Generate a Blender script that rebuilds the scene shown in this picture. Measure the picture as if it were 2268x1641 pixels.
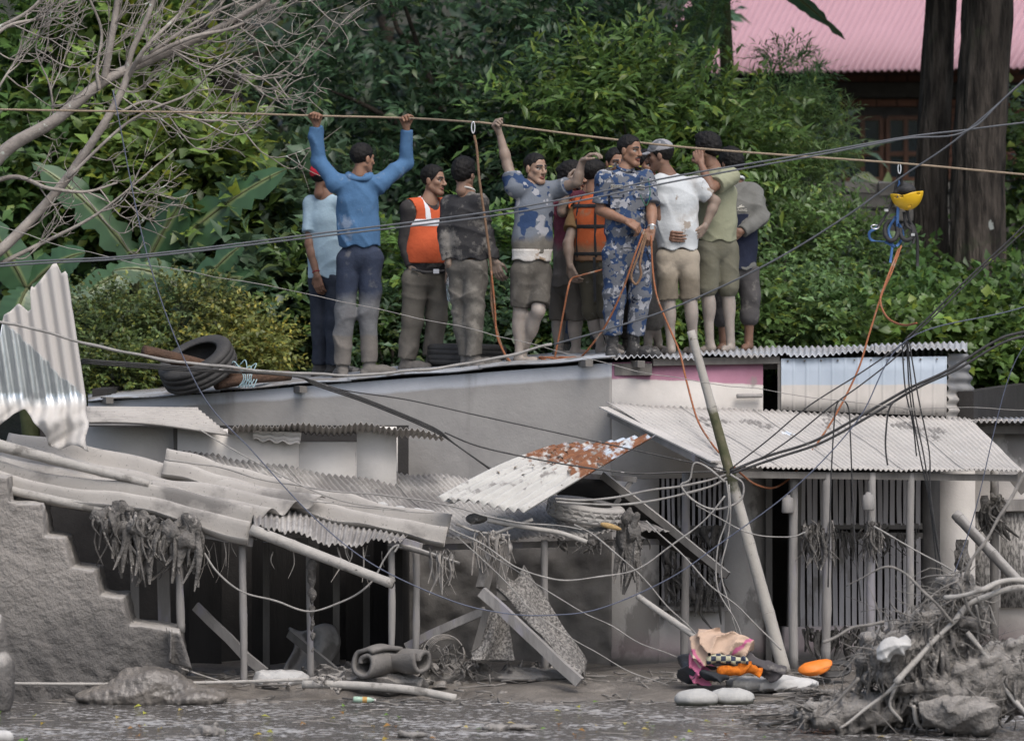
import bpy, math, random
import numpy as np
from mathutils import Vector, Matrix
for _o in list(bpy.data.objects): bpy.data.objects.remove(_o)
SC = bpy.context.scene
COL = SC.collection
R = math.radians
# ---------------------------------------------------------------- camera, sky, sun, exposure
F, CH, VH, CD = 11584.0, 3.0, 626.0, 40.0
cam_d = bpy.data.cameras.new('camera'); cam = bpy.data.objects.new('camera', cam_d); COL.objects.link(cam)
cam.location = (0, -CD, CH); cam.rotation_euler = (R(90), 0, 0)
cam_d.sensor_width = 36; cam_d.lens = 36*F/2268; cam_d.shift_y = -(820.5-VH)/2268
cam_d.clip_start = 1; cam_d.clip_end = 600
cam_d.dof.use_dof = True; cam_d.dof.focus_distance = 39.6; cam_d.dof.aperture_fstop = 2.5
SC.camera = cam
SUN_EL, SUN_AZ = 55.0, 152.0       # azimuth from +Y clockwise: front right of the houses
w = bpy.data.worlds.new('World'); SC.world = w; w.use_nodes = True
nt = w.node_tree; nt.nodes.clear()
sky = nt.nodes.new('ShaderNodeTexSky'); sky.sky_type = 'NISHITA'; sky.sun_disc = False
sky.sun_elevation = R(SUN_EL); sky.sun_rotation = R(SUN_AZ); sky.dust_density = 4; sky.air_density = 1.0
hs = nt.nodes.new('ShaderNodeHueSaturation'); hs.inputs['Saturation'].default_value = 0.85
bg = nt.nodes.new('ShaderNodeBackground'); bg.inputs['Strength'].default_value = 0.15
wo = nt.nodes.new('ShaderNodeOutputWorld')
nt.links.new(sky.outputs[0], hs.inputs['Color']); nt.links.new(hs.outputs[0], bg.inputs[0]); nt.links.new(bg.outputs[0], wo.inputs[0])
sd = bpy.data.lights.new('sun', 'SUN'); sd.energy = 1.3; sd.angle = R(34); sd.color = (1.0, 0.985, 0.97)
sun = bpy.data.objects.new('sun', sd); COL.objects.link(sun)
_az = R(SUN_AZ); _el = R(SUN_EL)
_dir = Vector((math.sin(_az)*math.cos(_el), math.cos(_az)*math.cos(_el), math.sin(_el)))
sun.rotation_euler = (-_dir).to_track_quat('-Z', 'Y').to_euler(); sun.location = (10, -20, 25)
SC.view_settings.view_transform = 'Standard'; SC.view_settings.look = 'None'
SC.view_settings.gamma = 1; SC.view_settings.use_curve_mapping = False
SC.view_settings.exposure = 0.6
SC.cycles.max_bounces = 6; SC.cycles.transparent_max_bounces = 6
# ---------------------------------------------------------------- helpers
rng = np.random.default_rng(11)
random.seed(5)
A = lambda *a: np.array(a, dtype=float)
def P(u, v, y):
    d = CD+y
    return A((u-1134)/F*d, y, CH-(v-VH)/F*d)
def unit(v):
    v = np.asarray(v, float); n = np.linalg.norm(v); return v/n if n > 1e-9 else v
def tag(o, label=None, cat=None, group=None, kind=None):
    if label: o['label'] = label
    if cat: o['category'] = cat
    if group: o['group'] = group
    if kind: o['kind'] = kind
    return o
def thing(name, label, cat, loc=(0, 0, 0), group=None):
    o = bpy.data.objects.new(name, None); COL.objects.link(o); o.location = tuple(loc)
    o.empty_display_size = .1
    return tag(o, label, cat, group)
def world_loc(o):
    p = np.zeros(3)
    while o is not None:
        p = p+np.array(o.location); o = o.parent
    return p
def obj(name, V, Fs, mat, parent=None, smooth=True, col=None, loc=None):
    """links one mesh object; V are world coordinates"""
    V = np.asarray(V, float).reshape(-1, 3)
    if parent is not None: V = V-world_loc(parent)
    off = None
    if parent is None:
        off = A(*loc) if loc is not None else A(V[:, 0].mean(), V[:, 1].mean(), V[:, 2].min())
        V = V-off
    me = bpy.data.meshes.new(name)
    if isinstance(Fs, np.ndarray):
        k = Fs.shape[1]; n = len(Fs)
        me.vertices.add(len(V)); me.vertices.foreach_set('co', V.astype(np.float32).ravel())
        me.loops.add(n*k); me.loops.foreach_set('vertex_index', Fs.astype(np.int32).ravel())
        me.polygons.add(n); me.polygons.foreach_set('loop_start', np.arange(0, n*k, k, dtype=np.int32))
        me.update(calc_edges=True)
    else:
        me.from_pydata([tuple(p) for p in V], [], [tuple(int(i) for i in f) for f in Fs])
    if smooth: me.polygons.foreach_set('use_smooth', np.ones(len(me.polygons), bool))
    if col is not None:
        ca = me.color_attributes.new('Col', 'FLOAT_COLOR', 'POINT')
        c4 = np.ones((len(V), 4), np.float32); c4[:, :3] = col; ca.data.foreach_set('color', c4.ravel())
    if mat is not None: me.materials.append(mat)
    me.validate()
    o = bpy.data.objects.new(name, me); COL.objects.link(o)
    if parent is not None: o.parent = parent
    else: o.location = tuple(off)
    return o
class MB:
    """collects shapes that belong to one part"""
    def __init__(s): s.V = []; s.F = []; s.n = 0
    def add(s, V, Fs):
        V = np.asarray(V, float).reshape(-1, 3)
        for f in Fs: s.F.append(tuple(int(i)+s.n for i in f))
        s.V.append(V); s.n += len(V); return s
    def build(s, name, mat, parent=None, smooth=False, loc=None):
        return obj(name, np.concatenate(s.V), s.F, mat, parent, smooth, loc=loc)
def box(c, sx, sy, sz, rz=0):
    V = A(*[(x, y, z) for z in (-1, 1) for y in (-1, 1) for x in (-1, 1)])*A(sx, sy, sz)/2
    if rz:
        ca, sa = math.cos(rz), math.sin(rz)
        V = np.stack([V[:, 0]*ca-V[:, 1]*sa, V[:, 0]*sa+V[:, 1]*ca, V[:, 2]], 1)
    return V+np.asarray(c), [(0, 2, 3, 1), (4, 5, 7, 6), (0, 1, 5, 4), (2, 6, 7, 3), (0, 4, 6, 2), (1, 3, 7, 5)]
def beam(p0, p1, w, h, up=(0, 0, 1), jit=0.0, seg=1):
    p0 = np.asarray(p0, float); p1 = np.asarray(p1, float); d = unit(p1-p0)
    up = np.asarray(up, float)
    if abs(d@unit(up)) > .97: up = A(0, 1, 0)
    sx = unit(np.cross(d, up)); uz = np.cross(sx, d)
    V = []; Fs = []
    for i in range(seg+1):
        c = p0+(p1-p0)*i/seg+(rng.normal(0, jit, 3) if jit else 0)
        for a, b in ((-1, -1), (1, -1), (1, 1), (-1, 1)): V.append(c+sx*a*w/2+uz*b*h/2)
    for i in range(seg):
        for k in range(4): Fs.append((i*4+k, i*4+(k+1) % 4, i*4+4+(k+1) % 4, i*4+4+k))
    Fs += [(3, 2, 1, 0), tuple(seg*4+k for k in range(4))]
    return np.array(V), Fs
def spline(pts, m=6):
    pts = np.asarray(pts, float)
    if len(pts) < 3: return np.array([pts[0]+(pts[-1]-pts[0])*t for t in np.linspace(0, 1, m+1)])
    e = np.vstack([2*pts[0]-pts[1], pts, 2*pts[-1]-pts[-2]]); out = []
    for i in range(len(pts)-1):
        p0, p1, p2, p3 = e[i:i+4]
        for t in np.arange(m)/m:
            out.append(.5*((2*p1)+(-p0+p2)*t+(2*p0-5*p1+4*p2-p3)*t*t+(-p0+3*p1-3*p2+p3)*t**3))
    out.append(pts[-1]); return np.array(out)
def tube(pts, r, n=6, cap=True):
    pts = np.asarray(pts, float); m = len(pts)
    r = np.broadcast_to(np.asarray(r, float), (m,)) if np.ndim(r) < 2 else r
    T = np.gradient(pts, axis=0); T /= np.maximum(np.linalg.norm(T, axis=1), 1e-9)[:, None]
    nrm = np.cross(T[0], (0, 0, 1) if abs(T[0][2]) < .9 else (1, 0, 0)); nrm = unit(nrm)
    V = []; a = np.arange(n)*2*math.pi/n
    for i in range(m):
        nrm = unit(nrm-T[i]*(nrm@T[i])); b = np.cross(T[i], nrm)
        V.append(pts[i]+r[i]*(np.cos(a)[:, None]*nrm+np.sin(a)[:, None]*b))
    Fs = [(i*n+k, i*n+(k+1) % n, i*n+n+(k+1) % n, i*n+n+k) for i in range(m-1) for k in range(n)]
    if cap: Fs += [tuple(range(n-1, -1, -1)), tuple((m-1)*n+k for k in range(n))]
    return np.concatenate(V), Fs
def radii(n, r0, r1): return np.linspace(r0, r1, n)
def grid_faces(ns, nt, off=0, flip=False):
    i, j = np.meshgrid(np.arange(ns-1), np.arange(nt-1), indexing='ij'); a = (i*nt+j).ravel()+off
    q = np.stack([a, a+nt, a+nt+1, a+1], 1)
    return q[:, ::-1] if flip else q
def sheet(name, G, mat, parent=None, th=.003, smooth=True, mask=None, **kw):
    """a grid of points (ns,nt,3) given thickness th"""
    ns, nt = G.shape[:2]
    ds = np.gradient(G, axis=0); dt = np.gradient(G, axis=1); N = np.cross(ds, dt)
    N /= np.maximum(np.linalg.norm(N, axis=2), 1e-9)[..., None]
    V = np.concatenate([(G+N*th/2).reshape(-1, 3), (G-N*th/2).reshape(-1, 3)]); n = ns*nt
    q = grid_faces(ns, nt)
    if mask is not None: q = q[mask.ravel()]
    ea = np.concatenate([np.stack([q[:, k], q[:, (k+1) % 4]], 1) for k in range(4)])
    key = {}
    for a, b in ea:
        key[(a, b)] = 1
    rim = [(b, a, a+n, b+n) for (a, b) in key if (b, a) not in key]
    Fs = np.concatenate([q, q[:, ::-1]+n, np.array(rim)])
    return obj(name, V, Fs, mat, parent, smooth, **kw)
def corr(TL, TR, BL, BR, waves, amp, nt=12, sp=6, f=None, ragged=0.0, skip=None):
    """corrugated grid: s runs TL->TR (across the waves), t runs down the sheet"""
    ns = waves*sp+1
    s = np.linspace(0, 1, ns)[:, None, None]; t = np.linspace(0, 1, nt)[None, :, None]
    T2 = t
    if ragged:
        step = np.repeat(rng.normal(0, ragged, waves+1), sp)[:ns][:, None, None]
        T2 = t*(1+step)
    G = (1-s)*(1-T2)*TL+s*(1-T2)*TR+(1-s)*T2*BL+s*T2*BR
    n = unit(np.cross(TR-TL, BL-TL)); n = n if n[2] > 0 or abs(n[2]) < 1e-3 and n[1] < 0 else -n
    G = G+n*(amp*np.sin(s*waves*2*math.pi+.4))
    if f is not None: G = G+f(s[..., 0]+0*t[..., 0], t[..., 0]+0*s[..., 0])
    return G
def vnoise(p, sc, seed=0):
    """cheap smooth noise from sines, roughly -1..1"""
    r = np.random.default_rng(seed); out = 0
    for k in range(5):
        d = r.normal(size=3); d /= np.linalg.norm(d); out = out+np.sin((p@d)*sc*(1+.35*k)+r.uniform(0, 6.28))*(.5/(1+.3*k))
    return out/1.2
# ---------------------------------------------------------------- implicit surfaces
def rc(a, b, r1, r2=None, k=.02, tag=0, flat=None, op=1, cut=None):
    return dict(t='rc', a=np.asarray(a, float), b=np.asarray(b, float), r1=r1, r2=r1 if r2 is None else r2, k=k, tag=tag, flat=flat, op=op, cut=cut)
def el(c, r, k=.02, tag=0, M=None, op=1):
    return dict(t='el', c=np.asarray(c, float), r=np.asarray(r, float), k=k, tag=tag, M=M, op=op)
def bounds(p):
    if p['t'] == 'rc':
        r = max(p['r1'], p['r2']); return np.minimum(p['a'], p['b'])-r, np.maximum(p['a'], p['b'])+r
    r = max(p['r']); return p['c']-r, p['c']+r
def pd(p, X):
    if p['t'] == 'rc':
        a, b = p['a'], p['b']; Y = X-a; d = b-a
        if p['flat'] is not None:
            n, q = p['flat']; Y = Y+(Y@n)[..., None]*n*(1/q-1); d = d+n*((d@n)*(1/q-1))
        L2 = max(d@d, 1e-9); h = np.clip((Y@d)/L2, 0, 1)
        D = np.linalg.norm(Y-h[..., None]*d, axis=-1)-(p['r1']+(p['r2']-p['r1'])*h)
        if p['cut'] is not None:
            L = math.sqrt(L2); D = np.maximum(D, (Y@d)/L-L*p['cut'])
        return D
    Y = X-p['c']
    if p['M'] is not None: Y = Y@p['M'].T
    q = Y/p['r']; k0 = np.linalg.norm(q, axis=-1); k1 = np.linalg.norm(q/p['r'], axis=-1)
    return k0*(k0-1)/np.maximum(k1, 1e-6)
def sdf(prims, h, disp=None, clip=None, pad=.02, cols=None):
    lo = np.min([bounds(p)[0] for p in prims if p['op'] > 0], axis=0)-pad; hi = np.max([bounds(p)[1] for p in prims if p['op'] > 0], axis=0)+pad
    n = np.ceil((hi-lo)/h).astype(int)+1
    ax = [lo[i]+np.arange(n[i])*h for i in range(3)]
    D = np.full(n, .2)
    for p in prims:
        m = p['k']+3*h+(.03 if p['flat' if 'flat' in p else 'k'] is not None else 0); b0, b1 = bounds(p)
        i0 = np.clip(np.floor((b0-m-lo)/h).astype(int), 0, n); i1 = np.clip(np.ceil((b1+m-lo)/h).astype(int)+1, 0, n)
        if np.any(i1 <= i0): continue
        sl = tuple(slice(a, b) for a, b in zip(i0, i1))
        X = np.stack(np.meshgrid(*[ax[i][sl[i]] for i in range(3)], indexing='ij'), -1)
        d = pd(p, X); O = D[sl]; k = max(p['k'], 1e-4)
        if p['op'] > 0:
            hh = np.clip(.5+.5*(O-d)/k, 0, 1); D[sl] = O+(d-O)*hh-k*hh*(1-hh)
        else:
            hh = np.clip(.5-.5*(O+d)/k, 0, 1); D[sl] = O+(-d-O)*hh+k*hh*(1-hh)
    if disp is not None or clip is not None:
        near = np.abs(D) < .08
        X = lo+np.argwhere(near)*h
        v = D[near]
        if disp is not None: v = v+disp(X)
        if clip is not None: v = np.maximum(v, clip(X))
        D[near] = v
        if clip is not None:
            ins = D <= -.08; X = lo+np.argwhere(ins)*h
            if len(X): D[ins] = np.maximum(D[ins], clip(X))
    V, Q = surfnets(D, lo, h)
    if cols is None: return V, Q
    best = np.full(len(V), 9.); t = np.zeros(len(V), int)
    for p in prims:
        if p['op'] < 0: continue
        d = pd(p, V)-p.get('pri', 0); w = d < best; best[w] = d[w]; t[w] = p['tag']
    return V, Q, np.asarray(cols)[t]
def surfnets(D, lo, h):
    S = D < 0; n = np.array(D.shape)
    c = np.zeros(n-1, np.int8)
    offs = [(i, j, k) for i in (0, 1) for j in (0, 1) for k in (0, 1)]
    for o in offs: c += S[o[0]:n[0]-1+o[0], o[1]:n[1]-1+o[1], o[2]:n[2]-1+o[2]]
    m = (c > 0) & (c < 8); idx = np.full(n-1, -1, np.int64); cells = np.argwhere(m); idx[m] = np.arange(len(cells))
    acc = np.zeros((len(cells), 3)); cnt = np.zeros(len(cells))
    for a in offs:
        for k in range(3):
            if a[k]: continue
            b = list(a); b[k] = 1
            da = D[cells[:, 0]+a[0], cells[:, 1]+a[1], cells[:, 2]+a[2]]; db = D[cells[:, 0]+b[0], cells[:, 1]+b[1], cells[:, 2]+b[2]]
            x = (da < 0) != (db < 0); t = np.where(x, da/np.where(x, da-db, 1), 0)
            p = np.tile(np.array(a, float), (len(cells), 1)); p[:, k] = t
            acc[x] += p[x]; cnt[x] += 1
    V = lo+(cells+acc/np.maximum(cnt, 1)[:, None])*h
    Q = []
    for k in range(3):
        a = [slice(1, -1)]*3; a[k] = slice(0, -1); b = list(a); b[k] = slice(1, None)
        s0 = S[tuple(a)]; s1 = S[tuple(b)]; e = np.argwhere(s0 != s1)
        if not len(e): continue
        o = np.array([1, 1, 1]); o[k] = 0; e = e+o
        i1, i2 = [(1, 2), (2, 0), (0, 1)][k]
        def cid(x, y):
            q = e.copy(); q[:, i1] += x; q[:, i2] += y; return idx[q[:, 0], q[:, 1], q[:, 2]]
        f = np.stack([cid(-1, -1), cid(0, -1), cid(0, 0), cid(-1, 0)], 1)
        fl = ~S[e[:, 0], e[:, 1], e[:, 2]]; f[fl] = f[fl][:, ::-1]
        Q.append(f)
    return V, np.concatenate(Q)
# ---------------------------------------------------------------- materials
MUD = (.30, .28, .255); WET = (.125, .115, .105); DRY = (.40, .38, .35)
def mat(name, c1, c2=None, sc=6.0, rough=.85, bump=.3, bsc=60.0, layers=(), spec=.3, metal=0.0, attr=False, stretch=(1, 1, 1), hard=None, sss=0, bdist=.01, obj_space=False, trans=0.0):
    def neu(c):
        if c is None or isinstance(c, float): return c
        return tuple(np.array(c)*.85+np.mean(c)*.15) if (c[0] >= c[1] >= c[2] and c[0]-c[2] < .3*c[0]) else c
    c1 = neu(c1); c2 = neu(c2); layers = [(neu(c), {**s_, **({'c2': neu(s_['c2'])} if 'c2' in s_ else {})}) for c, s_ in layers]
    m = bpy.data.materials.new(name); m.use_nodes = True; nt = m.node_tree; N = nt.nodes; L = nt.links
    N.clear(); out = N.new('ShaderNodeOutputMaterial'); pb = N.new('ShaderNodeBsdfPrincipled'); L.new(pb.outputs[0], out.inputs[0])
    geo = N.new('ShaderNodeNewGeometry'); pos = geo.outputs['Position']
    if obj_space: pos = N.new('ShaderNodeTexCoord').outputs['Object']
    def val(x, sock):
        if hasattr(x, 'links'): L.new(x, sock)
        else: sock.default_value = x
    def math_(op, a, b=0.0, clamp=False):
        n = N.new('ShaderNodeMath'); n.operation = op; n.use_clamp = clamp; val(a, n.inputs[0]); val(b, n.inputs[1]); return n.outputs[0]
    def noise(scale, detail=5, st=(1, 1, 1), rgh=.6):
        v = pos
        if st != (1, 1, 1):
            mp = N.new('ShaderNodeMapping'); mp.inputs['Scale'].default_value = st; L.new(pos, mp.inputs[0]); v = mp.outputs[0]
        n = N.new('ShaderNodeTexNoise'); n.inputs['Scale'].default_value = scale; n.inputs['Detail'].default_value = detail
        n.inputs['Roughness'].default_value = rgh; L.new(v, n.inputs['Vector']); return n.outputs[0]
    def ramp(x, a, b):
        n = N.new('ShaderNodeMapRange'); n.inputs['From Min'].default_value = a; n.inputs['From Max'].default_value = b; n.clamp = True
        L.new(x, n.inputs['Value']); return n.outputs[0]
    def mix(f, a, b):
        n = N.new('ShaderNodeMix'); n.data_type = 'RGBA'; val(f, n.inputs[0])
        for x, s in ((a, n.inputs[6]), (b, n.inputs[7])):
            if hasattr(x, 'links'): L.new(x, s)
            else: s.default_value = (*x, 1)
        return n.outputs[2]
    def mixf(f, a, b):
        n = N.new('ShaderNodeMix'); val(f, n.inputs[0]); val(a, n.inputs[2]); val(b, n.inputs[3]); return n.outputs[0]
    if attr:
        at = N.new('ShaderNodeAttribute'); at.attribute_name = 'Col'
        nv = ramp(noise(sc, 5, stretch), .3, .7)
        hsv = N.new('ShaderNodeHueSaturation'); L.new(at.outputs['Color'], hsv.inputs['Color'])
        L.new(mixf(nv, 1-(c1 if isinstance(c1, float) else .15), 1+(c1 if isinstance(c1, float) else .15)), hsv.inputs['Value'])
        base = hsv.outputs[0]
    else:
        c2 = c2 or tuple(x*.72 for x in c1)
        nv = noise(sc, 6, stretch)
        base = mix(ramp(nv, *(hard or (.32, .68))), c1, c2)
    rg = rough; me = metal
    for (c, s) in layers:
        k = s['type']
        if k == 'z':
            n = noise(s.get('sc', 4), 5, s.get('st', (1, 1, 1)))
            sep = N.new('ShaderNodeSeparateXYZ'); L.new(geo.outputs['Position'], sep.inputs[0])
            zz = sep.outputs[2]
            if 'slope' in s: zz = math_('SUBTRACT', zz, math_('MULTIPLY', sep.outputs[0], s['slope']))
            zz = math_('ADD', zz, math_('MULTIPLY', math_('SUBTRACT', n, .5), s.get('amp', .1)))
            f = ramp(zz, s['z']+s.get('soft', .02), s['z']-s.get('soft', .02))
            if s.get('above'): f = math_('SUBTRACT', 1.0, f)
        elif k == 'n':
            f = ramp(noise(s.get('sc', 3), s.get('det', 6), s.get('st', (1, 1, 1)), s.get('rgh', .6)), s['t'], s['t']+s.get('soft', .06))
        elif k == 'up':
            sep = N.new('ShaderNodeSeparateXYZ'); L.new(geo.outputs['Normal'], sep.inputs[0])
            z = math_('ADD', sep.outputs[2], math_('MULTIPLY', math_('SUBTRACT', noise(s.get('sc', 12)), .5), s.get('amp', .6)))
            f = ramp(z, s.get('t', .3), s.get('t', .3)+s.get('soft', .3))
        elif k == 'box':      # a region between two planes along an axis vector
            mp = N.new('ShaderNodeVectorMath'); mp.operation = 'DOT_PRODUCT'; L.new(geo.outputs['Position'], mp.inputs[0]); mp.inputs[1].default_value = s['ax']
            z = math_('ADD', mp.outputs['Value'], math_('MULTIPLY', math_('SUBTRACT', noise(s.get('sc', 8)), .5), s.get('amp', .1)))
            f = math_('MULTIPLY', ramp(z, s['lo'], s['lo']+s.get('soft', .02)), ramp(z, s['hi'], s['hi']-s.get('soft', .02)))
        if 'mul' in s: f = math_('MULTIPLY', f, s['mul'])
        if 'brk' in s: f = math_('MULTIPLY', f, ramp(noise(s.get('bsc', 10), 6), s['brk'], s['brk']+.1))
        base = mix(f, base, c if 'c2' not in s else mix(ramp(noise(s.get('csc', 9), 6), .35, .65), c, s['c2']))
        if 'rough' in s: rg = mixf(f, rg, s['rough'])
        if 'metal' in s: me = mixf(f, me, s['metal'])
    L.new(base, pb.inputs['Base Color']); val(rg, pb.inputs['Roughness']); val(me, pb.inputs['Metallic'])
    pb.inputs['Specular IOR Level'].default_value = spec
    if sss: pb.inputs['Subsurface Weight'].default_value = sss; pb.inputs['Subsurface Radius'].default_value = (.02, .008, .005); pb.inputs['Subsurface Scale'].default_value = .3
    if trans: pb.inputs['Transmission Weight'].default_value = trans
    if bump:
        b = N.new('ShaderNodeBump'); b.inputs['Strength'].default_value = bump; b.inputs['Distance'].default_value = bdist
        hb = math_('MULTIPLY_ADD', noise(bsc*.3, 4, stretch), 1.6); hb.node.inputs[2].default_value = 0; L.new(noise(bsc, 5, stretch), hb.node.inputs[2]); L.new(hb, b.inputs['Height']); L.new(b.outputs[0], pb.inputs['Normal'])
    return m
# ================================================================ setting
def Ye(u):            # depth of the house's roof edge / walls at photo column u
    return 1.6*(1355-u)/(1355-195) if u < 1355 else .7*(u-1355)/775
E0, E1, E2 = P(195, 887, Ye(195)), P(1355, 798, 0), P(2130, 779, Ye(2130))
def roof_z(x, y):
    a, b = (E0, E1) if x < E1[0] else (E1, E2)
    t = (x-a[0])/(b[0]-a[0]); ye = a[1]+(b[1]-a[1])*t; ze = a[2]+(b[2]-a[2])*t
    k = y-ye
    return ze+.020*min(k, 1.75)-.10*max(k-1.75, 0)
# --- terrain behind, mud bank, water
def terrain_z(x, y):
    z = .9+np.clip(y-3.5, 0, 8)*.13+np.clip(y-11.5, 0, 5.0)*.26+np.clip(y-24, 0, 100)*.35
    return z+.12*np.sin(x*1.3+y)+.1*np.sin(y*1.7-x*.6)+.05*np.sin(x*4.1)
m_soil = mat('forest_soil', (.035, .033, .024), (.015, .02, .010), sc=3, bump=.8, bsc=12, bdist=.05)
xs = np.linspace(-60, 60, 121); ys = np.concatenate([np.linspace(2.6, 20, 60), np.linspace(21, 160, 40)])
X, Y = np.meshgrid(xs, ys, indexing='ij'); G = np.stack([X, Y, terrain_z(X, Y)], -1); G[:, 0, 2] = -.55; G[:, 0, 1] -= .5
tag(obj('hillside', G.reshape(-1, 3), grid_faces(*X.shape), m_soil), kind='structure')
m_bank = mat('wet_mud_ground', (.175, .155, .133), (.095, .085, .075), sc=4, rough=.32, bump=.8, bsc=14, bdist=.03, spec=.5)
xs = np.linspace(-9, 9, 361); ys = np.linspace(-3.2, 5, 170); X, Y = np.meshgrid(xs, ys, indexing='ij')
Z = np.clip((Y+2.3+.14*np.sin(X*1.7)+.10*np.sin(X*4.3+1))*.28, -.25, .085)+.014*vnoise(np.stack([X, Y, 0*X], -1), 6, 9)+.012*vnoise(np.stack([X, Y, 0*X], -1), 14, 3)
tag(obj('mud_bank', np.stack([X, Y, Z], -1).reshape(-1, 3), grid_faces(*X.shape), m_bank), kind='structure')
# far ground under everything so that the flood and the hill meet beside the frame
xs = np.linspace(-80, 80, 33); ys = np.linspace(-90, 170, 53); X, Y = np.meshgrid(xs, ys, indexing='ij')
tag(obj('ground', np.stack([X, Y, 0*X-.6], -1).reshape(-1, 3), grid_faces(*X.shape), m_bank), kind='structure')
# unseen hill ring added behind the camera to block low sky light
m_far = mat('added_hill', (.045, .07, .03), (.025, .045, .02), sc=.3, bump=.6, bsc=2, bdist=.5)
an = np.linspace(R(150), R(390), 61); rr = np.array([95., 105, 120, 150, 190]); zz = np.array([-.5, 3, 6, 9, 11])
G = np.stack([np.stack([A(r_*math.cos(a), r_*math.sin(a)+20, z_+(2.5*math.sin(a*7)+1.5*math.sin(a*17+r_))*(z_ > 0)) for r_, z_ in zip(rr, zz)]) for a in an])
tag(obj('added_hill_ring', G.reshape(-1, 3), grid_faces(61, 5), m_far), kind='structure')
def water_mat():
    m = mat('flood_water', (.10, .093, .086), (.070, .066, .062), sc=1.2, rough=.09, bump=0, spec=.5)
    nt = m.node_tree; N = nt.nodes; L = nt.links; pb = [n for n in N if n.type == 'BSDF_PRINCIPLED'][0]
    geo = [n for n in N if n.type == 'NEW_GEOMETRY'][0]
    mp = N.new('ShaderNodeMapping'); mp.inputs['Scale'].default_value = (1.0, .45, 1); L.new(geo.outputs['Position'], mp.inputs[0])
    n1 = N.new('ShaderNodeTexNoise'); n1.inputs['Scale'].default_value = 6; n1.inputs['Detail'].default_value = 4; L.new(mp.outputs[0], n1.inputs['Vector'])
    n2 = N.new('ShaderNodeTexNoise'); n2.inputs['Scale'].default_value = 22; n2.inputs['Detail'].default_value = 3; L.new(mp.outputs[0], n2.inputs['Vector'])
    ad = N.new('ShaderNodeMath'); ad.operation = 'MULTIPLY_ADD'; L.new(n2.outputs[0], ad.inputs[0]); ad.inputs[1].default_value = .35; L.new(n1.outputs[0], ad.inputs[2])
    b = N.new('ShaderNodeBump'); b.inputs['Strength'].default_value = 1.0; b.inputs['Distance'].default_value = .085
    L.new(ad.outputs[0], b.inputs['Height']); L.new(b.outputs[0], pb.inputs['Normal'])
    # scum and silt films drifting on the water
    n3 = N.new('ShaderNodeTexNoise'); n3.inputs['Scale'].default_value = 26; n3.inputs['Detail'].default_value = 8; n3.inputs['Roughness'].default_value = .72
    mp2 = N.new('ShaderNodeMapping'); mp2.inputs['Scale'].default_value = (.55, .42, 1); L.new(geo.outputs['Position'], mp2.inputs[0]); L.new(mp2.outputs[0], n3.inputs['Vector'])
    n4 = N.new('ShaderNodeTexNoise'); n4.inputs['Scale'].default_value = 1.3; n4.inputs['Detail'].default_value = 4; L.new(geo.outputs['Position'], n4.inputs['Vector'])
    mm = N.new('ShaderNodeMath'); mm.operation = 'MULTIPLY_ADD'; L.new(n4.outputs[0], mm.inputs[0]); mm.inputs[1].default_value = .45; L.new(n3.outputs[0], mm.inputs[2])
    mr = N.new('ShaderNodeMapRange'); mr.inputs['From Min'].default_value = .745; mr.inputs['From Max'].default_value = .84; L.new(mm.outputs[0], mr.inputs['Value'])
    mx = N.new('ShaderNodeMix'); mx.data_type = 'RGBA'; L.new(mr.outputs[0], mx.inputs[0])
    old = pb.inputs['Base Color'].links[0].from_socket; L.new(old, mx.inputs[6]); mx.inputs[7].default_value = (.34, .33, .32, 1)
    L.new(mx.outputs[2], pb.inputs['Base Color'])
    mr2 = N.new('ShaderNodeMapRange'); mr2.inputs['To Min'].default_value = .10; mr2.inputs['To Max'].default_value = .7; L.new(mr.outputs[0], mr2.inputs['Value']); L.new(mr2.outputs[0], pb.inputs['Roughness'])
    return m
xs = np.linspace(-60, 60, 9); ys = np.linspace(-80, 3, 9); X, Y = np.meshgrid(xs, ys, indexing='ij')
tag(obj('flood_water', np.stack([X, Y, 0*X-.005], -1).reshape(-1, 3), grid_faces(*X.shape), water_mat()), kind='structure')

# ================================================================ the main house
ZB = -.35
house = thing('flooded_house', 'grey and pink plastered house with tin roof, half buried in mud', 'house', P(1355, 1495, 0))
m_wall_l = mat('grey_plaster_muddied', (.47, .485, .51), (.42, .43, .455), sc=5, bump=.3, bsc=60, bdist=.006,
    layers=[((.315, .30, .28), dict(type='z', z=2.22, slope=.075, amp=.06, soft=.012, sc=2.2, c2=(.27, .256, .24), csc=3)),
            ((.175, .165, .155), dict(type='n', t=.56, sc=3.2, soft=.12, st=(1, 1, .16), mul=.6)), ((.12, .112, .105), dict(type='z', z=1.15, amp=.9, soft=.10, sc=3.2, mul=.85, c2=(.085, .08, .076), csc=8))])
m_wall_p = mat('pink_plaster_muddied', (.33, .165, .225), (.28, .135, .185), sc=6, bump=.3, bsc=80, bdist=.006,
    layers=[((.52, .49, .455), dict(type='z', z=2.305, slope=-.048, amp=.05, soft=.006, sc=3, c2=(.44, .41, .38), csc=2.5)),
            ((.21, .195, .18), dict(type='n', t=.60, sc=1.7, soft=.03, st=(1, 1, .55), mul=.8)),
            ((.40, .22, .26), dict(type='z', z=.30, amp=.5, soft=.12, sc=2, mul=.35)),
            ((.16, .15, .14), dict(type='z', z=.16, amp=.25, soft=.05, sc=3))])
m_dark = mat('painted_shade', (.034, .031, .029), (.02, .018, .017), sc=4, bump=.3)  # shade of rooms and hollows put into the colour
m_wood = mat('muddy_timber', (.155, .145, .132), (.10, .092, .084), sc=9, bump=.5, bsc=50, bdist=.006, stretch=(1, 1, .3), layers=[((.27, .255, .235), dict(type='up', t=.35, amp=.8))])
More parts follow.
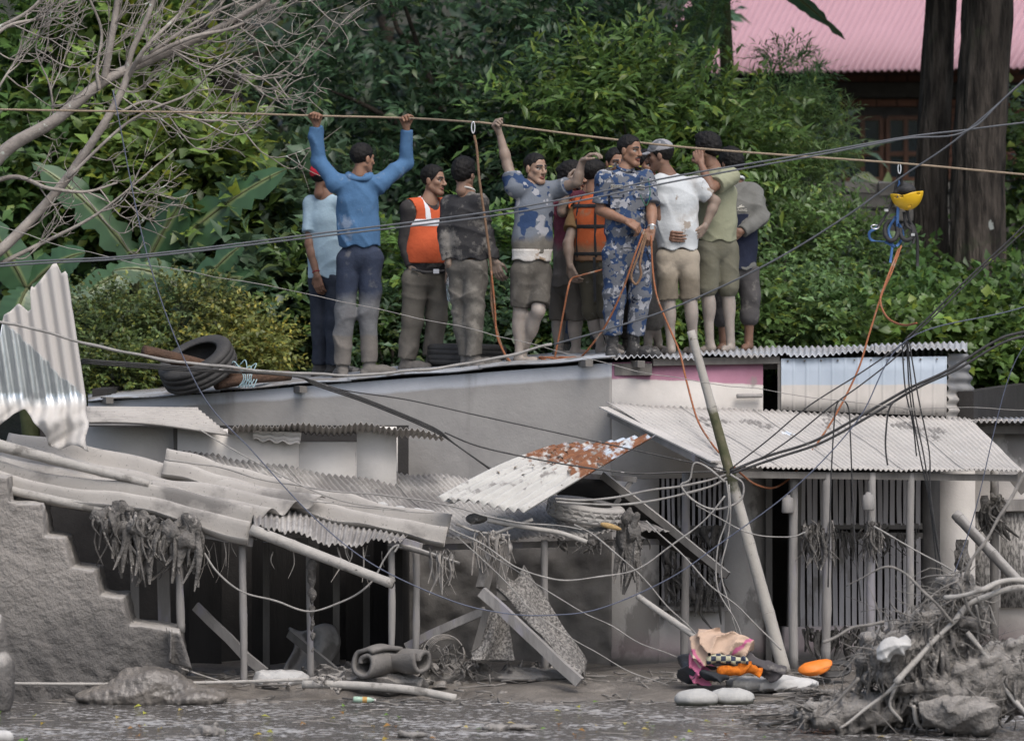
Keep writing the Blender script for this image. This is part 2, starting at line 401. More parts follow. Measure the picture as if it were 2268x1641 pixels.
m_post = mat('muddy_post', (.27, .255, .24), (.17, .16, .15), sc=7, bump=.4, bsc=60, stretch=(1, 1, .25), layers=[((.23, .22, .25), dict(type='n', t=.55, sc=5, st=(1, 1, .3), mul=.6))])
def quad_wall(name, u0, u1, zlo0, zhi0, mat_, par, lo1=None, hi1=None, th=.12, dy=0.0, nx=2, nz=2, rough=0.0, yf=Ye):
    """slab of wall following the house front between columns u0 and u1"""
    lo1 = zlo0 if lo1 is None else lo1; hi1 = zhi0 if hi1 is None else hi1
    a, b = P(u0, 626, yf(u0)+dy), P(u1, 626, yf(u1)+dy); n = unit(A(-(b-a)[1], (b-a)[0], 0)); n = n if n[1] > 0 else -n
    s = np.linspace(0, 1, nx)[:, None]; t = np.linspace(0, 1, nz)[None, :]
    xy = a[None, None, :2]*(1-s[..., None])+b[None, None, :2]*s[..., None]+0*t[..., None]
    z = (zlo0+(lo1-zlo0)*s)*(1-t)+(zhi0+(hi1-zhi0)*s)*t
    G = np.concatenate([xy, z[..., None]], -1)
    off = 0
    if rough:
        fade = np.clip((1.75-G[..., 2])/.8, 0, 1)
        off = rough*fade*(vnoise(G, 9, 4)+.6*vnoise(G, 23, 8)+.4*vnoise(G, 51, 2))
    Fr = G-n*np.asarray(off)[..., None] if rough else G
    Bk = G+n*th; V = np.concatenate([Fr.reshape(-1, 3), Bk.reshape(-1, 3)]); k = nx*nz
    q = grid_faces(nx, nz); ea = np.concatenate([np.stack([q[:, i], q[:, (i+1) % 4]], 1) for i in range(4)]); S_ = {(a_, b_) for a_, b_ in ea}
    rim = [(b_, a_, a_+k, b_+k) for a_, b_ in S_ if (b_, a_) not in S_]
    return obj(name, V, np.concatenate([q, q[:, ::-1]+k, np.array(rim)]), mat_, par, smooth=bool(rough))
zr = lambda u: roof_z(P(u, 626, Ye(u))[0], Ye(u))-.018
quad_wall('side_wall', 195, 1354.5, ZB, zr(195), m_wall_l, house, hi1=zr(1354), nx=190, nz=90, rough=.02, th=.12)
quad_wall('front_wall', 1355.5, 1690, 1.5, zr(1356), m_wall_p, house, hi1=zr(1690))
quad_wall('front_wall', 1355.5, 1460, ZB, 1.497, m_wall_p, house)
quad_wall('front_wall', 1460.3, 1605, ZB, .50, m_wall_p, house)
quad_wall('front_wall', 1605.3, 1698, ZB, 1.497, m_wall_p, house)
quad_wall('front_wall', 1738, 2044, ZB, .345, m_wall_p, house)
quad_wall('front_wall', 2082, 2160, ZB, 1.85, m_wall_p, house)
quad_wall('front_wall', 2044.3, 2081.6, ZB, 1.85, mat('dark_pillar', (.10, .095, .09), (.06, .056, .054), sc=4), house)
# rear and partition walls, closing the rooms; their shade is put into the wall colour
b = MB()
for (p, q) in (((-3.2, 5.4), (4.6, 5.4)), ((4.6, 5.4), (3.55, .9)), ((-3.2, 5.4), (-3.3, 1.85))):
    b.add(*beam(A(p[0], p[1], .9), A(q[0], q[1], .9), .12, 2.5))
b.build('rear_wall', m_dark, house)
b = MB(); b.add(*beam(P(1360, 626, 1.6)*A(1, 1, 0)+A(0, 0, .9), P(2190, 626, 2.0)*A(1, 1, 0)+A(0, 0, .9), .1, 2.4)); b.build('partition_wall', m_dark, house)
# roof: long tin sheets running along the side edge; their ends show as teeth above the pink wall
m_tin = mat('weathered_tin', (.42, .44, .47), (.33, .345, .37), sc=3, rough=.5, bump=.2, metal=.25,
    layers=[((.25, .235, .22), dict(type='n', t=.45, sc=2.3, soft=.15, rough=.9, metal=0)), ((.22, .09, .05), dict(type='n', t=.66, sc=7, soft=.05, rough=.9, metal=0))])
m_tinedge = mat('roof_edge_tin', (.40, .43, .47), (.24, .235, .23), sc=4, rough=.55, bump=.2, metal=.2, stretch=(.5, 1, 1), layers=[((.17, .16, .15), dict(type='n', t=.5, sc=3, soft=.05, rough=.9, metal=0))])
roof = obj('roof', *beam(P(1360, 626, .35)*A(1, 1, 0)+A(0, 0, zr(1360)-.05), P(2085, 626, .85)*A(1, 1, 0)+A(0, 0, zr(2085)-.05), .09, .07), m_wood, house, smooth=False)
us = [195, 480, 770, 1060, 1355]
for i in range(4):       # side strips, each sheet lapped over the next
    u0, u1 = us[i], us[i+1]+8
    def pt(u, k, lift=0):
        p = P(u, 626, Ye(u)-.07+k); return A(p[0], p[1], roof_z(p[0], p[1])+lift)
    s = np.linspace(0, 1, 40); K = np.linspace(0, 4.2, 60)
    G = np.stack([np.stack([pt(u0+(u1-u0)*a, k) for k in K]) for a in s])
    G[..., 2] += .010*np.sin(K*2*math.pi/.085)[None, :]+.008*i+.006*np.sin(s*9+i*2)[:, None]*(K < .4)[None, :]
    sheet('roof_sheet', G, m_tinedge, roof, th=.010)
fr = [1355, 1548, 1742, 1936, 2136]
for i in range(4):
    u0, u1 = fr[i], fr[i+1]+6
    nw = 15; s = np.linspace(0, 1, nw*6+1); K = np.linspace(-.10, 4.0, 20)
    G = np.zeros((len(s), len(K), 3))
    for a, sa in enumerate(s):
        for c, k in enumerate(K):
            p = P(u0+(u1-u0)*sa, 626, Ye(u0+(u1-u0)*sa)+k); G[a, c] = (p[0], p[1], roof_z(p[0], p[1])+.012+.007*(i % 2))
    G[..., 2] += .011*np.sin(s*nw*2*math.pi)[:, None]+.014*np.sin(s*5+i*1.7)[:, None]*np.exp(-(K+.1)*2)[None, :]
    sheet('roof_sheet', G, m_tin, roof, th=.003)
# fascia boards, rafter ends
for (u, v) in ((237, 886), (665, 862), (1297, 804), (1412, 806)):
    c = P(u, v, Ye(u)-.06); obj('rafter_end', *box(c, .06, .16, .05, .35), m_wood, house, smooth=False)
obj('fascia_board', *beam(P(1445, 802, Ye(1445)-.02), P(1725, 797, Ye(1725)-.02), .05, .055), m_wood, house, smooth=False)
obj('lintel_block', *box(P(1402, 818, Ye(1402)-.012), .29, .03, .09, .12), m_wood, house, smooth=False)
obj('waste_pipe', *tube(spline([P(1632, 877, Ye(1632)-.05), P(1688, 876, Ye(1688)-.05)]), .017, 8), m_post, house)
obj('door_post', *beam(P(1728, 1030, Ye(1728)-.02), P(1727, 800, Ye(1728)-.02), .035, .05), m_wood, house, smooth=False)
# blue tin panel with the tide mark of the flood
m_blue = mat('blue_painted_tin', (.36, .41, .47), (.33, .38, .44), sc=3, rough=.75, spec=.2, bump=.08, layers=[((.47, .435, .40), dict(type='z', z=2.212, amp=.03, soft=.004, sc=2, rough=.9, c2=(.43, .40, .365)))])
s = np.linspace(0, 1, 181); t = np.linspace(0, 1, 5)
TL, TR, BL, BR = (P(u, v, Ye(u)-.05) for u, v in ((1730, 794), (2097, 789), (1730, 908), (2096, 922)))
G = ((1-s)[:, None, None]*((1-t)[None, :, None]*TL+t[None, :, None]*BL)+s[:, None, None]*((1-t)[None, :, None]*TR+t[None, :, None]*BR))
prof = np.clip(np.cos(s*2*math.pi*13)*4-3.2, 0, .7)*.012+.004*np.sin(s*40)
G[..., 1] -= prof[:, None]
panel = sheet('tin_panel', G, m_blue, house)
for k in range(10):
    for vv in (800, 905):
        c = TL+(TR-TL)*(k+.4)/10 if vv == 800 else BL+(BR-BL)*(k+.4)/10
        obj('rivet', *box(c+A(0, -.014, -.02 if vv == 800 else .02), .012, .01, .012), m_wood, panel, smooth=False)
m_side = mat('dull_corrugated_tin', (.24, .24, .24), (.17, .165, .16), sc=4, rough=.7, bump=.2, layers=[((.33, .31, .285), dict(type='z', z=2.16, amp=.05, soft=.01))])
G = corr(P(2098, 783, .69), P(2098, 928, .69), P(2142, 784, 1.3), P(2165, 930, 1.3), 6, .014, nt=6)
sheet('end_panel', G, m_side, house)
# lean-to in front
m_lean = mat('mud_dusted_tin_lean_to', (.44, .415, .385), (.37, .35, .325), sc=4, bump=.3, bsc=70, rough=.85,
    layers=[((.20, .188, .175), dict(type='n', t=.60, sc=1.5, soft=.02, st=(1, 1, 1), brk=.38)), ((.115, .107, .10), dict(type='n', t=.645, sc=48, soft=.05, det=3, mul=.75)), ((.60, .64, .68), dict(type='n', t=.66, sc=2.6, soft=.015, rough=.5, brk=.5, bsc=8))])
lean = thing('lean_to_roof', 'broad mud dusted corrugated awning below the blue tin panel', 'awning', P(1900, 1045, -1))
TL, TR, BL, BR = P(1342, 893, -.06), P(2146, 934, .64), P(1590, 1036, -1.35), P(2268, 1046, -.62)
seg = 5
for i in range(seg):
    a, b2 = i/seg, i/seg+13/12/seg*(1 if i < seg-1 else 12/13)
    q = [TL+(TR-TL)*a, TL+(TR-TL)*b2, BL+(BR-BL)*a, BL+(BR-BL)*b2]
    f = None
    if i == 0: f = lambda s, t: np.stack([0*s, 0*s, -.035*np.exp(-((s)/.16)**2)*np.clip((t-.55)/.45, 0, 1)*np.sin(t*9+1)-.05*np.exp(-(s/.12)**2)*np.clip((t-.8)/.2, 0, 1)], -1)
    G = corr(*q, 13, .0095, nt=16, f=f); G = G+(.010*vnoise(G, 5, 3)+.005*vnoise(G, 14, 6))[..., None]*A(0, 0, 1); G[..., 2] += .0035*i
    sheet('tin_sheet', G, m_lean, lean)
obj('verge_flashing', *beam(P(1338, 902, -.10), P(1586, 1022, -1.30), .10, .012), m_lean, lean, smooth=False)
obj('verge_rafter', *beam(P(1352, 914, -.06), P(1545, 1015, -1.15), .05, .055), m_post, lean, smooth=False)
obj('eave_purlin', *beam(BL+A(.1, .08, -.05), BR+A(-.05, .08, -.045), .05, .05), m_wood, lean, smooth=False)
for u, v0, v1, r, y in ((1517, 1048, 1470, .032, -.62), (1757, 1050, 1480, .034, -1.0), (1829, 1046, 1470, .036, -1.02), (1927, 1046, 1465, .033, -.92), (2016, 1046, 1400, .03, -.82)):
    n = 14; pts = spline([P(u+2, v0, y), P(u, (v0+v1)/2, y), P(u-1, v1, y)], n//2)
    pts = pts+np.stack([vnoise(pts+u, 3.1, 7), 0*pts[:, 0], 0*pts[:, 0]], 1)*.010; obj('post', *tube(pts, r*(1+.10*vnoise(pts, 17, int(u))), 10), m_post, lean)
for u, v in ((1676, 1112), (1818, 1108)):     # white plastic cans hung under the eave
    c = P(u+465*0, v, -1.05)
# grilles
m_bar = mat('muddy_bar', (.43, .415, .42), (.33, .315, .32), sc=8, bump=.4, stretch=(1, 1, .2), layers=[((.22, .205, .19), dict(type='n', t=.58, sc=5, soft=.08, st=(1, 1, .4)))])
def grille(name, u0, u1, secs, step, dy, par, w=.020):
    g = obj(name, *beam(P(u0-4, secs[0][0]+4, Ye(u0)+dy), P(u1+4, secs[0][0]+4, Ye(u1)+dy), .03, .03), m_post, par, smooth=False)
    for k, (va, vb) in enumerate(secs):
        for vv in ((vb,) if k == 0 else (va, vb)): obj('rail', *beam(P(u0-4, vv, Ye(u0)+dy), P(u1+4, vv, Ye(u1)+dy), .022, .045), m_wood, g, smooth=False)
        u = u0
        while u < u1:
            obj('bar', *beam(P(u, va+3, Ye(u)+dy), P(u+rng.normal(0, 1), vb-3, Ye(u)+dy), w, w*.8, jit=.002, seg=2), m_bar, g, smooth=False); u += step
    return g
grille('door_grille', 1778, 2040, [(1046, 1165), (1186, 1392)], 14.2, .02, house, .036)
grille('window_grille', 1468, 1602, [(1046, 1170), (1176, 1338)], 11.5, .03, house, .022)
obj('door_leaf', *beam(P(1745, 1260, Ye(1745)+.02), P(1772, 1260, Ye(1772)+.02), .03, 1.5), m_wood, house, smooth=False)
obj('door_frame', *beam(P(1703, 1480, Ye(1703)-.02), P(1703, 1042, Ye(1703)-.02), .05, .06), m_wood, house, smooth=False)
obj('sill_ledge', *beam(P(1462, 1346, Ye(1462)-.04), P(1606, 1348, Ye(1606)-.04), .16, .03), m_post, house, smooth=False)

# ================================================================ neighbour on the right
nb = thing('neighbouring_shop', 'pale low shop at right edge with speckled mesh window', 'house', P(2250, 1495, 1))
ny = lambda u: .85
quad_wall('wall', 2150, 2420, ZB, 1.93, m_wall_p, nb, yf=ny, dy=.02)
m_mesh = mat('speckled_panel', (.30, .285, .265), (.10, .095, .09), sc=60, bump=.4, hard=(.42, .58), stretch=(1, 1, .35))
for u0, u1 in ((2156, 2210), (2216, 2300)):
    quad_wall('window_panel', u0, u1, P(0, 1345, .85)[2], P(0, 1135, .85)[2], m_mesh, nb, yf=ny, dy=-.03, th=.03)
obj('lintel', *beam(P(2148, 1120, .80), P(2380, 1116, .80), .06, .09), m_post, nb, smooth=False)
for u in (2153, 2213): obj('window_stile', *beam(P(u, 1345, .8), P(u, 1135, .8), .02, .03), m_post, nb, smooth=False)
G = corr(P(2125, 926, 1.4), P(2420, 926, 1.4), P(2140, 934, .55), P(2440, 934, .55), 24, .011, nt=4)
sheet('roof_sheet', G, m_tin, nb)
obj('eave_board', *beam(P(2145, 952, .75), P(2400, 952, .75), .04, .06), m_wood, nb, smooth=False)
obj('post', *tube(spline([P(2203, 1040, .1), P(2202, 1440, .1)]), .034, 8), m_wood, nb)
obj('fascia_scrap', *beam(P(2248, 1052, -.2), P(2275, 1085, -.2), .02, .12), m_wood, nb, smooth=False)

# ================================================================ collapsed shack on the left
shack = thing('collapsed_shack', 'mud caked lean-to shack with buckled tin roofs and thin posts', 'shack', P(650, 1500, -1))
m_pale = mat('pale_mud_wall', (.58, .55, .51), (.50, .47, .435), sc=3, bump=.3, bsc=40,
    layers=[((.24, .225, .21), dict(type='n', t=.63, sc=2.2, soft=.08, st=(1, 1, .3), mul=.7)), ((.16, .15, .14), dict(type='n', t=.68, sc=9, soft=.03, st=(1, 1, .12), mul=.7))])
m_caked = mat('mud_caked_tin', (.36, .34, .315), (.205, .192, .18), sc=2.2, bump=.5, bsc=45, bdist=.008, hard=(.42, .56),
    layers=[((.13, .122, .114), dict(type='n', t=.60, sc=26, soft=.05, mul=.8)), ((.44, .425, .40), dict(type='n', t=.60, sc=2.8, soft=.05, brk=.45, bsc=30))])
m_fold = mat('buckled_muddy_tin', (.36, .335, .305), (.285, .265, .24), sc=2.5, bump=.22, bsc=40, rough=.75,
    layers=[((.15, .14, .13), dict(type='n', t=.53, sc=1.7, soft=.10, mul=.85, st=(1, 1, 1.4))), ((.115, .107, .10), dict(type='n', t=.645, sc=48, soft=.05, det=3, mul=.75))])
quad_wall('upper_wall', 190, 392, 1.35, P(0, 945, -.55)[2], m_pale, shack, yf=lambda u: -.55, th=.06)
quad_wall('upper_wall', 393, 662, 1.25, P(0, 950, -.7)[2], m_pale, shack, yf=lambda u: -.7, th=.06)
quad_wall('upper_wall', 662.4, 790, 1.25, P(0, 979, -.7)[2], m_pale, shack, yf=lambda u: -.7, th=.06)
quad_wall('upper_wall', 790.4, 878, 1.25, P(0, 945, -.7)[2], m_pale, shack, yf=lambda u: -.7, th=.06)
obj('corner_post', *beam(P(392, 1050, -.62), P(390, 948, -.62), .04, .04), m_wood, shack, smooth=False)
quad_wall('return_wall', 874, 878, 1.2, 1.85, m_pale, shack, yf=lambda u: -.6, th=.5)
# torn mud crust peeling off the wall
G = corr(P(560, 952, -.74), P(560, 972, -.75), P(668, 958, -.74), P(664, 983, -.80), 2, .012, nt=20, ragged=.0)
G[..., 2] += .012*np.sin(np.linspace(0, 22, 20))[None, :]*np.linspace(0, 1, G.shape[0])[:, None]; sheet('peeled_crust', G, m_pale, shack, th=.012)
# awning over the left part: ribs run along it, teeth at its right end
G = corr(P(188, 903, -.35), P(180, 936, -.85), P(437, 905, -.45), P(508, 951, -.9), 9, .013, nt=14, f=lambda s, t: np.stack([0*s, 0*s, .02*np.sin(t*4)*s-.03*t*t*s], -1))
sheet('awning_sheet', G, m_fold, shack)
def fB(s, t): return np.stack([0*s, 0*s, (.055*np.sin(s*math.pi)+.012*np.sin(s*23)+.010*np.sin(s*11))*(1-.6*t)-.03*t*0], -1)
G = corr(P(505, 950, -.95), P(986, 962, -.9), P(505, 963, -.62), P(982, 972, -.6), 38, .0115, nt=6, f=fB)
sheet('awning_sheet', G, m_fold, shack)
# caked lower roof in four lapped sheets
TL, TR, BL, BR = P(392, 1000, -.74), P(1300, 1088, -.30), P(545, 1196, -1.75), P(1466, 1184, -1.32)
def fS(s, t): return np.stack([0*s, 0*s, .03*np.sin(s*7+.5)*t-.02*np.sin(t*math.pi)+.012*np.sin(s*31+t*5)], -1)
for i in range(4):
    a, b2 = i/4, i/4+19/18/4; q = [TL+(TR-TL)*a, TL+(TR-TL)*b2, BL+(BR-BL)*a, BL+(BR-BL)*b2]
    G = corr(*q, 19, .0115, nt=26, f=lambda s, t: fS(a+(b2-a)*s, t), ragged=.012); G[..., 2] += .004*i
    G = G+(.007*vnoise(G, 18, 5)+.004*vnoise(G, 60, 6))[..., None]*A(0, 0, 1)
    sheet('roof_sheet', G, m_caked, shack)
def fold(q, waves, amp, seed, dent=.02, nt=60):
    G = corr(*[P(*p) for p in q], waves, amp, nt=nt, sp=12)
    t = np.linspace(0, 1, nt)[None, :]; s = np.linspace(0, 1, G.shape[0])[:, None]
    n = unit(np.cross(G[-1, 0]-G[0, 0], G[0, -1]-G[0, 0])); n = n if n[2] > 0 else -n
    d = dent*(vnoise(G, 3.2, seed)+.5*vnoise(G, 9, seed+1))+.5*dent*np.sin(t*17+s*4+seed)*np.exp(-((t-.62)/.12)**2)
    return G+n*d[..., None]
sheet('buckled_sheet', fold([(368, 1002, -1.25), (358, 1045, -1.55), (1000, 1152, -1.55), (982, 1213, -1.8)], 2, .046, 3, .036), m_fold, shack)
sheet('buckled_sheet', fold([(22, 965, -1.0), (-30, 1040, -1.7), (720, 1120, -1.65), (556, 1142, -1.95)], 3, .045, 7, .045), m_fold, shack)
sheet('buckled_sheet', fold([(-40, 1030, -1.75), (-40, 1066, -2.0), (562, 1122, -1.93), (550, 1184, -2.15)], 2, .055, 12, .04), m_fold, shack)
def f4(s, t): return np.stack([0*s, 0*s, -.085*np.exp(-((s-.55)/.22)**2)*t**1.5+.012*np.sin(s*25)*t], -1)
G = corr(P(558, 1106, -1.55), P(915, 1175, -1.5), P(562, 1168, -2.1), P(892, 1196, -2.0), 27, .012, nt=18, f=f4, ragged=.05)
G = G+(.006*vnoise(G, 16, 9))[..., None]*A(0, 0, 1); sheet('roof_sheet', G, m_caked, shack)
# beams and posts
for p, q, ww, hh in (((440, 1182, -2.0), (562, 1200, -2.02), .06, .06), ((862, 1196, -1.9), (935, 1212, -1.9), .06, .07), ((930, 1212, -1.35), (1460, 1200, -1.0), .05, .045), ((0, 1090, -1.5), (560, 1190, -1.8), .05, .05)):
    obj('beam', *beam(P(*p), P(*q), ww, hh, jit=.004, seg=4), m_post, shack, smooth=False)
for u, v0, v1, r, y in ((537, 1196, 1520, .028, -1.95), (687, 1215, 1508, .026, -1.7), (866, 1206, 1500, .026, -1.85), (921, 1208, 1495, .026, -1.75), (1206, 1196, 1490, .027, -1.35), (398, 1180, 1400, .030, -2.05)):
    pts = spline([P(u, v0, y), P(u+1, (v0+v1)/2, y), P(u+2, v1, y)], 7)
    pts = pts+np.stack([vnoise(pts+u, 3.1, 7), 0*pts[:, 0], 0*pts[:, 0]], 1)*.012; obj('post', *tube(pts, r*(1+.12*vnoise(pts, 17, int(u))), 10), m_post, shack)
obj('post', *beam(P(300, 1400, -1.6), P(297, 1200, -1.6), .06, .06), m_post, shack, smooth=False)
obj('post', *beam(P(365, 1400, -1.5), P(360, 1200, -1.5), .09, .06), m_post, shack, smooth=False)
# room behind the posts, its shade put into the wall colour
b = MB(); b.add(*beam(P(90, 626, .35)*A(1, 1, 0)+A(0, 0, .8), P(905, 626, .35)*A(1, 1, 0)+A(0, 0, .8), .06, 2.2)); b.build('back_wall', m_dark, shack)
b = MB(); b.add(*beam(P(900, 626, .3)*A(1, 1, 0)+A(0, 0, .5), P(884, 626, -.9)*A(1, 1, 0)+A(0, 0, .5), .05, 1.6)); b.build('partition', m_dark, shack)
m_plank = mat('shade_toned_plank', (.024, .022, .021), (.014, .013, .012), sc=5, bump=.4, stretch=(1, 1, .2))  # boards coloured darker to stand for the shade of the room
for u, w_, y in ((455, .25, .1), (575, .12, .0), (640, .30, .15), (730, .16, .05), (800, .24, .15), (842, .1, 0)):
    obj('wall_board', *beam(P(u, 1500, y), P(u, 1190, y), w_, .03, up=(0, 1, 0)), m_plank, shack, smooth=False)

obj('fallen_plank', *beam(P(432, 1340, -1.5), P(585, 1490, -1.75), .03, .07, jit=.004, seg=4), m_post, shack, smooth=False)
obj('fallen_plank', *beam(P(640, 1400, -1.0), P(760, 1500, -1.3), .03, .06, jit=.004, seg=3), m_wood, shack, smooth=False)
for u, v0, v1, y in ((590, 1200, 1480, -.5), (745, 1230, 1470, -.6), (812, 1230, 1480, -.3)): obj('inner_post', *beam(P(u, v1, y), P(u, v0, y), .05, .05), m_wood, shack, smooth=False)
s_ = np.linspace(0, 1, 14); t_ = np.linspace(0, 1, 14)
G = np.stack([np.stack([P(640+100*a+14*math.sin(c*5), 1390+110*c+8*math.sin(a*6), -.7-.3*c+.05*math.sin(a*8)) for c in t_]) for a in s_]); sheet('slumped_board', G, m_wood, shack, th=.02)
# ================================================================ vegetation
def leaf_mat(name, trl=.30, rough=.42):
    m = bpy.data.materials.new(name); m.use_nodes = True; N = m.node_tree.nodes; L = m.node_tree.links
    pb = [n for n in N if n.type == 'BSDF_PRINCIPLED'][0]; out = [n for n in N if n.type == 'OUTPUT_MATERIAL'][0]
    at = N.new('ShaderNodeAttribute'); at.attribute_name = 'Col'
    L.new(at.outputs['Color'], pb.inputs['Base Color']); pb.inputs['Roughness'].default_value = rough; pb.inputs['Specular IOR Level'].default_value = .45
    tr = N.new('ShaderNodeBsdfTranslucent'); hs = N.new('ShaderNodeHueSaturation'); hs.inputs['Value'].default_value = 1.5; hs.inputs['Hue'].default_value = .48
    L.new(at.outputs['Color'], hs.inputs['Color']); L.new(hs.outputs[0], tr.inputs[0])
    mx = N.new('ShaderNodeMixShader'); mx.inputs[0].default_value = trl; L.new(pb.outputs[0], mx.inputs[1]); L.new(tr.outputs[0], mx.inputs[2]); L.new(mx.outputs[0], out.inputs[0])
    return m
m_leaf = leaf_mat('leaf'); m_banana = leaf_mat('banana_leaf', .2, .35)
m_bark = mat('dark_bark', (.060, .048, .038), (.028, .023, .019), sc=9, bump=.9, bsc=22, bdist=.03, stretch=(1, 1, .25), layers=[((.34, .35, .33), dict(type='n', t=.69, sc=5, soft=.03))])
m_stem = mat('green_stem', (.10, .11, .05), (.06, .07, .03), sc=10, bump=.3)
def nrm(a): return a/np.maximum(np.linalg.norm(a, axis=-1, keepdims=True), 1e-9)
def leaf_geo(pos, d, up, ln, wd, col, droop=.18, fold=.16):
    """pos,d,up (n,3); ln,wd (n,); -> 5-vertex folded leaves"""
    d = nrm(d); s = nrm(np.cross(d, up)); n = np.cross(s, d); l = ln[:, None]; w_ = wd[:, None]
    V = np.stack([pos, pos+d*l*.42-s*w_*.5+n*w_*fold, pos+d*l*.42+s*w_*.5+n*w_*fold, pos+d*l*.45, pos+d*l*.97-n*l*droop], 1)
    k = len(pos); b = (np.arange(k)*5)[:, None]
    T = np.array([[0, 3, 1], [0, 2, 3], [1, 3, 4], [3, 2, 4]])
    Fq = (b[:, :, None]+T[None]).reshape(-1, 3)
    return V.reshape(-1, 3), Fq, np.repeat(col, 5, axis=0)
def foliage(lobes, ntw, npl, ln, wd, col, seed, tw=.32, spread=.28, hang=.15, var=.35, yel=.12, ang=.9, shell=.45):
    r = np.random.default_rng(seed)
    lob = [(P(u, v, y), A(rx, ry, rz)) for (u, v, y, rx, rz, ry) in lobes]
    vol = np.array([l[1].prod()**.7 for l in lob]); vol /= vol.sum()
    nc = max(6, ntw//9); li = r.choice(len(lob), nc, p=vol)
    C = np.array([l[0] for l in lob])[li]; RR = np.array([l[1] for l in lob])[li]
    u = nrm(r.normal(size=(nc, 3))); rad = (r.uniform(shell, 1, nc)**.6)[:, None]; cc = C+u*RR*rad
    ci = r.integers(0, nc, ntw); base = cc[ci]+r.normal(0, spread*.6, (ntw, 3)); out = nrm(nrm((base-C[ci])/RR[ci])*.8+r.normal(0, .55, (ntw, 3))+A(0, -.25, .25))
    L_ = tw*r.uniform(.6, 1.3, ntw)
    cl = r.uniform(1-var*.9, 1+var*.9, nc)[ci]
    t = (np.arange(npl)+.6)/npl
    side = np.where(np.arange(npl) % 2 == 0, 1., -1.)
    pos = base[:, None]+out[:, None]*(L_[:, None]*t[None])[..., None]-A(0, 0, 1)*(hang*L_[:, None]*t[None]**2)[..., None]
    sd = nrm(np.cross(out, nrm(A(0, 0, 1)+r.normal(0, .45, (ntw, 3)))))
    d = out[:, None]*math.cos(ang)+sd[:, None]*side[None, :, None]*math.sin(ang)+r.normal(0, .22, (ntw, npl, 3))-A(0, 0, hang)
    d[:, -1] = out
    n = ntw*npl; pos = pos.reshape(n, 3); d = d.reshape(n, 3)
    up = nrm(A(0, -.35, 1)+r.normal(0, .35, (n, 3)))
    ll = ln*r.uniform(.6, 1.25, n); ww = wd*r.uniform(.7, 1.2, n)
    c = 1.12*np.array(col)[None]*A(1.12, 1.0, 1.05)*r.uniform(.85, 1.25, 3)**A(.6, .2, .6)*np.repeat(cl, npl)[:, None]*r.uniform(1-var, 1+var, n)[:, None]
    yy = r.random(n) < yel; c[yy] = c[yy]*A(1.75, 1.35, .9)
    return leaf_geo(pos, d, up, ll, ww, c), cc
def branch(p0, p1, r0, r1, bend=.12, n=8, seed=0, sides=7):
    r = np.random.default_rng(seed); p0 = np.asarray(p0, float); p1 = np.asarray(p1, float); L_ = np.linalg.norm(p1-p0)
    mids = [p0+(p1-p0)*t+r.normal(0, bend*L_*.35, 3) for t in (.33, .66)]
    pts = spline([p0, *mids, p1], n//2+1)
    return tube(pts, radii(len(pts), r0, r1), sides)
def tree(name, label, cat, u, y, lobes, ntw, npl, ln, wd, col, seed, tr=.10, limbs=7, group=None, bark=None, trunk_uv=None, **kw):
    p = P(u, 626, y); base = A(p[0], y, float(terrain_z(np.array(p[0]), np.array(y)))-.05)
    t = thing(name, label, cat, base, group)
    (V, Fq, c), cc = foliage(lobes, ntw, npl, ln, wd, col, seed, **kw)
    obj('crown', V, Fq, m_leaf, t, smooth=False, col=c)
    r = np.random.default_rng(seed+99); top = P(lobes[0][0], lobes[0][1], lobes[0][2]); b = MB()
    if trunk_uv: top = P(*trunk_uv)
    b.add(*branch(base, top, tr, tr*.45, .10, 14, seed, 10))
    for i in range(limbs):
        f = r.uniform(.35, .95); st = base+(top-base)*f
        b.add(*branch(st, cc[r.integers(len(cc))], tr*.38, tr*.08, .14, 8, seed*7+i, 6))
    b.build('trunk', bark or m_bark, t, smooth=True)
    return t
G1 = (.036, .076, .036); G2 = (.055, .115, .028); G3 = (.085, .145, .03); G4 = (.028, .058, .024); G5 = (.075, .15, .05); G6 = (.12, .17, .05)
gb = 'trees on the slope behind the roof'
# deep wood, far back
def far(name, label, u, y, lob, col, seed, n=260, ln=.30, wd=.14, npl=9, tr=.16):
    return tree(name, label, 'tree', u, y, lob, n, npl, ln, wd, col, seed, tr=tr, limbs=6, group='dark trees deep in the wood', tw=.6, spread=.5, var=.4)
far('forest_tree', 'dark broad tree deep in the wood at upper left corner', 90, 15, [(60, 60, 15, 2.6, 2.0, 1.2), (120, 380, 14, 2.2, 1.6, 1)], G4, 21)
far('forest_tree', 'dark tree deep in the wood behind the pale lichened trunk', 560, 16, [(560, 60, 17, 2.4, 1.4, 1.2), (620, 520, 15, 2.0, 1.0, 1)], (.016, .032, .013), 22)  # leaf colour darkened to stand for canopy shade
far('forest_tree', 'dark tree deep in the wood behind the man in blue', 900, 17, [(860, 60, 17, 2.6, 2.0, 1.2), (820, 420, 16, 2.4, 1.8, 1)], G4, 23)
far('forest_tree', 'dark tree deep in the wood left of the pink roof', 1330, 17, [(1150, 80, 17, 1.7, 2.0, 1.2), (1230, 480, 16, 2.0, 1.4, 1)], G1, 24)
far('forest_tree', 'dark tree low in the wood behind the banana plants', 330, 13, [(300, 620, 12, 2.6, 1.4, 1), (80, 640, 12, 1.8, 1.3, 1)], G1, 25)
far('forest_tree', 'dark tree low in the wood behind the men at right', 1560, 14, [(1520, 600, 13, 1.7, 1.0, 1)], G1, 26, tr=.08)
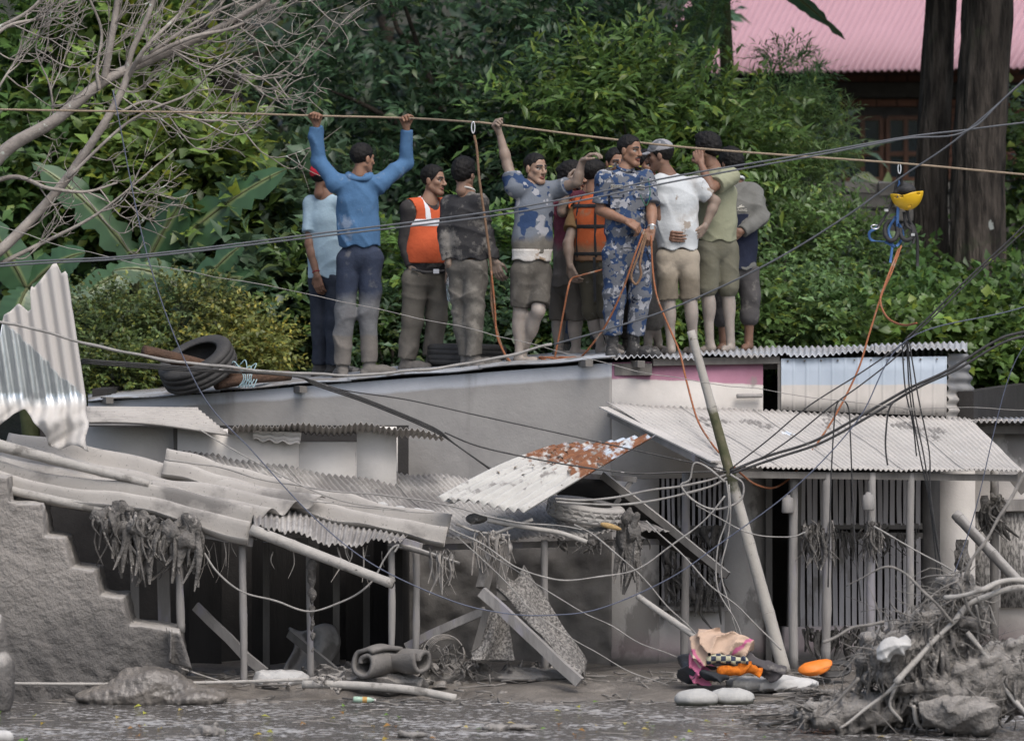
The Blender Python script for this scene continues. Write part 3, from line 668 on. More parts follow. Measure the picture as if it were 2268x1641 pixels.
# the pinnate tree that fills the middle
tree('pinnate_tree', 'large dark green tree with feathered leaves behind the men', 'tree', 1080, 7.2,
     [(1010, 120, 6.8, 1.75, 1.15, 1.0), (830, 330, 6.3, .9, 1.0, .8), (1230, 330, 6.2, 1.3, 1.05, .8), (1010, 520, 5.9, 1.5, .8, .7), (1280, 110, 7, .85, .8, .8)], 1500, 11, .14, .050, G1, 31, tr=.13, limbs=14, tw=.38, spread=.3, var=.38, yel=.05)
tree('pinnate_tree', 'lighter green sapling with long leaflets behind the officer', 'tree', 1440, 5.2,
     [(1430, 280, 5.2, .7, .5, .5), (1565, 310, 5.3, .5, .28, .4), (1300, 250, 5.2, .55, .4, .4), (1600, 390, 5.0, .45, .32, .4)], 620, 11, .135, .045, G2, 32, tr=.06, limbs=9, tw=.42, yel=.15)
# left: pale broad-leaved scrub
for i, (u, y, lob, col, lab) in enumerate([
    (120, 6.5, [(110, 190, 6.5, .95, .7, .6), (240, 120, 7, .8, .6, .5)], G2, 'broad leaved green tree behind bare branches at upper left'),
    (330, 6.0, [(300, 300, 6, .7, .55, .5), (310, 150, 6.6, .6, .5, .5)], G3, 'light green broad leaved shrub in the gap of bare branches'),
    (90, 5.6, [(60, 430, 5.6, .7, .55, .4), (190, 420, 5.8, .6, .45, .4)], G2, 'green shrub at left edge below the thick bare limb'),
    (430, 5.2, [(430, 400, 5.2, .6, .4, .4), (310, 440, 5.4, .55, .4, .4), (500, 470, 5, .4, .4, .3)], G3, 'bright yellow green shrub above the big banana leaf'),
    (640, 5.0, [(640, 520, 5, .6, .6, .4), (600, 660, 4.6, .6, .5, .4)], G1, 'dark leafy shrub just left of the man in red cap')]):
    tree('broadleaf_shrub', lab, 'shrub', u, y, lob, 520, 7, .17, .095, col, 40+i, tr=.05, limbs=9, group='shrubs on the slope behind', tw=.34, var=.42, yel=.14)
# shrubs behind the legs
for i, (u, v, y, rx, rz, col, ln, lab) in enumerate([
    (690, 690, 4.2, .5, .5, G2, .11, 'low green shrub behind the legs of the red capped man'),
    (890, 640, 4.4, .5, .55, G2, .12, 'green shrub between the man in blue and the vest'),
    (870, 770, 3.8, .6, .28, G1, .10, 'low dark shrub behind the muddy boots'),
    (1010, 700, 4.2, .6, .5, G1, .10, 'green shrub behind the man in muddy dark jacket'),
    (1120, 640, 4.4, .5, .6, G2, .11, 'leafy shrub right of the hanging rope'),
    (1130, 770, 3.9, .6, .28, G1, .10, 'low shrub behind the flat tyre on the roof'),
    (1420, 720, 4.1, .7, .4, G2, .10, 'low shrub behind the legs of the officer'),
    (1740, 560, 5.2, .55, .6, G5, .07, 'pale green bush right of the man in grey jacket'),
    (1720, 700, 4.4, .6, .4, G5, .075, 'low green bush beside the rolled trousers at right'),
    (1560, 700, 4.2, .5, .45, G2, .10, 'green bush behind the bare legs at right')]):
    tree('low_shrub', lab, 'shrub', u, y, [(u, v, y, rx, rz, .35)], 300, 8, ln, ln*.5, col, 60+i, tr=.03, limbs=6, group='low shrubs behind the men', tw=.28, spread=.2, yel=.12)
# small leaved hedge beside the tyre
for i, (u, v, y, rx, rz, lab) in enumerate([(240, 740, 3.4, .5, .30, 'small leaved hedge bush right of the torn tin sheet'), (400, 710, 3.6, .5, .28, 'small leaved hedge bush behind the tilted tyre'), (540, 770, 3.3, .33, .26, 'yellow green hedge bush right of the tilted tyre'), (250, 830, 3.0, .45, .22, 'low tangled bush under the log at roof edge')]):
    tree('hedge_bush', lab, 'bush', u, y, [(u, v, y, rx, rz, .3)], 560, 9, .052, .032, G6 if i == 2 else (.075, .115, .035), 80+i, tr=.02, limbs=14, group='hedge bushes beside the tyre', tw=.2, spread=.12, yel=.22, var=.45)
# feathery weeds and scrub on the right
for i, (u, v, y, rx, rz, n, ln, wd, col, lab) in enumerate([
    (1490, 40, 7.4, .42, .36, 420, .06, .016, (.07, .15, .035), 'bright feathery tree left of the pink roof'),
    (1740, 200, 7.0, .16, .40, 260, .10, .016, G5, 'tall feathery weed in front of the pink roof'),
    (1760, 330, 6.6, .42, .45, 520, .10, .018, G5, 'feathery weed clump left of the wooden window'),
    (1690, 380, 6.2, .42, .35, 400, .09, .02, G5, 'pale feathery bush behind the khaki shirt'),
    (1850, 590, 6.0, .5, .38, 420, .10, .03, G5, 'soft green weeds below the low stone wall'),
    (1930, 730, 5.4, .6, .25, 420, .11, .05, G2, 'green weeds below the hanging harness'),
    (1810, 740, 4.6, .6, .25, 360, .08, .05, G2, 'low green weeds behind the roof right of the men')]):
    tree('feathery_weed', lab, 'weed', u, y, [(u, v, y, rx, rz, .3)], n, 10, ln, wd, col, 90+i, tr=.018, limbs=8, bark=m_stem, group='weeds right of the men', tw=.26, spread=.15, var=.3, yel=.1, ang=.7)
for i, (u, v, y, rx, rz, lab) in enumerate([(2060, 700, 6.2, .35, .35, 'heart leaved vine at the foot of the dark trunks'), (2200, 820, 4.6, .45, .35, 'heart leaved vine mass at right edge behind the cables'), (2260, 720, 5.2, .4, .25, 'vine tangle right of the thick trunk'), (2000, 800, 4.3, .5, .2, 'low vines behind the right end of the roof'), (2262, 400, 7.4, .3, .5, 'pale leafy shrub between trunk and right edge')]):
    tree('vine_clump', lab, 'vine', u, y, [(u, v, y, rx, rz, .3)], 360, 7, .105, .085, G2 if i != 4 else G5, 110+i, tr=.02, limbs=6, bark=m_stem, group='vines at right', tw=.3, spread=.2, yel=.1)
# banana plants
def banana_leaf(p0, p1, sag, width, seed, par, face=(0, -1, .6), col=(.040, .092, .040)):
    r = np.random.default_rng(seed); p0 = P(*p0); p1 = P(*p1); t = np.linspace(0, 1, 22); L_ = np.linalg.norm(p1-p0)
    mid = p0+(p1-p0)*t[:, None]+A(0, 0, 1)*(sag*L_*4*t*(1-t))[:, None]
    T = nrm(np.gradient(mid, axis=0)); S_ = nrm(np.cross(T, A(*face))); N_ = np.cross(S_, T)
    wv = (1-.4*(r.random(22) < .2))*width*np.sin(np.clip(t*.96+.04, 0, 1)**.75*math.pi)**.6
    s = np.linspace(-1, 1, 9); G = mid[:, None]+S_[:, None]*(s[None]*wv[:, None]/2)[..., None]+N_[:, None]*(-(.25*np.abs(s)[None]**1.0)*wv[:, None]*.5+.012*np.sin(t*70+seed)[:, None]*np.abs(s)[None])[..., None]
    c = np.tile(np.array(col), (G.shape[0]*9, 1))*(1+.12*np.sin(np.repeat(t, 9)*90))[:, None]
    c = c.reshape(22, 9, 3); c[:, 4] = (.22, .26, .10); c = c.reshape(-1, 3)
    V = G.reshape(-1, 3); o = obj('leaf', V, grid_faces(22, 9), m_banana, par, smooth=True, col=c)
    obj('midrib', *tube(mid, radii(22, .016, .004), 6), m_stem, o)
for i, (u, y, top, leaves, lab) in enumerate([
    (300, 4.6, (310, 560), [((330, 600, 4.5), (640, 372, 4.3), .06, .42), ((320, 590, 4.5), (420, 420, 4.3), .03, .40), ((310, 590, 4.6), (70, 360, 4.6), .08, .34), ((310, 600, 4.4), (470, 690, 4.1), .10, .34), ((300, 600, 4.5), (150, 700, 4.2), .12, .32)], 'banana plant with broad paddle leaves at left of the men'),
    (70, 4.2, (60, 620), [((60, 640, 4.1), (190, 560, 3.9), .10, .36), ((60, 640, 4.1), (-40, 480, 4.0), .05, .36), ((70, 640, 4.0), (230, 720, 3.8), .15, .3), ((60, 640, 4.0), (20, 780, 3.8), .15, .34)], 'banana plant at left edge above the torn tin sheet'),
    (420, 4.0, (420, 640), [((420, 650, 3.9), (620, 640, 3.7), .14, .3), ((415, 650, 3.9), (250, 600, 3.8), .14, .32), ((420, 650, 3.9), (380, 790, 3.7), .05, .34), ((430, 650, 3.9), (540, 540, 3.8), .06, .3)], 'dark banana plant behind the hedge and tyre'),
    (1700, 9, (1600, -60), [((1640, -90, 8.5), (1872, 88, 8.2), .04, .17), ((1600, -60, 8.4), (1545, 160, 8.1), .0, .30), ((1610, -60, 8.4), (1480, 130, 8.2), .03, .26)], 'banana plant hanging over the pink roof from above')]):
    p = P(u, 626, y); base = A(p[0], y, float(terrain_z(np.array(p[0]), np.array(float(y))))-.05)
    t = thing('banana_plant', lab, 'banana plant', base, 'banana plants')
    obj('stem', *branch(base, P(*top, y), .09, .06, .05, 8, i, 9), m_stem, t)
    for k, l in enumerate(leaves): banana_leaf(*l, 100*i+k, t)
# big trunks
m_trunk = mat('dark_tree_bark', (.085, .070, .058), (.020, .016, .013), sc=13, hard=(.40, .60), bump=1.0, bsc=20, bdist=.08, stretch=(1, 1, .16), layers=[((.30, .32, .30), dict(type='n', t=.70, sc=3.2, soft=.02)), ((.035, .06, .02), dict(type='n', t=.62, sc=2, soft=.1, mul=.6))])
def big_trunk(lab, pts, r0, r1, seed, name='tall_tree', mt=None, ridge=.085, limbs=()):
    pts = spline([P(*p) for p in pts], 14); b0 = pts[0].copy()
    t = thing(name, lab, 'tree', b0); n = 40; V, Fs = tube(pts, radii(len(pts), r0, r1), n)
    ax = np.repeat(pts, n, 0); rad = V-ax; a = np.arctan2(rad[:, 1], rad[:, 0]); z = V[:, 2]
    k = 1+ridge*(np.sin(a*11+2*np.sin(z*2.3+seed))*.6+np.sin(a*19+z*6)*.35+.5*np.sin(a*5+z*1.1))+.03*vnoise(V, 9, seed)
    obj('trunk', ax+rad*k[:, None], Fs, mt or m_trunk, t)
    for q in limbs: obj('limb', *branch(P(*q[0]), P(*q[1]), q[2], q[2]*.4, .1, 10, seed), mt or m_trunk, t)
    r = np.random.default_rng(seed); c = P(pts.shape[0]*0+1134, 0, 0); top = pts[-1]
    nl = 2600; pos = top+r.normal(0, 1, (nl, 3))*A(2.2, 1.3, .5)+A(0, 0, .4); pos[:, 2] = np.maximum(pos[:, 2], top[2]-.5*r.random(nl)); d = nrm(r.normal(size=(nl, 3))); up = nrm(r.normal(size=(nl, 3))+A(0, 0, 1.5))  # crown out of view, widened and thickened to shade the wood below
    V, Fq, c = leaf_geo(pos, d, up, r.uniform(.2, .45, nl), r.uniform(.1, .2, nl), np.array(G1)*r.uniform(.7, 1.3, nl)[:, None]); obj('crown', V, Fq, m_leaf, t, smooth=False, col=c)
big_trunk('thick dark rough barked trunk at the right edge', [(2170, 700, 6.5), (2165, 560, 6.5), (2172, 300, 6.5), (2190, 0, 6.5), (2200, -320, 6.5)], .25, .205, 3)
big_trunk('slimmer dark tree trunk left of the thick one', [(2065, 640, 7.0), (2062, 450, 7), (2072, 250, 7), (2085, 0, 7), (2098, -330, 7)], .155, .13, 5)
m_lichen = mat('lichened_bark', (.05, .042, .036), (.022, .02, .018), sc=8, bump=.8, bsc=18, bdist=.03, layers=[((.33, .35, .34), dict(type='n', t=.60, sc=3.4, soft=.03))])
big_trunk('dark leaning trunk with white lichen patches behind the bare branches', [(560, 720, 8), (545, 420, 8), (525, 280, 8), (480, 130, 8), (415, 40, 8.2), (330, -200, 8.5)], .12, .11, 8, mt=m_lichen)
big_trunk('dark trunk in the wood at upper left', [(150, 600, 10), (135, 250, 10), (90, 60, 10), (60, -200, 10)], .17, .13, 9)
# far house with the pink roof
fh = thing('pink_roofed_house', 'brick house under a pink corrugated roof far behind the trees', 'house', A(6.5, 21, 2.2))
m_pinkroof = mat('pink_painted_tin', (.38, .235, .268), (.345, .21, .24), sc=1.5, rough=.55, bump=.1, layers=[((.30, .15, .17), dict(type='n', t=.70, sc=2.5, soft=.03))])
hy = 20.0
for i in range(3):
    u0 = 1440+i*330
    TLp, TRp = P(u0+330, -260, hy+4), P(u0+660, -260, hy+4)
    G = corr(P(u0+235, -300, hy+3.5), P(u0+235+330, -300, hy+3.5), P(u0, 166-i*6, hy), P(u0+330, 160-i*6, hy), 22, .020, nt=6)
    sheet('roof_sheet', G, m_pinkroof, fh, th=.006)
m_brick = mat('old_brick', (.16, .075, .05), (.10, .05, .035), sc=4, bump=.5)
m_mortar = mat('mortar', (.055, .05, .045), (.035, .03, .028), sc=6, bump=.4)
wall0, wall1 = P(1560, 626, hy+1.2), P(2420, 626, hy+1.2)
obj('wall', *box(A((wall0[0]+wall1[0])/2, hy+1.3, 3.6), wall1[0]-wall0[0], .15, 5.0), m_mortar, fh, smooth=False)
for row in range(15):
    z = P(0, 398, hy+1.2)[2]+row*.095
    for k in range(24):
        x = P(1850, 626, hy+1.2)[0]+(k+.5*(row % 2))*.24
        if P(1865, 0, hy)[0]-.05 < x < P(2050, 0, hy)[0]+.05 and row < 9: continue
        if x > P(2290, 0, hy)[0] or row in (10, 11): continue
        obj('brick', *box(A(x, hy+1.2, z+.04), .225, .06, .080), m_brick, fh, smooth=False)
obj('lintel_band', *box(A((wall0[0]+wall1[0])/2, hy+1.17, P(0, 398, hy+1.2)[2]+.95+.09), wall1[0]-wall0[0], .2, .17), m_mortar, fh, smooth=False)
m_frame = mat('brown_window_wood', (.10, .042, .02), (.06, .026, .014), sc=6, rough=.5, bump=.2)
m_glass = mat('dark_glass', (.012, .018, .028), (.008, .012, .02), sc=2, rough=.08, bump=0, spec=.6)
for u0, u1 in ((1868, 1952), (1966, 2046)):
    z0, z1 = P(0, 398, hy+1.1)[2], P(0, 262, hy+1.1)[2]; x0, x1 = P(u0, 0, hy+1.1)[0], P(u1, 0, hy+1.1)[0]
    wv = obj('window', *box(A((x0+x1)/2, hy+1.12, (z0+z1)/2), x1-x0, .03, z1-z0), m_glass, fh, smooth=False)
    for x in np.linspace(x0, x1, 3): obj('frame', *box(A(x, hy+1.08, (z0+z1)/2), .05, .07, z1-z0), m_frame, wv, smooth=False)
    for z in (z0, z0+(z1-z0)*.42, z1): obj('frame', *box(A((x0+x1)/2, hy+1.085, z), x1-x0, .06, .05), m_frame, wv, smooth=False)
# low stone wall below it
sw = thing('stone_wall', 'low grey stone wall below the pink roofed house', 'wall', P(1900, 480, 12))
m_stone = mat('grey_stone', (.17, .16, .145), (.09, .085, .078), sc=5, bump=.6, bsc=20, layers=[((.04, .06, .02), dict(type='n', t=.58, sc=4, soft=.1))])
for row in range(4):
    u = 1660+rng.uniform(0, 40)
    while u < 2110:
        wpx = rng.uniform(45, 95); v0 = 402+row*30
        c = P(u+wpx/2, v0+15, 12.0+rng.normal(0, .02)); V, Fs = box(c, wpx/F*52*.95, .3, 30/F*52*.93)
        V = V+rng.normal(0, .01, V.shape); obj('stone', V, Fs, m_stone, sw, smooth=False); u += wpx
# bare tree leaning in from the left
m_bare = mat('pale_dead_bark', (.30, .265, .23), (.18, .155, .135), sc=9, bump=.6, bsc=40, bdist=.01, layers=[((.42, .46, .40), dict(type='n', t=.63, sc=11, soft=.04))])
bt = thing('bare_tree', 'leafless pale tree reaching in from the left edge', 'tree', A(-6.2, 1.8, 1.0))
YB = 1.6
def wob(pts, y, r0, r1, seed):
    r = np.random.default_rng(seed); q = spline([P(a, b, y+r.normal(0, .05)) for a, b in pts], 7)
    return tube(q, radii(len(q), r0, r1), 8), q
obj('trunk', *branch(A(-6.2, 1.8, .9), P(-420, 720, YB), .16, .12, .03, 8, 1, 12), m_bare, bt)
main = [([(-420, 720), (-250, 620), (-100, 500), (0, 345), (120, 268), (230, 180), (330, 135), (450, 80), (560, 20), (680, -60)], .075, .016),
        ([(-420, 720), (-200, 640), (-60, 590), (0, 555), (90, 465), (160, 380), (230, 275), (275, 190), (290, 120), (330, 30), (360, -80)], .055, .018),
        ([(230, 180), (246, 90), (260, 0), (262, -80)], .032, .022), ([(275, 190), (320, 110), (400, 30), (470, -40)], .022, .010),
        ([(220, 200), (215, 150), (225, 70), (195, -10)], .016, .009), ([(300, 140), (420, 85), (520, 60), (620, 5)], .022, .007),
        ([(-200, 540), (0, 398), (110, 418), (190, 425), (260, 405)], .024, .008), ([(0, 585), (90, 540), (190, 490), (260, 440), (390, 330)], .020, .005),
        ([(150, 395), (260, 290), (330, 245), (420, 208), (470, 160), (560, 120)], .014, .004), ([(255, 255), (330, 225), (420, 262), (500, 268), (545, 268)], .013, .004),
        ([(330, 120), (450, 40), (560, -10), (640, -60)], .016, .006), ([(400, 100), (480, 130), (560, 175), (640, 165)], .008, .003), ([(-150, 120), (0, 60), (70, 20), (110, -30)], .02, .01), ([(-60, 300), (0, 190), (40, 120), (60, 30)], .012, .005), ([(120, 270), (110, 190), (80, 110), (100, 30)], .010, .004), ([(-100, 200), (0, 70), (90, 40), (150, 0)], .018, .008)]
rb = np.random.default_rng(77)
for i, (pts, r0, r1) in enumerate(main):
    (V, Fs), q = wob(pts, YB, r0, r1, i); lb = obj('limb', V, Fs, m_bare, bt)
    tw = MB(); nn = 14 if i < 2 else 6
    for k in range(nn):
        j = rb.integers(len(q)//3 if i < 2 else 2, len(q)-1); p = q[j]; d = unit(q[min(j+1, len(q)-1)]-q[j-1])
        for lvl in range(2):
            L_ = rb.uniform(.35, 1.05)*(1 if lvl == 0 else .6)*(.75 if i < 2 else .85); sgn = rb.choice([-1, 1])
            dd = unit(d*.8+A(.35, rb.normal(0, .4), sgn*rb.uniform(.2, .9))); e = p+dd*L_; c = p+dd*L_*.5+A(0, 0, -.10*L_)+rb.normal(0, .03, 3)
            e2 = e+A(0, 0, .30*L_)
            qq = spline([p, c, e2], 5); tw.add(*tube(qq, radii(len(qq), .0075 if lvl == 0 else .005, .0022), 5))
            for z in range(3):
                p3 = qq[rb.integers(3, len(qq))]; e3 = p3+unit(dd+A(0, 0, .3)+rb.normal(0, .5, 3)*A(1, .5, 1))*L_*rb.uniform(.2, .55)
                q3 = spline([p3, (p3+e3)/2+rb.normal(0, .025, 3), e3], 4); tw.add(*tube(q3, radii(len(q3), .0042, .0018), 4))
            p = c; d = dd
    tag(tw.build('twig', m_bare, lb, smooth=True), kind='stuff')
# ================================================================ people
SKIN = (.205, .112, .072); MSK = (.235, .205, .18); MARM = (.20, .15, .118); HAIR = (.012, .010, .010)
m_skin = mat('skin', .14, attr=True, sc=14, rough=.55, bump=.15, bsc=120, bdist=.003, spec=.35, sss=.12)
m_hair = mat('black_hair', (.011, .0095, .009), (.005, .0045, .0045), sc=60, rough=.6, bump=.8, bsc=160, bdist=.006, stretch=(1, 1, .4), spec=.18)
def frame(yaw, pitch=0, roll=0):
    y = R(yaw); f = A(math.sin(y), -math.cos(y), 0); r = A(-math.cos(y), -math.sin(y), 0); u = A(0, 0, 1)   # r: the person's right
    p = R(pitch); f, u = f*math.cos(p)-u*math.sin(p), u*math.cos(p)+f*math.sin(p)
    q = R(roll); r, u = r*math.cos(q)+u*math.sin(q), u*math.cos(q)-r*math.sin(q)
    return r, f, u
def head_prims(c, fr, s=1.0, stache=False, beard=False, seed=0):
    r, f, u = fr; Mx = np.stack([r, f, u]); hv = np.random.default_rng(seed+500).uniform(-1, 1, 6)
    W = lambda x, y, z: c+s*(r*x*(1+.05*hv[0])+f*(y+(.006*hv[1] if y > .1 else 0)+(.005*hv[2] if z < -.09 else 0))+u*z*(1+.05*hv[3] if z < 0 else 1))
    e = lambda p, rad, k=.012, tag=0: el(W(*p), A(*rad)*s, k, tag, Mx)
    q = lambda a, b, r1, r2, k=.008, tag=0: rc(W(*a), W(*b), r1*s, r2*s, k, tag)
    Ps = [e((0, -.012, .036), (.074, .094, .082)), e((0, .026, -.034), (.058, .064, .078), .03), el(W(0, .068, -.098), A(.021, .020, .018)*s, .025, 0, Mx)]
    for sg in (-1, 1):
        Ps += [q((sg*.055, -.002, -.05), (sg*.022, .066, -.096), .016, .014, .03), e((sg*.042, .058, -.016), (.020, .018, .018), .02),
               q((sg*.046, .068, .024), (sg*.012, .083, .022), .009, .010, .015)]
        so = el(W(sg*.031, .094, .003), A(.017, .017, .013)*s, .012, 0, Mx); so['op'] = -1; Ps.append(so)
        Ps += [e((sg*.031, .0715, .003), (.0125, .0115, .0105), .004, 4), e((sg*.031, .0785, .003), (.0062, .0058, .0068), .002, 5),
               q((sg*.046, .0735, .0115), (sg*.017, .0805, .0115), .0042, .0042, .004, 2),
               q((sg*.050, .072, .0265), (sg*.015, .089, .0265), .0048, .006, .004, 2),
               e((sg*.078, -.004, -.006), (.010, .019, .031), .008), e((sg*.0125, .098, -.030), (.0085, .011, .008), .008)]
    Ps += [q((0, .086, .014), (0, .110, -.024), .0075, .0125, .012), q((-.021, .0845, -.060), (.021, .0845, -.060), .0055, .0055, .008, 3), e((0, .0895, -.056), (.016, .009, .0055), .006, 3), e((0, .089, -.066), (.014, .010, .0065), .006, 3)]
    mo = q((-.020, .0945, -.0605), (.020, .0945, -.0605), .0028, .0028, .003, 3); mo['op'] = -1; Ps.append(mo)
    if stache: Ps += [q((0, .0945, -.046), (sg*.026, .0835, -.053), .007, .0045, .004, 2) for sg in (-1, 1)]
    if beard:
        Ps += [q((sg*.060, .010, -.045), (sg*.040, .058, -.085), .013, .012, .01, 2) for sg in (-1, 1)]+[e((0, .070, -.102), (.026, .022, .017), .01, 2)]+[q((0, .0945, -.046), (sg*.024, .084, -.055), .006, .004, .004, 2) for sg in (-1, 1)]
    return Ps
def hair_mesh(c, fr, s, style):
    r, f, u = fr; Mx = np.stack([r, f, u]); W = lambda x, y, z: c+s*(r*x+f*y+u*z)
    g = dict(short=.007, crop=.004, thick=.016, long=.014, wave=.018)[style]
    Ps = [el(W(0, -.013, .038), A(.076+g*.7, .096+g, .083+g*1.2)*s, .01, 0, Mx)]
    if style in ('long',): Ps += [el(W(0, -.075, -.03), A(.060, .045, .075)*s, .03, 0, Mx), el(W(0, -.11, .045), A(.03, .03, .03)*s, .02, 0, Mx)]
    if style in ('thick', 'wave'): Ps += [el(W(0, .045, .105), A(.055, .045, .030)*s, .03, 0, Mx), el(W(0, -.07, .0), A(.066, .04, .06)*s, .03, 0, Mx)]
    def clip(X):
        d = (X-c)/s; y = d@f; z = d@u; x = np.abs(d@r)
        a = y*.77-z*.64-.012+.010*np.sin(x*60)-(.02 if style in ('wave', 'thick') else 0)*(y > .03)
        if style == 'crop': a = a+.018*(z < .045)
        if style == 'long': a = np.where(y < -.02, -1, a)
        b = -z-.075-(.05 if style == 'long' else 0)
        return np.maximum(a, b)*s
    am = .0022 if style in ('crop', 'short') else .0034
    return sdf(Ps, .006, disp=lambda X: am*vnoise(X, 95, 4)+am*.8*vnoise(X, 190, 9), clip=clip)
def hand_prims(w, d, n, side, curl, s=1.0, tag=0):
    d = unit(d); n = unit(np.asarray(n)-d*(np.asarray(n)@d)); t = np.cross(d, n)*side; Ps = []
    pc = [-.030, -.010, .011, .029]; fl = [.060, .072, .078, .070]     # little .. index (towards the thumb)
    for k in range(4):
        b = w+s*(d*(.080 if k else .074)+t*pc[k]); Ps.append(rc(w+s*(d*.008+t*pc[k]*.55), b, .013*s, .0115*s, .010, tag))
        dd = d.copy(); nn = n.copy(); p = b; a = 0
        for j, fr_ in enumerate((.45, .32, .26)):
            a = curl*(1.0, 1.15, .8)[j]*(1+.06*(k-1.5)); dd, nn = dd*math.cos(a)+nn*math.sin(a), nn*math.cos(a)-dd*math.sin(a)
            e = p+dd*fl[k]*fr_*1.15*s; Ps.append(rc(p, e, (.0098-.0009*j)*s, (.0090-.0009*j)*s, .003, tag)); p = e
    b = w+s*(d*.020+t*.024); m1 = b+s*unit(d*.75+t*.65+n*.35)*.040; m2 = m1+s*unit(d*.9+t*(.25-.5*min(curl, 1))+n*(.3+.5*curl))*.030; m3 = m2+s*unit(d*.8-t*.5*curl+n*(.2+.5*curl))*.024
    Ps += [rc(b, m1, .014*s, .0115*s, .01, tag), rc(m1, m2, .011*s, .0095*s, .004, tag), rc(m2, m3, .0095*s, .0075*s, .004, tag)]
    return Ps
def wrinkle(amp, seed, sc=1.0, sgn=1.0):
    r = np.random.default_rng(seed); D = []
    for k in range(5):
        d = A(r.normal(0, 1.3), r.normal(0, .7), 1.0); D.append((unit(d), r.uniform(13, 27), r.uniform(0, 6)))
    def f(X):
        amp_ = -amp*sgn; out = amp*.45*vnoise(X, 20*sc, seed)
        for k, (d, w_, ph) in enumerate(D):
            m_ = np.clip(vnoise(X, 6.5, seed+k+3)*1.6-.15, 0, 1)
            out = out+amp_*1.5*m_*(1-np.abs(np.sin((X@d)*w_*sc+1.6*vnoise(X, 7, seed+20+k)+ph)))**1.7
        return out
    return f
NAT = [0]
def person(label, Y, head, yaw, nk, sh, aL, aR, lL, lR, top, bottom, waist, hem, tyaw=None, pitch=4, roll=0, hair='short', skin=SKIN, mudarm=(0, 0), mudleg=0, shoes=None, belly=0, tw=1.0, hs=1.0, cap=None,
           stache=False, beard=False, hands=(.5, .5), palm=(None, None), extra=None, group='men standing on the roof', mudface=.0):
    """coordinates are photo columns/rows; a third number is a depth offset in metres"""
    NAT[0] += 1; sd_ = NAT[0]*13
    tyaw = yaw if tyaw is None else tyaw
    def Q(p): return P(p[0], p[1], Y+(p[2] if len(p) > 2 else 0))
    r, f, u = frame(tyaw); cs = math.cos(R(tyaw)); sn = math.sin(R(tyaw)); sg = 1 if cs > 0 else -1
    def dyl(right): return (sg*sn*.17)*(1 if right else -1)
    S = [Q((*sh[i][:2], (sh[i][2] if len(sh[i]) > 2 else dyl(i == 1)))) for i in (0, 1)]
    arms = []
    for i, a in enumerate((aL, aR)): arms.append(None if a is None else [S[i]]+[Q((*p[:2], (p[2] if len(p) > 2 else dyl(i == 1)))) for p in a])
    legs = []
    for i, l in enumerate((lL, lR)):
        dl = dyl(i == 1)*.5; q = [Q((*p[:2], (p[2] if len(p) > 2 else dl))) for p in l]
        z0 = roof_z(q[2][0], q[2][1])+.012; q[2][2] = z0+.085
        if len(q) < 4:
            tf = frame(tyaw)[1]; q.append(q[2]+tf*.16)
        q[3] = A(q[3][0], q[3][1], z0+.022)
        dxy = (q[3]-q[2])[:2]; L_ = np.linalg.norm(dxy)
        if L_ > .17: q[3][:2] = q[2][:2]+dxy/L_*.17
        legs.append(q)
    base = A((legs[0][2][0]+legs[1][2][0])/2, (legs[0][2][1]+legs[1][2][1])/2, min(l[3][2] for l in legs)-.022)
    T = thing('person', label, 'person', base, group)
    hc = Q(head); fr = frame(yaw, pitch, roll); N_ = Q(nk); hip = (legs[0][0]+legs[1][0])/2; msh = (S[0]+S[1])/2
    wz = P(0, waist, Y)[2]; hz = P(0, hem, Y)[2]
    ch = msh*.75+hip*.25+A(0, 0, .0)-f*.005; wa = msh*.38+hip*.62
    FL = (f, .66)
    # ---- body
    B = [rc(N_-u*.03, hc-fr[2]*.075-fr[1]*.012, .056, .050, .03), rc(S[0], S[1], .048, k=.04), rc(ch, wa, .135*tw, .122*tw, .05, flat=FL), rc(wa, hip+u*.08, .118*tw, .112*tw, .05, flat=FL), rc(N_-u*.02, msh-u*.05, .062, .09, .05, flat=FL)]
    ex = []; cols = [skin, MSK, HAIR, (skin[0]*.8, skin[1]*.5, skin[2]*.55), (.26, .24, .225), (.02, .012, .01), MARM]
    for i, a in enumerate(arms):
        if a is None: continue
        tg = 6 if mudarm[i] else 0
        B += [rc(a[0], a[1], .047, .039, .02, tg), rc(a[1], a[1]+(a[2]-a[1])*.35, .040, .040, .02, tg), rc(a[1]+(a[2]-a[1])*.3, a[2], .040, .026, .02, tg)]
    ll = bottom.get('len', 1.9)
    for l in legs:
        kn, an = l[1], l[2]; back = unit(A(*(an-kn)))
        fo = unit(A(*(l[3]-l[2])[:2], 0))
        B += [rc(l[0], kn, .078*tw, .054, .02, mudleg), rc(kn, an, .050, .034, .02, mudleg), el(kn+(an-kn)*.30-fo*(.018 if ll < 1.5 else .0), A(.048, .050, .11)*(1 if ll < 1.5 else .8), .03, mudleg)]
        if shoes is None or shoes == 'sandal':
            B += [rc(an, an-A(0, 0, .05)-fo*.025, .032, .030, .015, mudleg), rc(an-A(0, 0, .055), l[3], .030, .024, .03, mudleg), rc(l[3], l[3]+fo*.045-A(0, 0, .004), .030, .018, .02, mudleg)]
    V, Qd, C = sdf(B, .0095, cols=cols)
    parts = [(V, Qd, C)]
    H = head_prims(hc, fr, hs, stache, beard, sd_); H.append(rc(hc-fr[2]*.06*hs-fr[1]*.015, hc-fr[2]*.13*hs-fr[1]*.02, .047*hs, .050*hs, .02))
    cols2 = list(cols)
    if mudface: cols2[0] = tuple(np.array(skin)*(1-mudface)+np.array(MSK)*mudface)
    parts.append(sdf(H, .0042, cols=cols2))
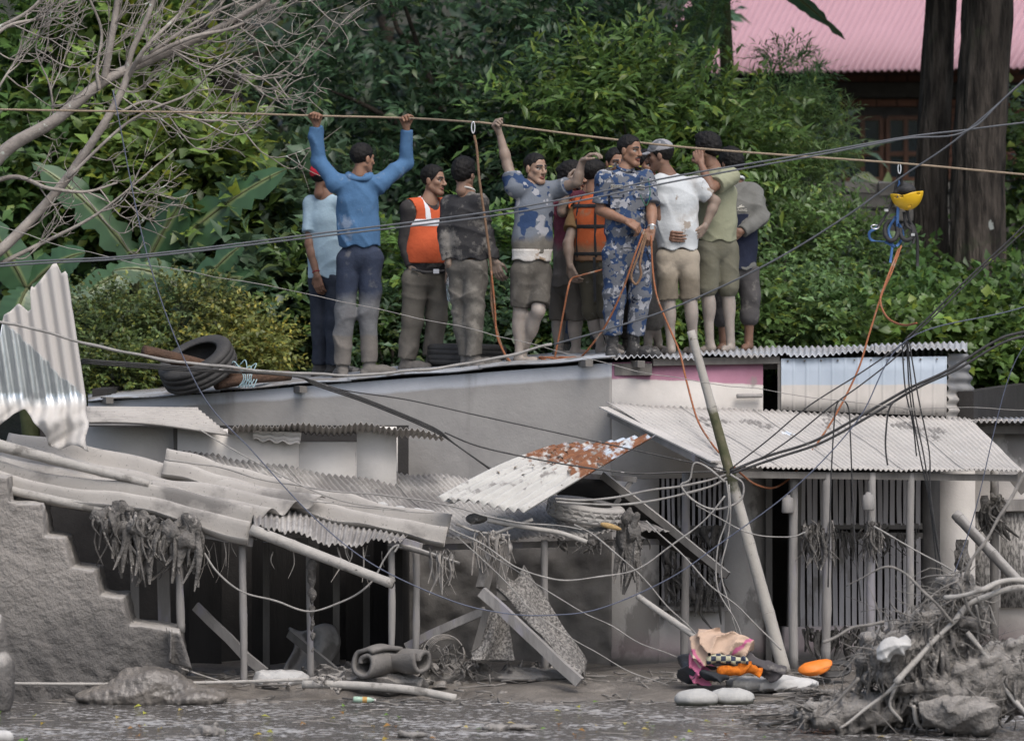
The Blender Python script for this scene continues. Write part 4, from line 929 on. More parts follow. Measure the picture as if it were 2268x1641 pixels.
    for i, a in enumerate(arms):
        if a is None or hands[i] is None: continue
        d = unit(a[3]-a[2]) if len(a) > 3 else unit(a[2]-a[1]); n = palm[i] if palm[i] is not None else f
        side = 1 if i == 0 else -1
        if cs < 0: side = -side
        tg = 6 if mudarm[i] else 0
        parts.append(sdf(hand_prims(a[2], d, A(*n), side, hands[i], 1.14, tg)+[rc(a[2]-unit(a[2]-a[1])*.03, a[2]+d*.012, .027, .026, .01, tg)], .0042, cols=cols))
    Vs, Fs_, Cs, o_ = [], [], [], 0
    for v, q, c in parts: Vs.append(v); Fs_.append(q+o_); Cs.append(c); o_ += len(v)
    body = obj('body', np.concatenate(Vs), np.concatenate(Fs_), m_skin, T, col=np.concatenate(Cs))
    if hair: obj('hair', *hair_mesh(hc, fr, hs, hair), m_hair, T)
    # ---- top
    g = top.get('g', .012); slv = top.get('sleeve', .6); tq = top.get('q', .70); FT = (f, tq)
    tp = [rc(S[0], S[1], .056+g*.5, k=.05), rc(ch, wa, .142*tw+g, .135*tw+g, .06, flat=FT), rc(wa, hip, .135*tw+g, .146*tw+g, .06, flat=FT), rc(N_-u*.035, msh-u*.06, .064, .105, .05, flat=FT)]
    if belly: tp.append(el(wa+f*(.05+belly*.5)+u*.0, A(.12, .10+belly*.5, .16)*1.0, .08, 0, np.stack([r, f, u])))
    for i, a in enumerate(arms):
        if a is None: continue
        if slv <= 1: tp.append(rc(a[0], a[0]+(a[1]-a[0])*slv, .056+g*.6, .054+g, .035, cut=1.0))
        else:
            tp += [rc(a[0], a[1], .055+g*.6, .047+g*.6, .03), rc(a[1], a[1]+(a[2]-a[1])*(slv-1), .047+g*.6, .033+g*.7, .02, cut=1.0)]
    sl = top.get('tilt', 0)
    nb_ = N_+u*.02
    def clip(X): return np.maximum(hz+sl*(X[:, 0]-hip[0])+.012*np.sin(X[:, 0]*40+sd_)-X[:, 2], .050+top.get('collar', 0)-np.linalg.norm((X-(nb_+f*.012))*A(1, 1, .8), axis=1))
    tob = obj(top.get('name', 'shirt'), *sdf(tp, .0085, disp=wrinkle(top.get('wr', .006)*1.25, sd_), clip=clip), top['mat'], T)
    # ---- bottom
    g = bottom.get('g', .010); ln = bottom.get('len', 1.9)
    bt_ = [rc(hip+u*.10, hip+u*.04, .120*tw+g, .128*tw+g, .04, flat=(f, .72)), rc(legs[0][0], legs[1][0], .088*tw, k=.04, flat=(f, .95))]
    for l in legs:
        if ln <= 1.02: bt_.append(rc(l[0], l[0]+(l[1]-l[0])*ln, .076*tw+g, .066*tw+g, .018, cut=1.0))
        else:
            bt_ += [rc(l[0], l[1], .080*tw+g, .060+g, .022), rc(l[1], l[1]+(l[2]-l[1])*(ln-1), .062+g, .046+g*1.2, .03, cut=1.0)]
            if bottom.get('roll'):
                e = l[1]+(l[2]-l[1])*(ln-1); dd = unit(l[2]-l[1]); bt_.append(rc(e-dd*.035, e-dd*.008, .060+g*1.2, .060+g*1.2, .008))
        if ln <= 1.02 and bottom.get('roll'):
            e = l[0]+(l[1]-l[0])*ln; dd = unit(l[1]-l[0]); bt_.append(rc(e-dd*.05, e-dd*.012, .071+g, .071+g, .01))
    def clip2(X): return X[:, 2]-wz
    obj(bottom.get('name', 'trousers'), *sdf(bt_, .0085, disp=wrinkle(bottom.get('wr', .007)*1.0, sd_+5), clip=clip2), bottom['mat'], T)
    # ---- shoes
    if shoes and shoes != 'sandal':
        for l in legs:
            an, to = l[2], l[3]; fo = unit(A(*(to-an)[:2], 0)); so = an[2]-.085
            top_ = an+A(0, 0, shoes.get('h', .02)); z = lambda k: A(0, 0, so+k-an[2])
            sp_ = [rc(top_, an-A(0, 0, .03), .050, .044, .02), rc(an+z(.038)-fo*.02, an+z(.036)+fo*.13, .040, .040, .03), rc(an+z(.034)+fo*.10, an+z(.030)+fo*.19, .043, .034, .02),
                   rc(an+z(.014)-fo*.035, an+z(.014)+fo*.20, .040, .043, .008)]
            so_ = so
            obj('shoe', *sdf(sp_, .0075, disp=lambda X: .0025*vnoise(X, 70, 3), clip=lambda X: so_+.002-X[:, 2]), shoes['mat'], T)
    return dict(T=T, body=body, top=tob, arms=arms, legs=legs, head=hc, fr=fr, f=f, r=r, S=S, ch=ch, wa=wa, hip=hip, nk=N_, Y=Y, hz=hz, tp=tp, tw=tw, clip=clip)
def cloth(name, c1, c2=None, z=None, amt=.5, mud=(.20, .185, .165), sc=7, wet=True, **kw):
    ly = list(kw.pop('layers', []))
    if z is not None: ly.append((mud, dict(type='z', z=z, amp=.22, soft=.04, sc=5, c2=tuple(x*.7 for x in mud), csc=11)))
    if amt: ly.append((mud, dict(type='n', t=.72-amt*.42, sc=5, soft=.09, mul=.85, det=9, rgh=.68, c2=tuple(x*.75 for x in mud))))
    return mat(name, c1, c2 or tuple(x*.86 for x in c1), sc=sc, rough=.9, bump=.35, bsc=20, bdist=.016, layers=ly, spec=.15, **kw)
def camo(name, cols, sc=7.5, z=None, amt=0, mud=(.20, .185, .165)):
    ly = [(c, dict(type='n', t=t, sc=sc*(1+.15*i), soft=.012, det=2.2)) for i, (c, t) in enumerate(cols[1:])]
    m = cloth(name, cols[0], cols[0], z=z, amt=amt, mud=mud, layers=ly); return m
ZR = lambda u, y: roof_z(P(u, 626, y)[0], y)
NAVY = (.026, .048, .105); STEEL = (.105, .112, .128); LIGHT = (.26, .265, .285); DARKB = (.016, .02, .034)
black = mat('black_boot', (.02, .02, .021), (.05, .047, .044), sc=12, rough=.6, bump=.4, layers=[((.16, .15, .135), dict(type='n', t=.58, sc=14, soft=.06))])
mudboot = mat('mud_caked_boot', (.155, .14, .125), (.11, .10, .09), sc=12, rough=.85, bump=.7, bsc=40)
# 1 red cap
z1 = ZR(720, 1.9)
p1 = person('man in light blue t-shirt and red cap, behind the man in blue', 1.95, (716, 394), 120, (720, 432), [(690, 452), (758, 452)], [(686, 540, -.02), (702, 610, -.10), (707, 640, -.10)], None, [(706, 622), (708, 715), (708, 812), (722, 830)], [(742, 622), (740, 715), (738, 812), (752, 826)],
    dict(mat=cloth('light_blue_tee', (.29, .39, .46), amt=.12), sleeve=.72, g=.016), dict(mat=cloth('dark_jeans', (.030, .036, .050), (.018, .022, .032), amt=.2), len=1.97, g=.006), 608, 614, tyaw=150, skin=(.15, .08, .052), hair='short', shoes=dict(mat=black, h=0), hands=(.45, None), tw=.98)
# 2 man in blue
z2 = ZR(800, 1.3)
p2 = person('man in blue long sleeved top seen from behind, both hands on the rope', 1.25, (803, 352), 128, (796, 388), [(742, 404), (838, 408)], [(707, 358, .16), (700, 277, .12), (702, 262, .10)], [(900, 362, .16), (901, 283, .12), (897, 266, .10)],
    [(772, 575), (764, 695), (758, 815), (752, 838, .10)], [(822, 575), (816, 690), (818, 815), (868, 828, .06)],
    dict(mat=cloth('blue_track_top', (.062, .132, .24), (.05, .108, .20), amt=.3, mud=(.20, .25, .33)), sleeve=1.93, g=.018, wr=.008), dict(mat=mat('navy_trousers_muddied', (.028, .038, .065), (.018, .024, .042), sc=7, rough=.9, bump=.5, bsc=35,
        layers=[((.13, .135, .14), dict(type='z', z=z2+.64, amp=.20, soft=.05, sc=4, c2=(.10, .10, .105))), ((.10, .10, .105), dict(type='n', t=.58, sc=6, soft=.08, mul=.7)), ((.14, .125, .11), dict(type='z', z=z2+.33, amp=.04, soft=.012, sc=6, c2=(.11, .10, .09)))]), len=1.96, g=.014), 540, 546, tyaw=180, hair='short', shoes=dict(mat=mudboot, h=.05),
    hands=(1.35, 1.35), palm=((0, -.6, .8), (0, -.6, .8)), tw=1.02)
# 3 orange vest
z3 = ZR(940, 1.5)
p3 = person('stout man in orange safety vest with silver stripes, holding a bottle', 1.5, (960, 400), 62, (950, 442), [(906, 462), (978, 460)], [(897, 538, -.06), (911, 592, -.10), (918, 612, -.12)], [(990, 535, -.02), (994, 600, -.06), (996, 625, -.06)],
    [(920, 618), (914, 712), (900, 800), (925, 812, -.1)], [(966, 618), (967, 704), (957, 788), (985, 800, -.08)],
    dict(mat=cloth('dark_muddied_shirt', (.030, .028, .030), (.05, .046, .044), amt=.4), sleeve=1.95, g=.014), dict(mat=cloth('olive_muddied_trousers', (.135, .122, .10), (.10, .09, .075), z=z3+.30, amt=.45, mud=(.15, .135, .115)), len=1.97, g=.022), 592, 604, tyaw=35, belly=.06, skin=(.23, .135, .092), hair='short', shoes=dict(mat=mudboot, h=.02), beard=False, stache=False, palm=((.5, .8, 0), None), hands=(.75, .9), mudarm=(1, 1), tw=1.06)
# 4 dark jacket
z4 = ZR(1040, .8)
p4 = person('man in dark mud caked jacket seen from behind beside the rope', .85, (1028, 386), 150, (1034, 424), [(996, 452), (1062, 450)], [(988, 525, .02), (994, 585, -.02), (996, 605)], [(1074, 518, -.03), (1096, 578, -.06), (1104, 606, -.07)],
    [(1018, 594), (1024, 690), (1034, 785), (1052, 803, -.06)], [(1052, 594), (1050, 690), (1050, 790), (1078, 806, -.04)],
    dict(name='jacket', mat=cloth('mud_caked_jacket', (.026, .026, .029), (.045, .043, .043), amt=.5), sleeve=1.96, g=.02, wr=.009), dict(mat=cloth('mud_caked_trousers', (.12, .11, .095), (.085, .077, .066), amt=.55, mud=(.19, .175, .15)), len=1.95, g=.014, wr=.011), 575, 575, tyaw=150, hair='wave', shoes=dict(mat=mudboot, h=.02), hands=(.4, .4), mudarm=(1, 1), mudface=.2)
# 5 camouflage t-shirt
z5 = ZR(1170, .7)
m_cam5 = camo('washed_camouflage_tee', [(.12, .135, .16), (NAVY, .53), (LIGHT, .60), (DARKB, .67)], 6.5, z=z5+.98, amt=.25, mud=(.14, .128, .108))
p5 = person('man in muddy camouflage t-shirt gripping the rope, other arm held out', .7, (1186, 374), 42, (1178, 412), [(1140, 416), (1232, 420)], [(1124, 366, .0), (1106, 294, .02), (1100, 282, .0)], [(1278, 404, -.05), (1289, 358, -.08), (1304, 346, -.10)],
    [(1156, 604), (1152, 696), (1150, 785), (1172, 800, -.1)], [(1196, 604), (1192, 690, -.12), (1158, 785), (1184, 800, -.1)],
    dict(mat=m_cam5, sleeve=.52, g=.018), dict(name='shorts', mat=cloth('mud_soaked_shorts', (.085, .077, .064), (.062, .056, .048), amt=.45, mud=(.14, .127, .108)), len=.84, g=.014, wr=.006), 572, 560, tyaw=25, skin=(.26, .16, .11), hair='crop', mudleg=1, shoes='sandal', hands=(1.3, .5), palm=((0, -.6, .8), (.3, 0, -1)), mudarm=(1, 1), mudface=.12, tw=1.0)
# undershirt hem
# 7 life jacket (nearer) and 6 maroon shirt
p7 = person('man in orange life jacket, his back turned, left of the officer', 1.0, (1318, 388), 115, (1316, 432), [(1282, 462), (1348, 462)], [(1258, 540, -.05), (1262, 588, -.10), (1270, 612, -.10)], None,
    [(1304, 590), (1312, 690), (1330, 775), (1345, 786, -.03)], [(1338, 590), (1345, 690), (1352, 775), (1366, 784)],
    dict(mat=cloth('brown_tee', (.17, .105, .05), amt=.15), sleeve=.62, g=.016), dict(mat=cloth('olive_rolled_trousers', (.075, .068, .05), amt=.35), len=1.06, roll=1, g=.016), 575, 580, tyaw=140, hair='short', mudleg=1, hands=(.5, None), mudarm=(1, 0))
p6 = person('man in maroon shirt with hand to his face and tied back hair', 1.35, (1268, 392), 82, (1256, 436), [(1238, 446), (1284, 440)], [(1246, 470, -.20), (1256, 412, -.20), (1262, 385, -.18)], None,
    [(1240, 628), (1238, 712), (1238, 788), (1258, 796, -.05)], [(1272, 628), (1276, 712), (1276, 780), (1296, 790)],
    dict(mat=cloth('maroon_shirt', (.165, .045, .065), (.12, .035, .05), z=ZR(1260, 1.35)+.87, amt=.3, mud=(.135, .12, .105)), sleeve=.75, g=.018), dict(name='shorts', mat=cloth('mud_brown_shorts', (.10, .088, .074), amt=.4, mud=(.15, .135, .115)), len=.95, g=.012), 622, 634, tyaw=95, hair='long', beard=True, mudleg=1, hands=(.5, None), mudarm=(1, 0))
p14 = person('man in camouflage trousers hidden behind the maroon shirt', 1.7, (1302, 396), 170, (1300, 436), [(1264, 462), (1336, 462)], None, None, [(1262, 600), (1252, 700), (1250, 780), (1246, 795, -.05)], [(1318, 600), (1322, 700), (1325, 780), (1330, 795, -.05)],
    dict(mat=cloth('dark_grey_tee', (.05, .055, .06)), sleeve=.6), dict(mat=camo('camouflage_trousers_far', [STEEL, (NAVY, .5), (LIGHT, .62), (DARKB, .68)]), len=1.9, g=.014), 596, 600, tyaw=180, shoes=dict(mat=black, h=.08), hs=.96)
# 8 officer
m_cam8 = camo('blue_grey_camouflage', [STEEL, (NAVY, .505), (LIGHT, .57), (DARKB, .64)], 13)
p8 = person('officer in blue camouflage uniform holding a coil of orange rope', .42, (1395, 334), 52, (1385, 376), [(1338, 398), (1430, 398)], [(1330, 466, -.06), (1388, 490, -.20), (1410, 502, -.20)], [(1443, 466, -.04), (1444, 508, -.18), (1436, 526, -.20)],
    [(1362, 565), (1362, 652), (1356, 748), (1354, 785, -.17)], [(1416, 565), (1418, 655), (1404, 752), (1446, 780, -.06)],
    dict(name='uniform_shirt', mat=m_cam8, sleeve=.80, g=.020, collar=-.004), dict(mat=m_cam8, len=1.78, g=.020, wr=.007), 540, 552, tyaw=22, hair='crop', stache=True, shoes=dict(mat=black, h=.13), hands=(.75, .8), palm=((0, .5, -.6), (0, .7, -.3)), tw=1.02)
# 12 and 13 partly hidden behind the officer
p12 = person('man mostly hidden behind the officer and the white shirt', 1.25, (1432, 366), 35, (1432, 410), [(1398, 432), (1470, 432)], None, None, [(1420, 590), (1430, 690), (1436, 765), (1450, 780, -.1)], [(1446, 590), (1444, 690, -.1), (1458, 770), (1482, 778, -.1)],
    dict(mat=cloth('grey_brown_tee', (.13, .12, .11), amt=.4), sleeve=.6), dict(mat=cloth('muddy_rolled_trousers', (.12, .11, .098), amt=.6), len=1.35, roll=1, g=.016), 590, 595, tyaw=20, hair='short', stache=True, mudleg=1)
p13 = person('man whose dark head shows behind the officer at left', 1.5, (1364, 362), 20, (1366, 404), [(1332, 426), (1400, 426)], None, None, [(1354, 585), (1352, 690), (1352, 775)], [(1388, 585), (1390, 690), (1392, 775)],
    dict(mat=cloth('black_tee', (.03, .03, .032)), sleeve=.6), dict(mat=cloth('dark_trousers', (.05, .046, .042), amt=.4), len=1.9), 590, 595, hair='short', shoes=dict(mat=mudboot))
# 9 white shirt and cap
z9 = ZR(1500, .8)
m_wh = cloth('white_muddied_tee', (.46, .48, .49), (.41, .43, .44), amt=.0, layers=[((.33, .315, .295), dict(type='n', t=.49, sc=4, soft=.12, mul=.8)), ((.20, .16, .12), dict(type='n', t=.60, sc=5, soft=.03, mul=.8))])
p9 = person('man in white t-shirt and camouflage cap seen from behind, hands on hips', .78, (1462, 346), -98, (1478, 384), [(1462, 408, -.04), (1540, 410, .02)], [(1462, 470, -.04), (1470, 520, -.07), (1492, 524, -.13)], [(1584, 446, .06), (1562, 502, .02), (1542, 522, -.06)],
    [(1478, 572), (1480, 665), (1486, 760), (1474, 778, .12)], [(1524, 572), (1528, 665), (1536, 760), (1522, 778, .12)],
    dict(mat=m_wh, sleeve=.68, g=.018), dict(name='shorts', mat=cloth('beige_shorts_half_muddied', (.31, .27, .215), (.27, .235, .185), z=z9+.63, amt=.1, mud=(.175, .15, .115)), len=.98, g=.012, wr=.006), 552, 552, tyaw=192, pitch=8, skin=(.165, .092, .062), hair='short', stache=True, mudleg=1, hands=(.35, .35), palm=((.8, .3, 0), (-.8, .3, 0)), mudarm=(0, 1), mudface=.05)
# 10 khaki shirt
p10 = person('man in khaki green t-shirt covering his face with one hand', 1.1, (1566, 330), -120, (1580, 370), [(1552, 396, .05), (1618, 392, -.10)], None, [(1574, 418, -.28), (1552, 362, -.16), (1544, 335, -.10)],
    [(1566, 552), (1566, 645), (1572, 758), (1560, 778, -.02)], [(1608, 552), (1612, 645), (1618, 752), (1606, 778, -.08)],
    dict(mat=cloth('khaki_tee', (.245, .25, .175), (.215, .22, .15), amt=.15), sleeve=.72, g=.020), dict(name='shorts', mat=cloth('khaki_rolled_shorts', (.135, .13, .095), (.105, .10, .072), amt=.25), len=.94, roll=1, g=.018), 530, 534, tyaw=-150, skin=(.16, .088, .058), hair='thick', mudleg=1, hands=(None, .45), palm=(None, (.2, .9, 0)), mudarm=(0, 0), tw=1.06)
# 11 grey jacket
p11 = person('man in grey and navy rain jacket at the right end of the group', 1.45, (1618, 364), -140, (1630, 402), [(1598, 428), (1668, 428)], None, [(1684, 484, -.06), (1642, 514, -.18), (1628, 516, -.2)],
    [(1604, 600), (1600, 660), (1602, 756), (1598, 776, -.05)], [(1652, 600), (1662, 655), (1658, 758), (1650, 776, -.08)],
    dict(name='jacket', mat=cloth('grey_and_navy_jacket', (.13, .13, .12), (.115, .115, .106), amt=.1), sleeve=1.96, g=.024), dict(mat=cloth('dark_rolled_trousers', (.07, .066, .066), amt=.4), len=1.5, roll=1, g=.016), 590, 596, tyaw=-160, skin=(.14, .078, .052), hair='wave', mudleg=0, shoes='sandal', hands=(None, .5), tw=1.02)

# ---------------------------------------------------------------- what the men wear and hold
def shell(p, name, mt, grow, z0, z1, extra=None, h=.0075, nosleeve=True, par=None, wr=.0):
    pr = []
    for q in p['tp'][:4]+([] if nosleeve else p['tp'][4:]):
        q = dict(q)
        if q['t'] == 'rc': q['r1'] += grow; q['r2'] += grow
        pr.append(q)
    for q in p['tp'][4:]:
        if q['t'] == 'el' and nosleeve: q = dict(q); q['r'] = q['r']+grow; pr.append(q)
    def clip(X):
        c = np.maximum(z0-X[:, 2], X[:, 2]-z1)
        return np.maximum(c, extra(X)) if extra else c
    return obj(name, *sdf(pr, h, clip=clip, disp=wrinkle(wr, 5) if wr else None), mt, par or p['T'])
def Z(v, p): return P(0, v, p['Y'])[2]
def lat(p): return -p['r'] if (-p['r'])[0] > 0 else p['r']      # towards screen right
def neckhole(p, rad=.075, vee=0): 
    n0 = p['nk']+A(0, 0, .03)+p['f']*.03
    return lambda X: rad-np.linalg.norm((X-n0)*A(1, 1, .6 if vee else .9), axis=1)
# orange vest of man 3
m_or = cloth('orange_vest', (.50, .10, .04), (.42, .082, .034), amt=.25, mud=(.42, .16, .09))
m_silver = mat('silver_stripe', (.62, .63, .66), (.52, .53, .56), sc=14, rough=.45, bump=.2)
m_white = mat('white_trim', (.55, .53, .50), (.40, .37, .33), sc=9, bump=.4, layers=[((.25, .18, .12), dict(type='n', t=.56, sc=8, soft=.05))])
L3 = lat(p3); nh = neckhole(p3, .085, 1)
arm3 = lambda X: np.maximum(.082-np.linalg.norm((X-p3['S'][0]-A(0, 0, -.03)+L3*.025)*A(1, .7, .75), axis=1), .075-np.linalg.norm((X-p3['S'][1]-A(0, 0, -.03)-L3*.03)*A(1, .7, .8), axis=1))
vest = shell(p3, 'safety_vest', m_or, .019, Z(583, p3), Z(430, p3), lambda X: np.maximum(nh(X), arm3(X)), wr=.003)
shell(p3, 'reflective_stripe', m_silver, .023, Z(502, p3), Z(486, p3), lambda X: arm3(X), par=vest)
c3 = p3['ch']
shell(p3, 'reflective_stripe', m_silver, .023, Z(488, p3), Z(428, p3), lambda X: np.maximum(np.maximum(nh(X), np.abs((X-c3)@L3+.045)-.024), arm3(X)), par=vest)
obj('belt', *tube(spline([P(912, 596, 1.5-.15), P(945, 603, 1.5-.2), P(985, 600, 1.5-.17)]), .012, 6), black, p3['T'])
obj('belt_buckle', *box(P(966, 601, 1.5-.215), .045, .015, .035, .2), m_silver, p3['T'], smooth=False)
# life jacket of man 7
m_lj = cloth('orange_life_jacket', (.50, .115, .04), (.40, .095, .035), amt=.35, mud=(.30, .17, .10), z=Z(545, p7), )
m_strap = mat('black_webbing', (.018, .018, .02), (.03, .03, .03), sc=20, rough=.7, bump=.3)
nh7 = neckhole(p7, .07); L7 = lat(p7)
arm7 = lambda X: .080-np.linalg.norm((X-p7['S'][0]-A(0, 0, -.02)+L7*.02)*A(1, .7, .75), axis=1)
lj = shell(p7, 'life_jacket', m_lj, .026, Z(578, p7), Z(430, p7), lambda X: np.maximum(nh7(X), arm7(X)), wr=.004)
for v in (456, 502, 562): shell(p7, 'strap', m_strap, .033, Z(v+5, p7), Z(v-4, p7), lambda X: arm7(X), par=lj)
c7 = p7['ch']
for o_ in (-.085, .10): shell(p7, 'strap', m_strap, .032, Z(570, p7), Z(436, p7), lambda X, o_=o_: np.maximum(np.abs((X-c7)@L7-o_)-.011, arm7(X)), par=lj)
obj('strap', *beam(P(1316, 570, p7['Y']-.18), P(1318, 668, p7['Y']-.16), .022, .006), m_strap, lj, smooth=False)
# undershirt of man 5
shell(p5, 'undershirt', m_white, .002, Z(580, p5), Z(552, p5), lambda X: Z(578, p5)+.012*np.sin(X[:, 0]*38)-X[:, 2], wr=.008)
# collars
for p, mt, nm in ((p4, m_white, 'collar'), (p8, m_cam8, 'collar'), (p11, m_wh, 'collar')):
    a = np.linspace(0, 2*math.pi, 25); c = p['nk']+A(0, 0, .012); rr = .060
    ring = np.stack([c+rr*math.cos(t)*p['r']+rr*1.05*math.sin(t)*p['f']+A(0, 0, -.022*math.sin(t)) for t in a]); obj(nm, *tube(ring, .013 if p is not p4 else .009, 7, cap=False), mt, p['T'])
# hood of man 2
a = np.linspace(-.3, math.pi+.3, 18); c = p2['nk']+A(0, 0, -.005)
obj('hood', *tube(np.stack([c+.085*math.cos(t)*p2['r']-.085*math.sin(t)*p2['f']+A(0, 0, -.03*math.sin(t)) for t in a]), .026+.008*np.sin(np.linspace(0, 9, 18)), 8), p2['top'].data.materials[0], p2['T'])
# caps
def cap(p, mt, brim=True, low=.038):
    c, (r, f, u) = p['head'], p['fr']; Mx = np.stack([r, f, u]); W = lambda x, y, z: c+r*x+f*y+u*z
    V = sdf([el(W(0, -.013, .045), A(.086, .106, .088), .01, 0, Mx)], .006, clip=lambda X: low-(X-c)@u-.05*((X-c)@f), disp=lambda X: .002*vnoise(X, 60, 3))
    o = obj('cap', *V, mt, p['T'])
    if brim:
        s = np.linspace(-1, 1, 11); t = np.linspace(0, 1, 6)
        G = np.stack([np.stack([W(.078*k*(1-.25*tt), (.082+(.075*tt)*(1-.35*k*k))*math.sqrt(max(1-.45*k*k, .1)), .048-.012*tt-.018*k*k) for tt in t]) for k in s])
        sheet('brim', G, mt, o, th=.006)
cap(p1, mat('red_cap_cloth', (.40, .018, .035), (.32, .014, .03), sc=10, bump=.3), low=-.012)
cap(p9, camo('grey_camouflage_cap', [(.22, .22, .23), ((.10, .105, .115), .5), ((.33, .33, .33), .6), ((.05, .05, .055), .66)], 12))
# watches and bracelets
def bangle(a, d, rad, r_, mt, nm, par):
    d = unit(d); x = unit(np.cross(d, A(.2, 1, .1))); y = np.cross(d, x); t = np.linspace(0, 2*math.pi, 17)
    return obj(nm, *tube(a+rad*(np.cos(t)[:, None]*x+np.sin(t)[:, None]*y), r_, 6, cap=False), mt, par)
m_steel = mat('bright_steel', (.62, .62, .62), (.45, .45, .45), sc=40, rough=.3, metal=.8, bump=0)
for p, i, k, nm in ((p2, 0, .42, 'wrist_watch'), (p2, 1, .40, 'bracelet'), (p8, 1, .15, 'wrist_watch')):
    a = p['arms'][i]; d = a[1]-a[2]; c = a[2]+unit(d)*(.055 if p is p2 else .02)
    w_ = bangle(c, d, .031, .007, m_steel, nm, p['T'])
    if nm == 'wrist_watch': obj('dial', *box(c+A(0, -.036, 0), .03, .012, .03), m_steel, w_, smooth=False)
bangle(p1['arms'][0][2]+unit(p1['arms'][0][1]-p1['arms'][0][2])*.03, p1['arms'][0][1]-p1['arms'][0][2], .030, .004, mat('red_thread', (.22, .02, .03), sc=9), 'thread', p1['T'])
# lettering
def text(s, at, size, mt, par, rz=0.0, name='lettering'):
    cu = bpy.data.curves.new(name, 'FONT'); cu.body = s; cu.size = size; cu.align_x = 'CENTER'; cu.align_y = 'CENTER'; cu.extrude = .001
    o = bpy.data.objects.new(name, cu); COL.objects.link(o); dg = bpy.context.evaluated_depsgraph_get(); me = bpy.data.meshes.new_from_object(o.evaluated_get(dg))
    bpy.data.objects.remove(o); me.materials.clear(); me.materials.append(mt)
    n = bpy.data.objects.new(name, me); COL.objects.link(n); n.parent = par; n.location = tuple(np.asarray(at)-world_loc(par)); n.rotation_euler = (R(90), 0, rz); return n
m_thread = mat('pale_thread', (.60, .58, .50), sc=9, bump=0)
def front(p, u, v, rz):      # point on the front of a man's chest, found by casting from the photo side
    o = p['top']; dg = bpy.context.evaluated_depsgraph_get(); a = P(u, v, -2)-world_loc(p['T']); b_ = P(u, v, 3)-world_loc(p['T'])
    h_, loc, n, i = o.ray_cast(Vector(a), Vector(unit(b_-a))); return (np.array(loc)+world_loc(p['T'])) if h_ else P(u, v, p['Y']-.15)
for u, v, w_, s in ((1366, 414, .094, 'D.GHIMIRE'), (1418, 416, .07, '')):
    c = front(p8, u, v, 0)+A(0, -.016, 0); t_ = obj('name_tag', *box(c, w_, .006, .024, .25), black, p8['T'], smooth=False)
    cr = [c+A(x*w_/2*math.cos(.25), x*w_/2*math.sin(.25)-.004, z*.012) for x, z in ((-1, -1), (1, -1), (1, 1), (-1, 1), (-1, -1))]
    for a_, b_ in zip(cr[:-1], cr[1:]): obj('border', *beam(a_, b_, .002, .0028), m_thread, t_, smooth=False)
    if s: text(s, c+A(.001, -.006, 0), .0165, m_thread, t_, .25)
for u, v in ((1366, 438), (1416, 440)):
    c = front(p8, u, v+4, 0); pk = obj('pocket', *box(c+A(0, -.004, -.02), .10 if u < 1400 else .08, .012, .10, .22), m_cam8, p8['T'], smooth=False); obj('flap', *box(c+A(0, -.010, .035), .104 if u < 1400 else .084, .014, .04, .22), m_cam8, pk, smooth=False)
for k, s_ in enumerate(p8['S']):
    e_ = obj('epaulette', *beam(s_*.95+p8['nk']*.05+A(0, 0, .066), s_*.45+p8['nk']*.55+A(0, 0, .070), .05, .012), black, p8['T'], smooth=False)
    obj('badge', *box(s_*.7+p8['nk']*.3+A(0, -.02, .078), .03, .02, .006), mat('yellow_badge', (.55, .50, .10), sc=9), e_, smooth=False)
obj('lanyard', *tube(spline([P(1436, 396, .30), P(1440, 430, .22), P(1432, 455, .18), P(1424, 446, .2), P(1418, 432, .22)]), .004, 6), mat('green_cord', (.02, .09, .06), sc=9), p8['T'])
shell(p11, 'jacket_panel', cloth('navy_nylon', (.018, .022, .040), amt=.12), .004, p11['hz']-.004, Z(474, p11), wr=.004)
c = front(p11, 1640, 466, 0)+A(0, -.006, 0); text('LI-NING', c, .030, m_thread, p11['T'], .1)
b = MB(); b.add(*beam(c+A(-.025, -.001, .020), c+A(.03, -.001, .030), .004, .008, up=(0, 0, 1))); b.add(*beam(c+A(-.01, -.001, .030), c+A(.012, -.001, .040), .004, .008)); b.build('emblem', m_thread, p11['T'])
# bottle in the hand of man 3
m_clear = mat('clear_plastic', (.62, .66, .70), (.55, .6, .65), sc=5, rough=.15, bump=.1, trans=.7)
def bottle(name, lab, a, b_, r, mt, capm, cat='bottle', label_m=None):
    a = np.asarray(a); b_ = np.asarray(b_); t = np.array([0, .02, .05, .3, .34, .38, .66, .8, .88, .9, 1.0]); rr = np.array([.6, .9, 1, 1, .93, 1, 1, .75, .38, .36, .36])*r
    T = thing(name, lab, cat, (a+b_)/2); obj('shell', *tube(a+(b_-a)*t[:, None], rr, 14), mt, T)
    obj('bottle_cap', *tube(np.stack([a+(b_-a)*.93, a+(b_-a)*1.01]), r*.45, 10), capm, T)
    if label_m: obj('wrapper', *tube(np.stack([a+(b_-a)*.42, a+(b_-a)*.62]), r*1.02, 14, cap=False), label_m, T)
bottle('water_bottle', 'clear plastic bottle held by the man in orange vest', P(999, 668, 1.38), P(994, 606, 1.40), .031, m_clear, m_white)
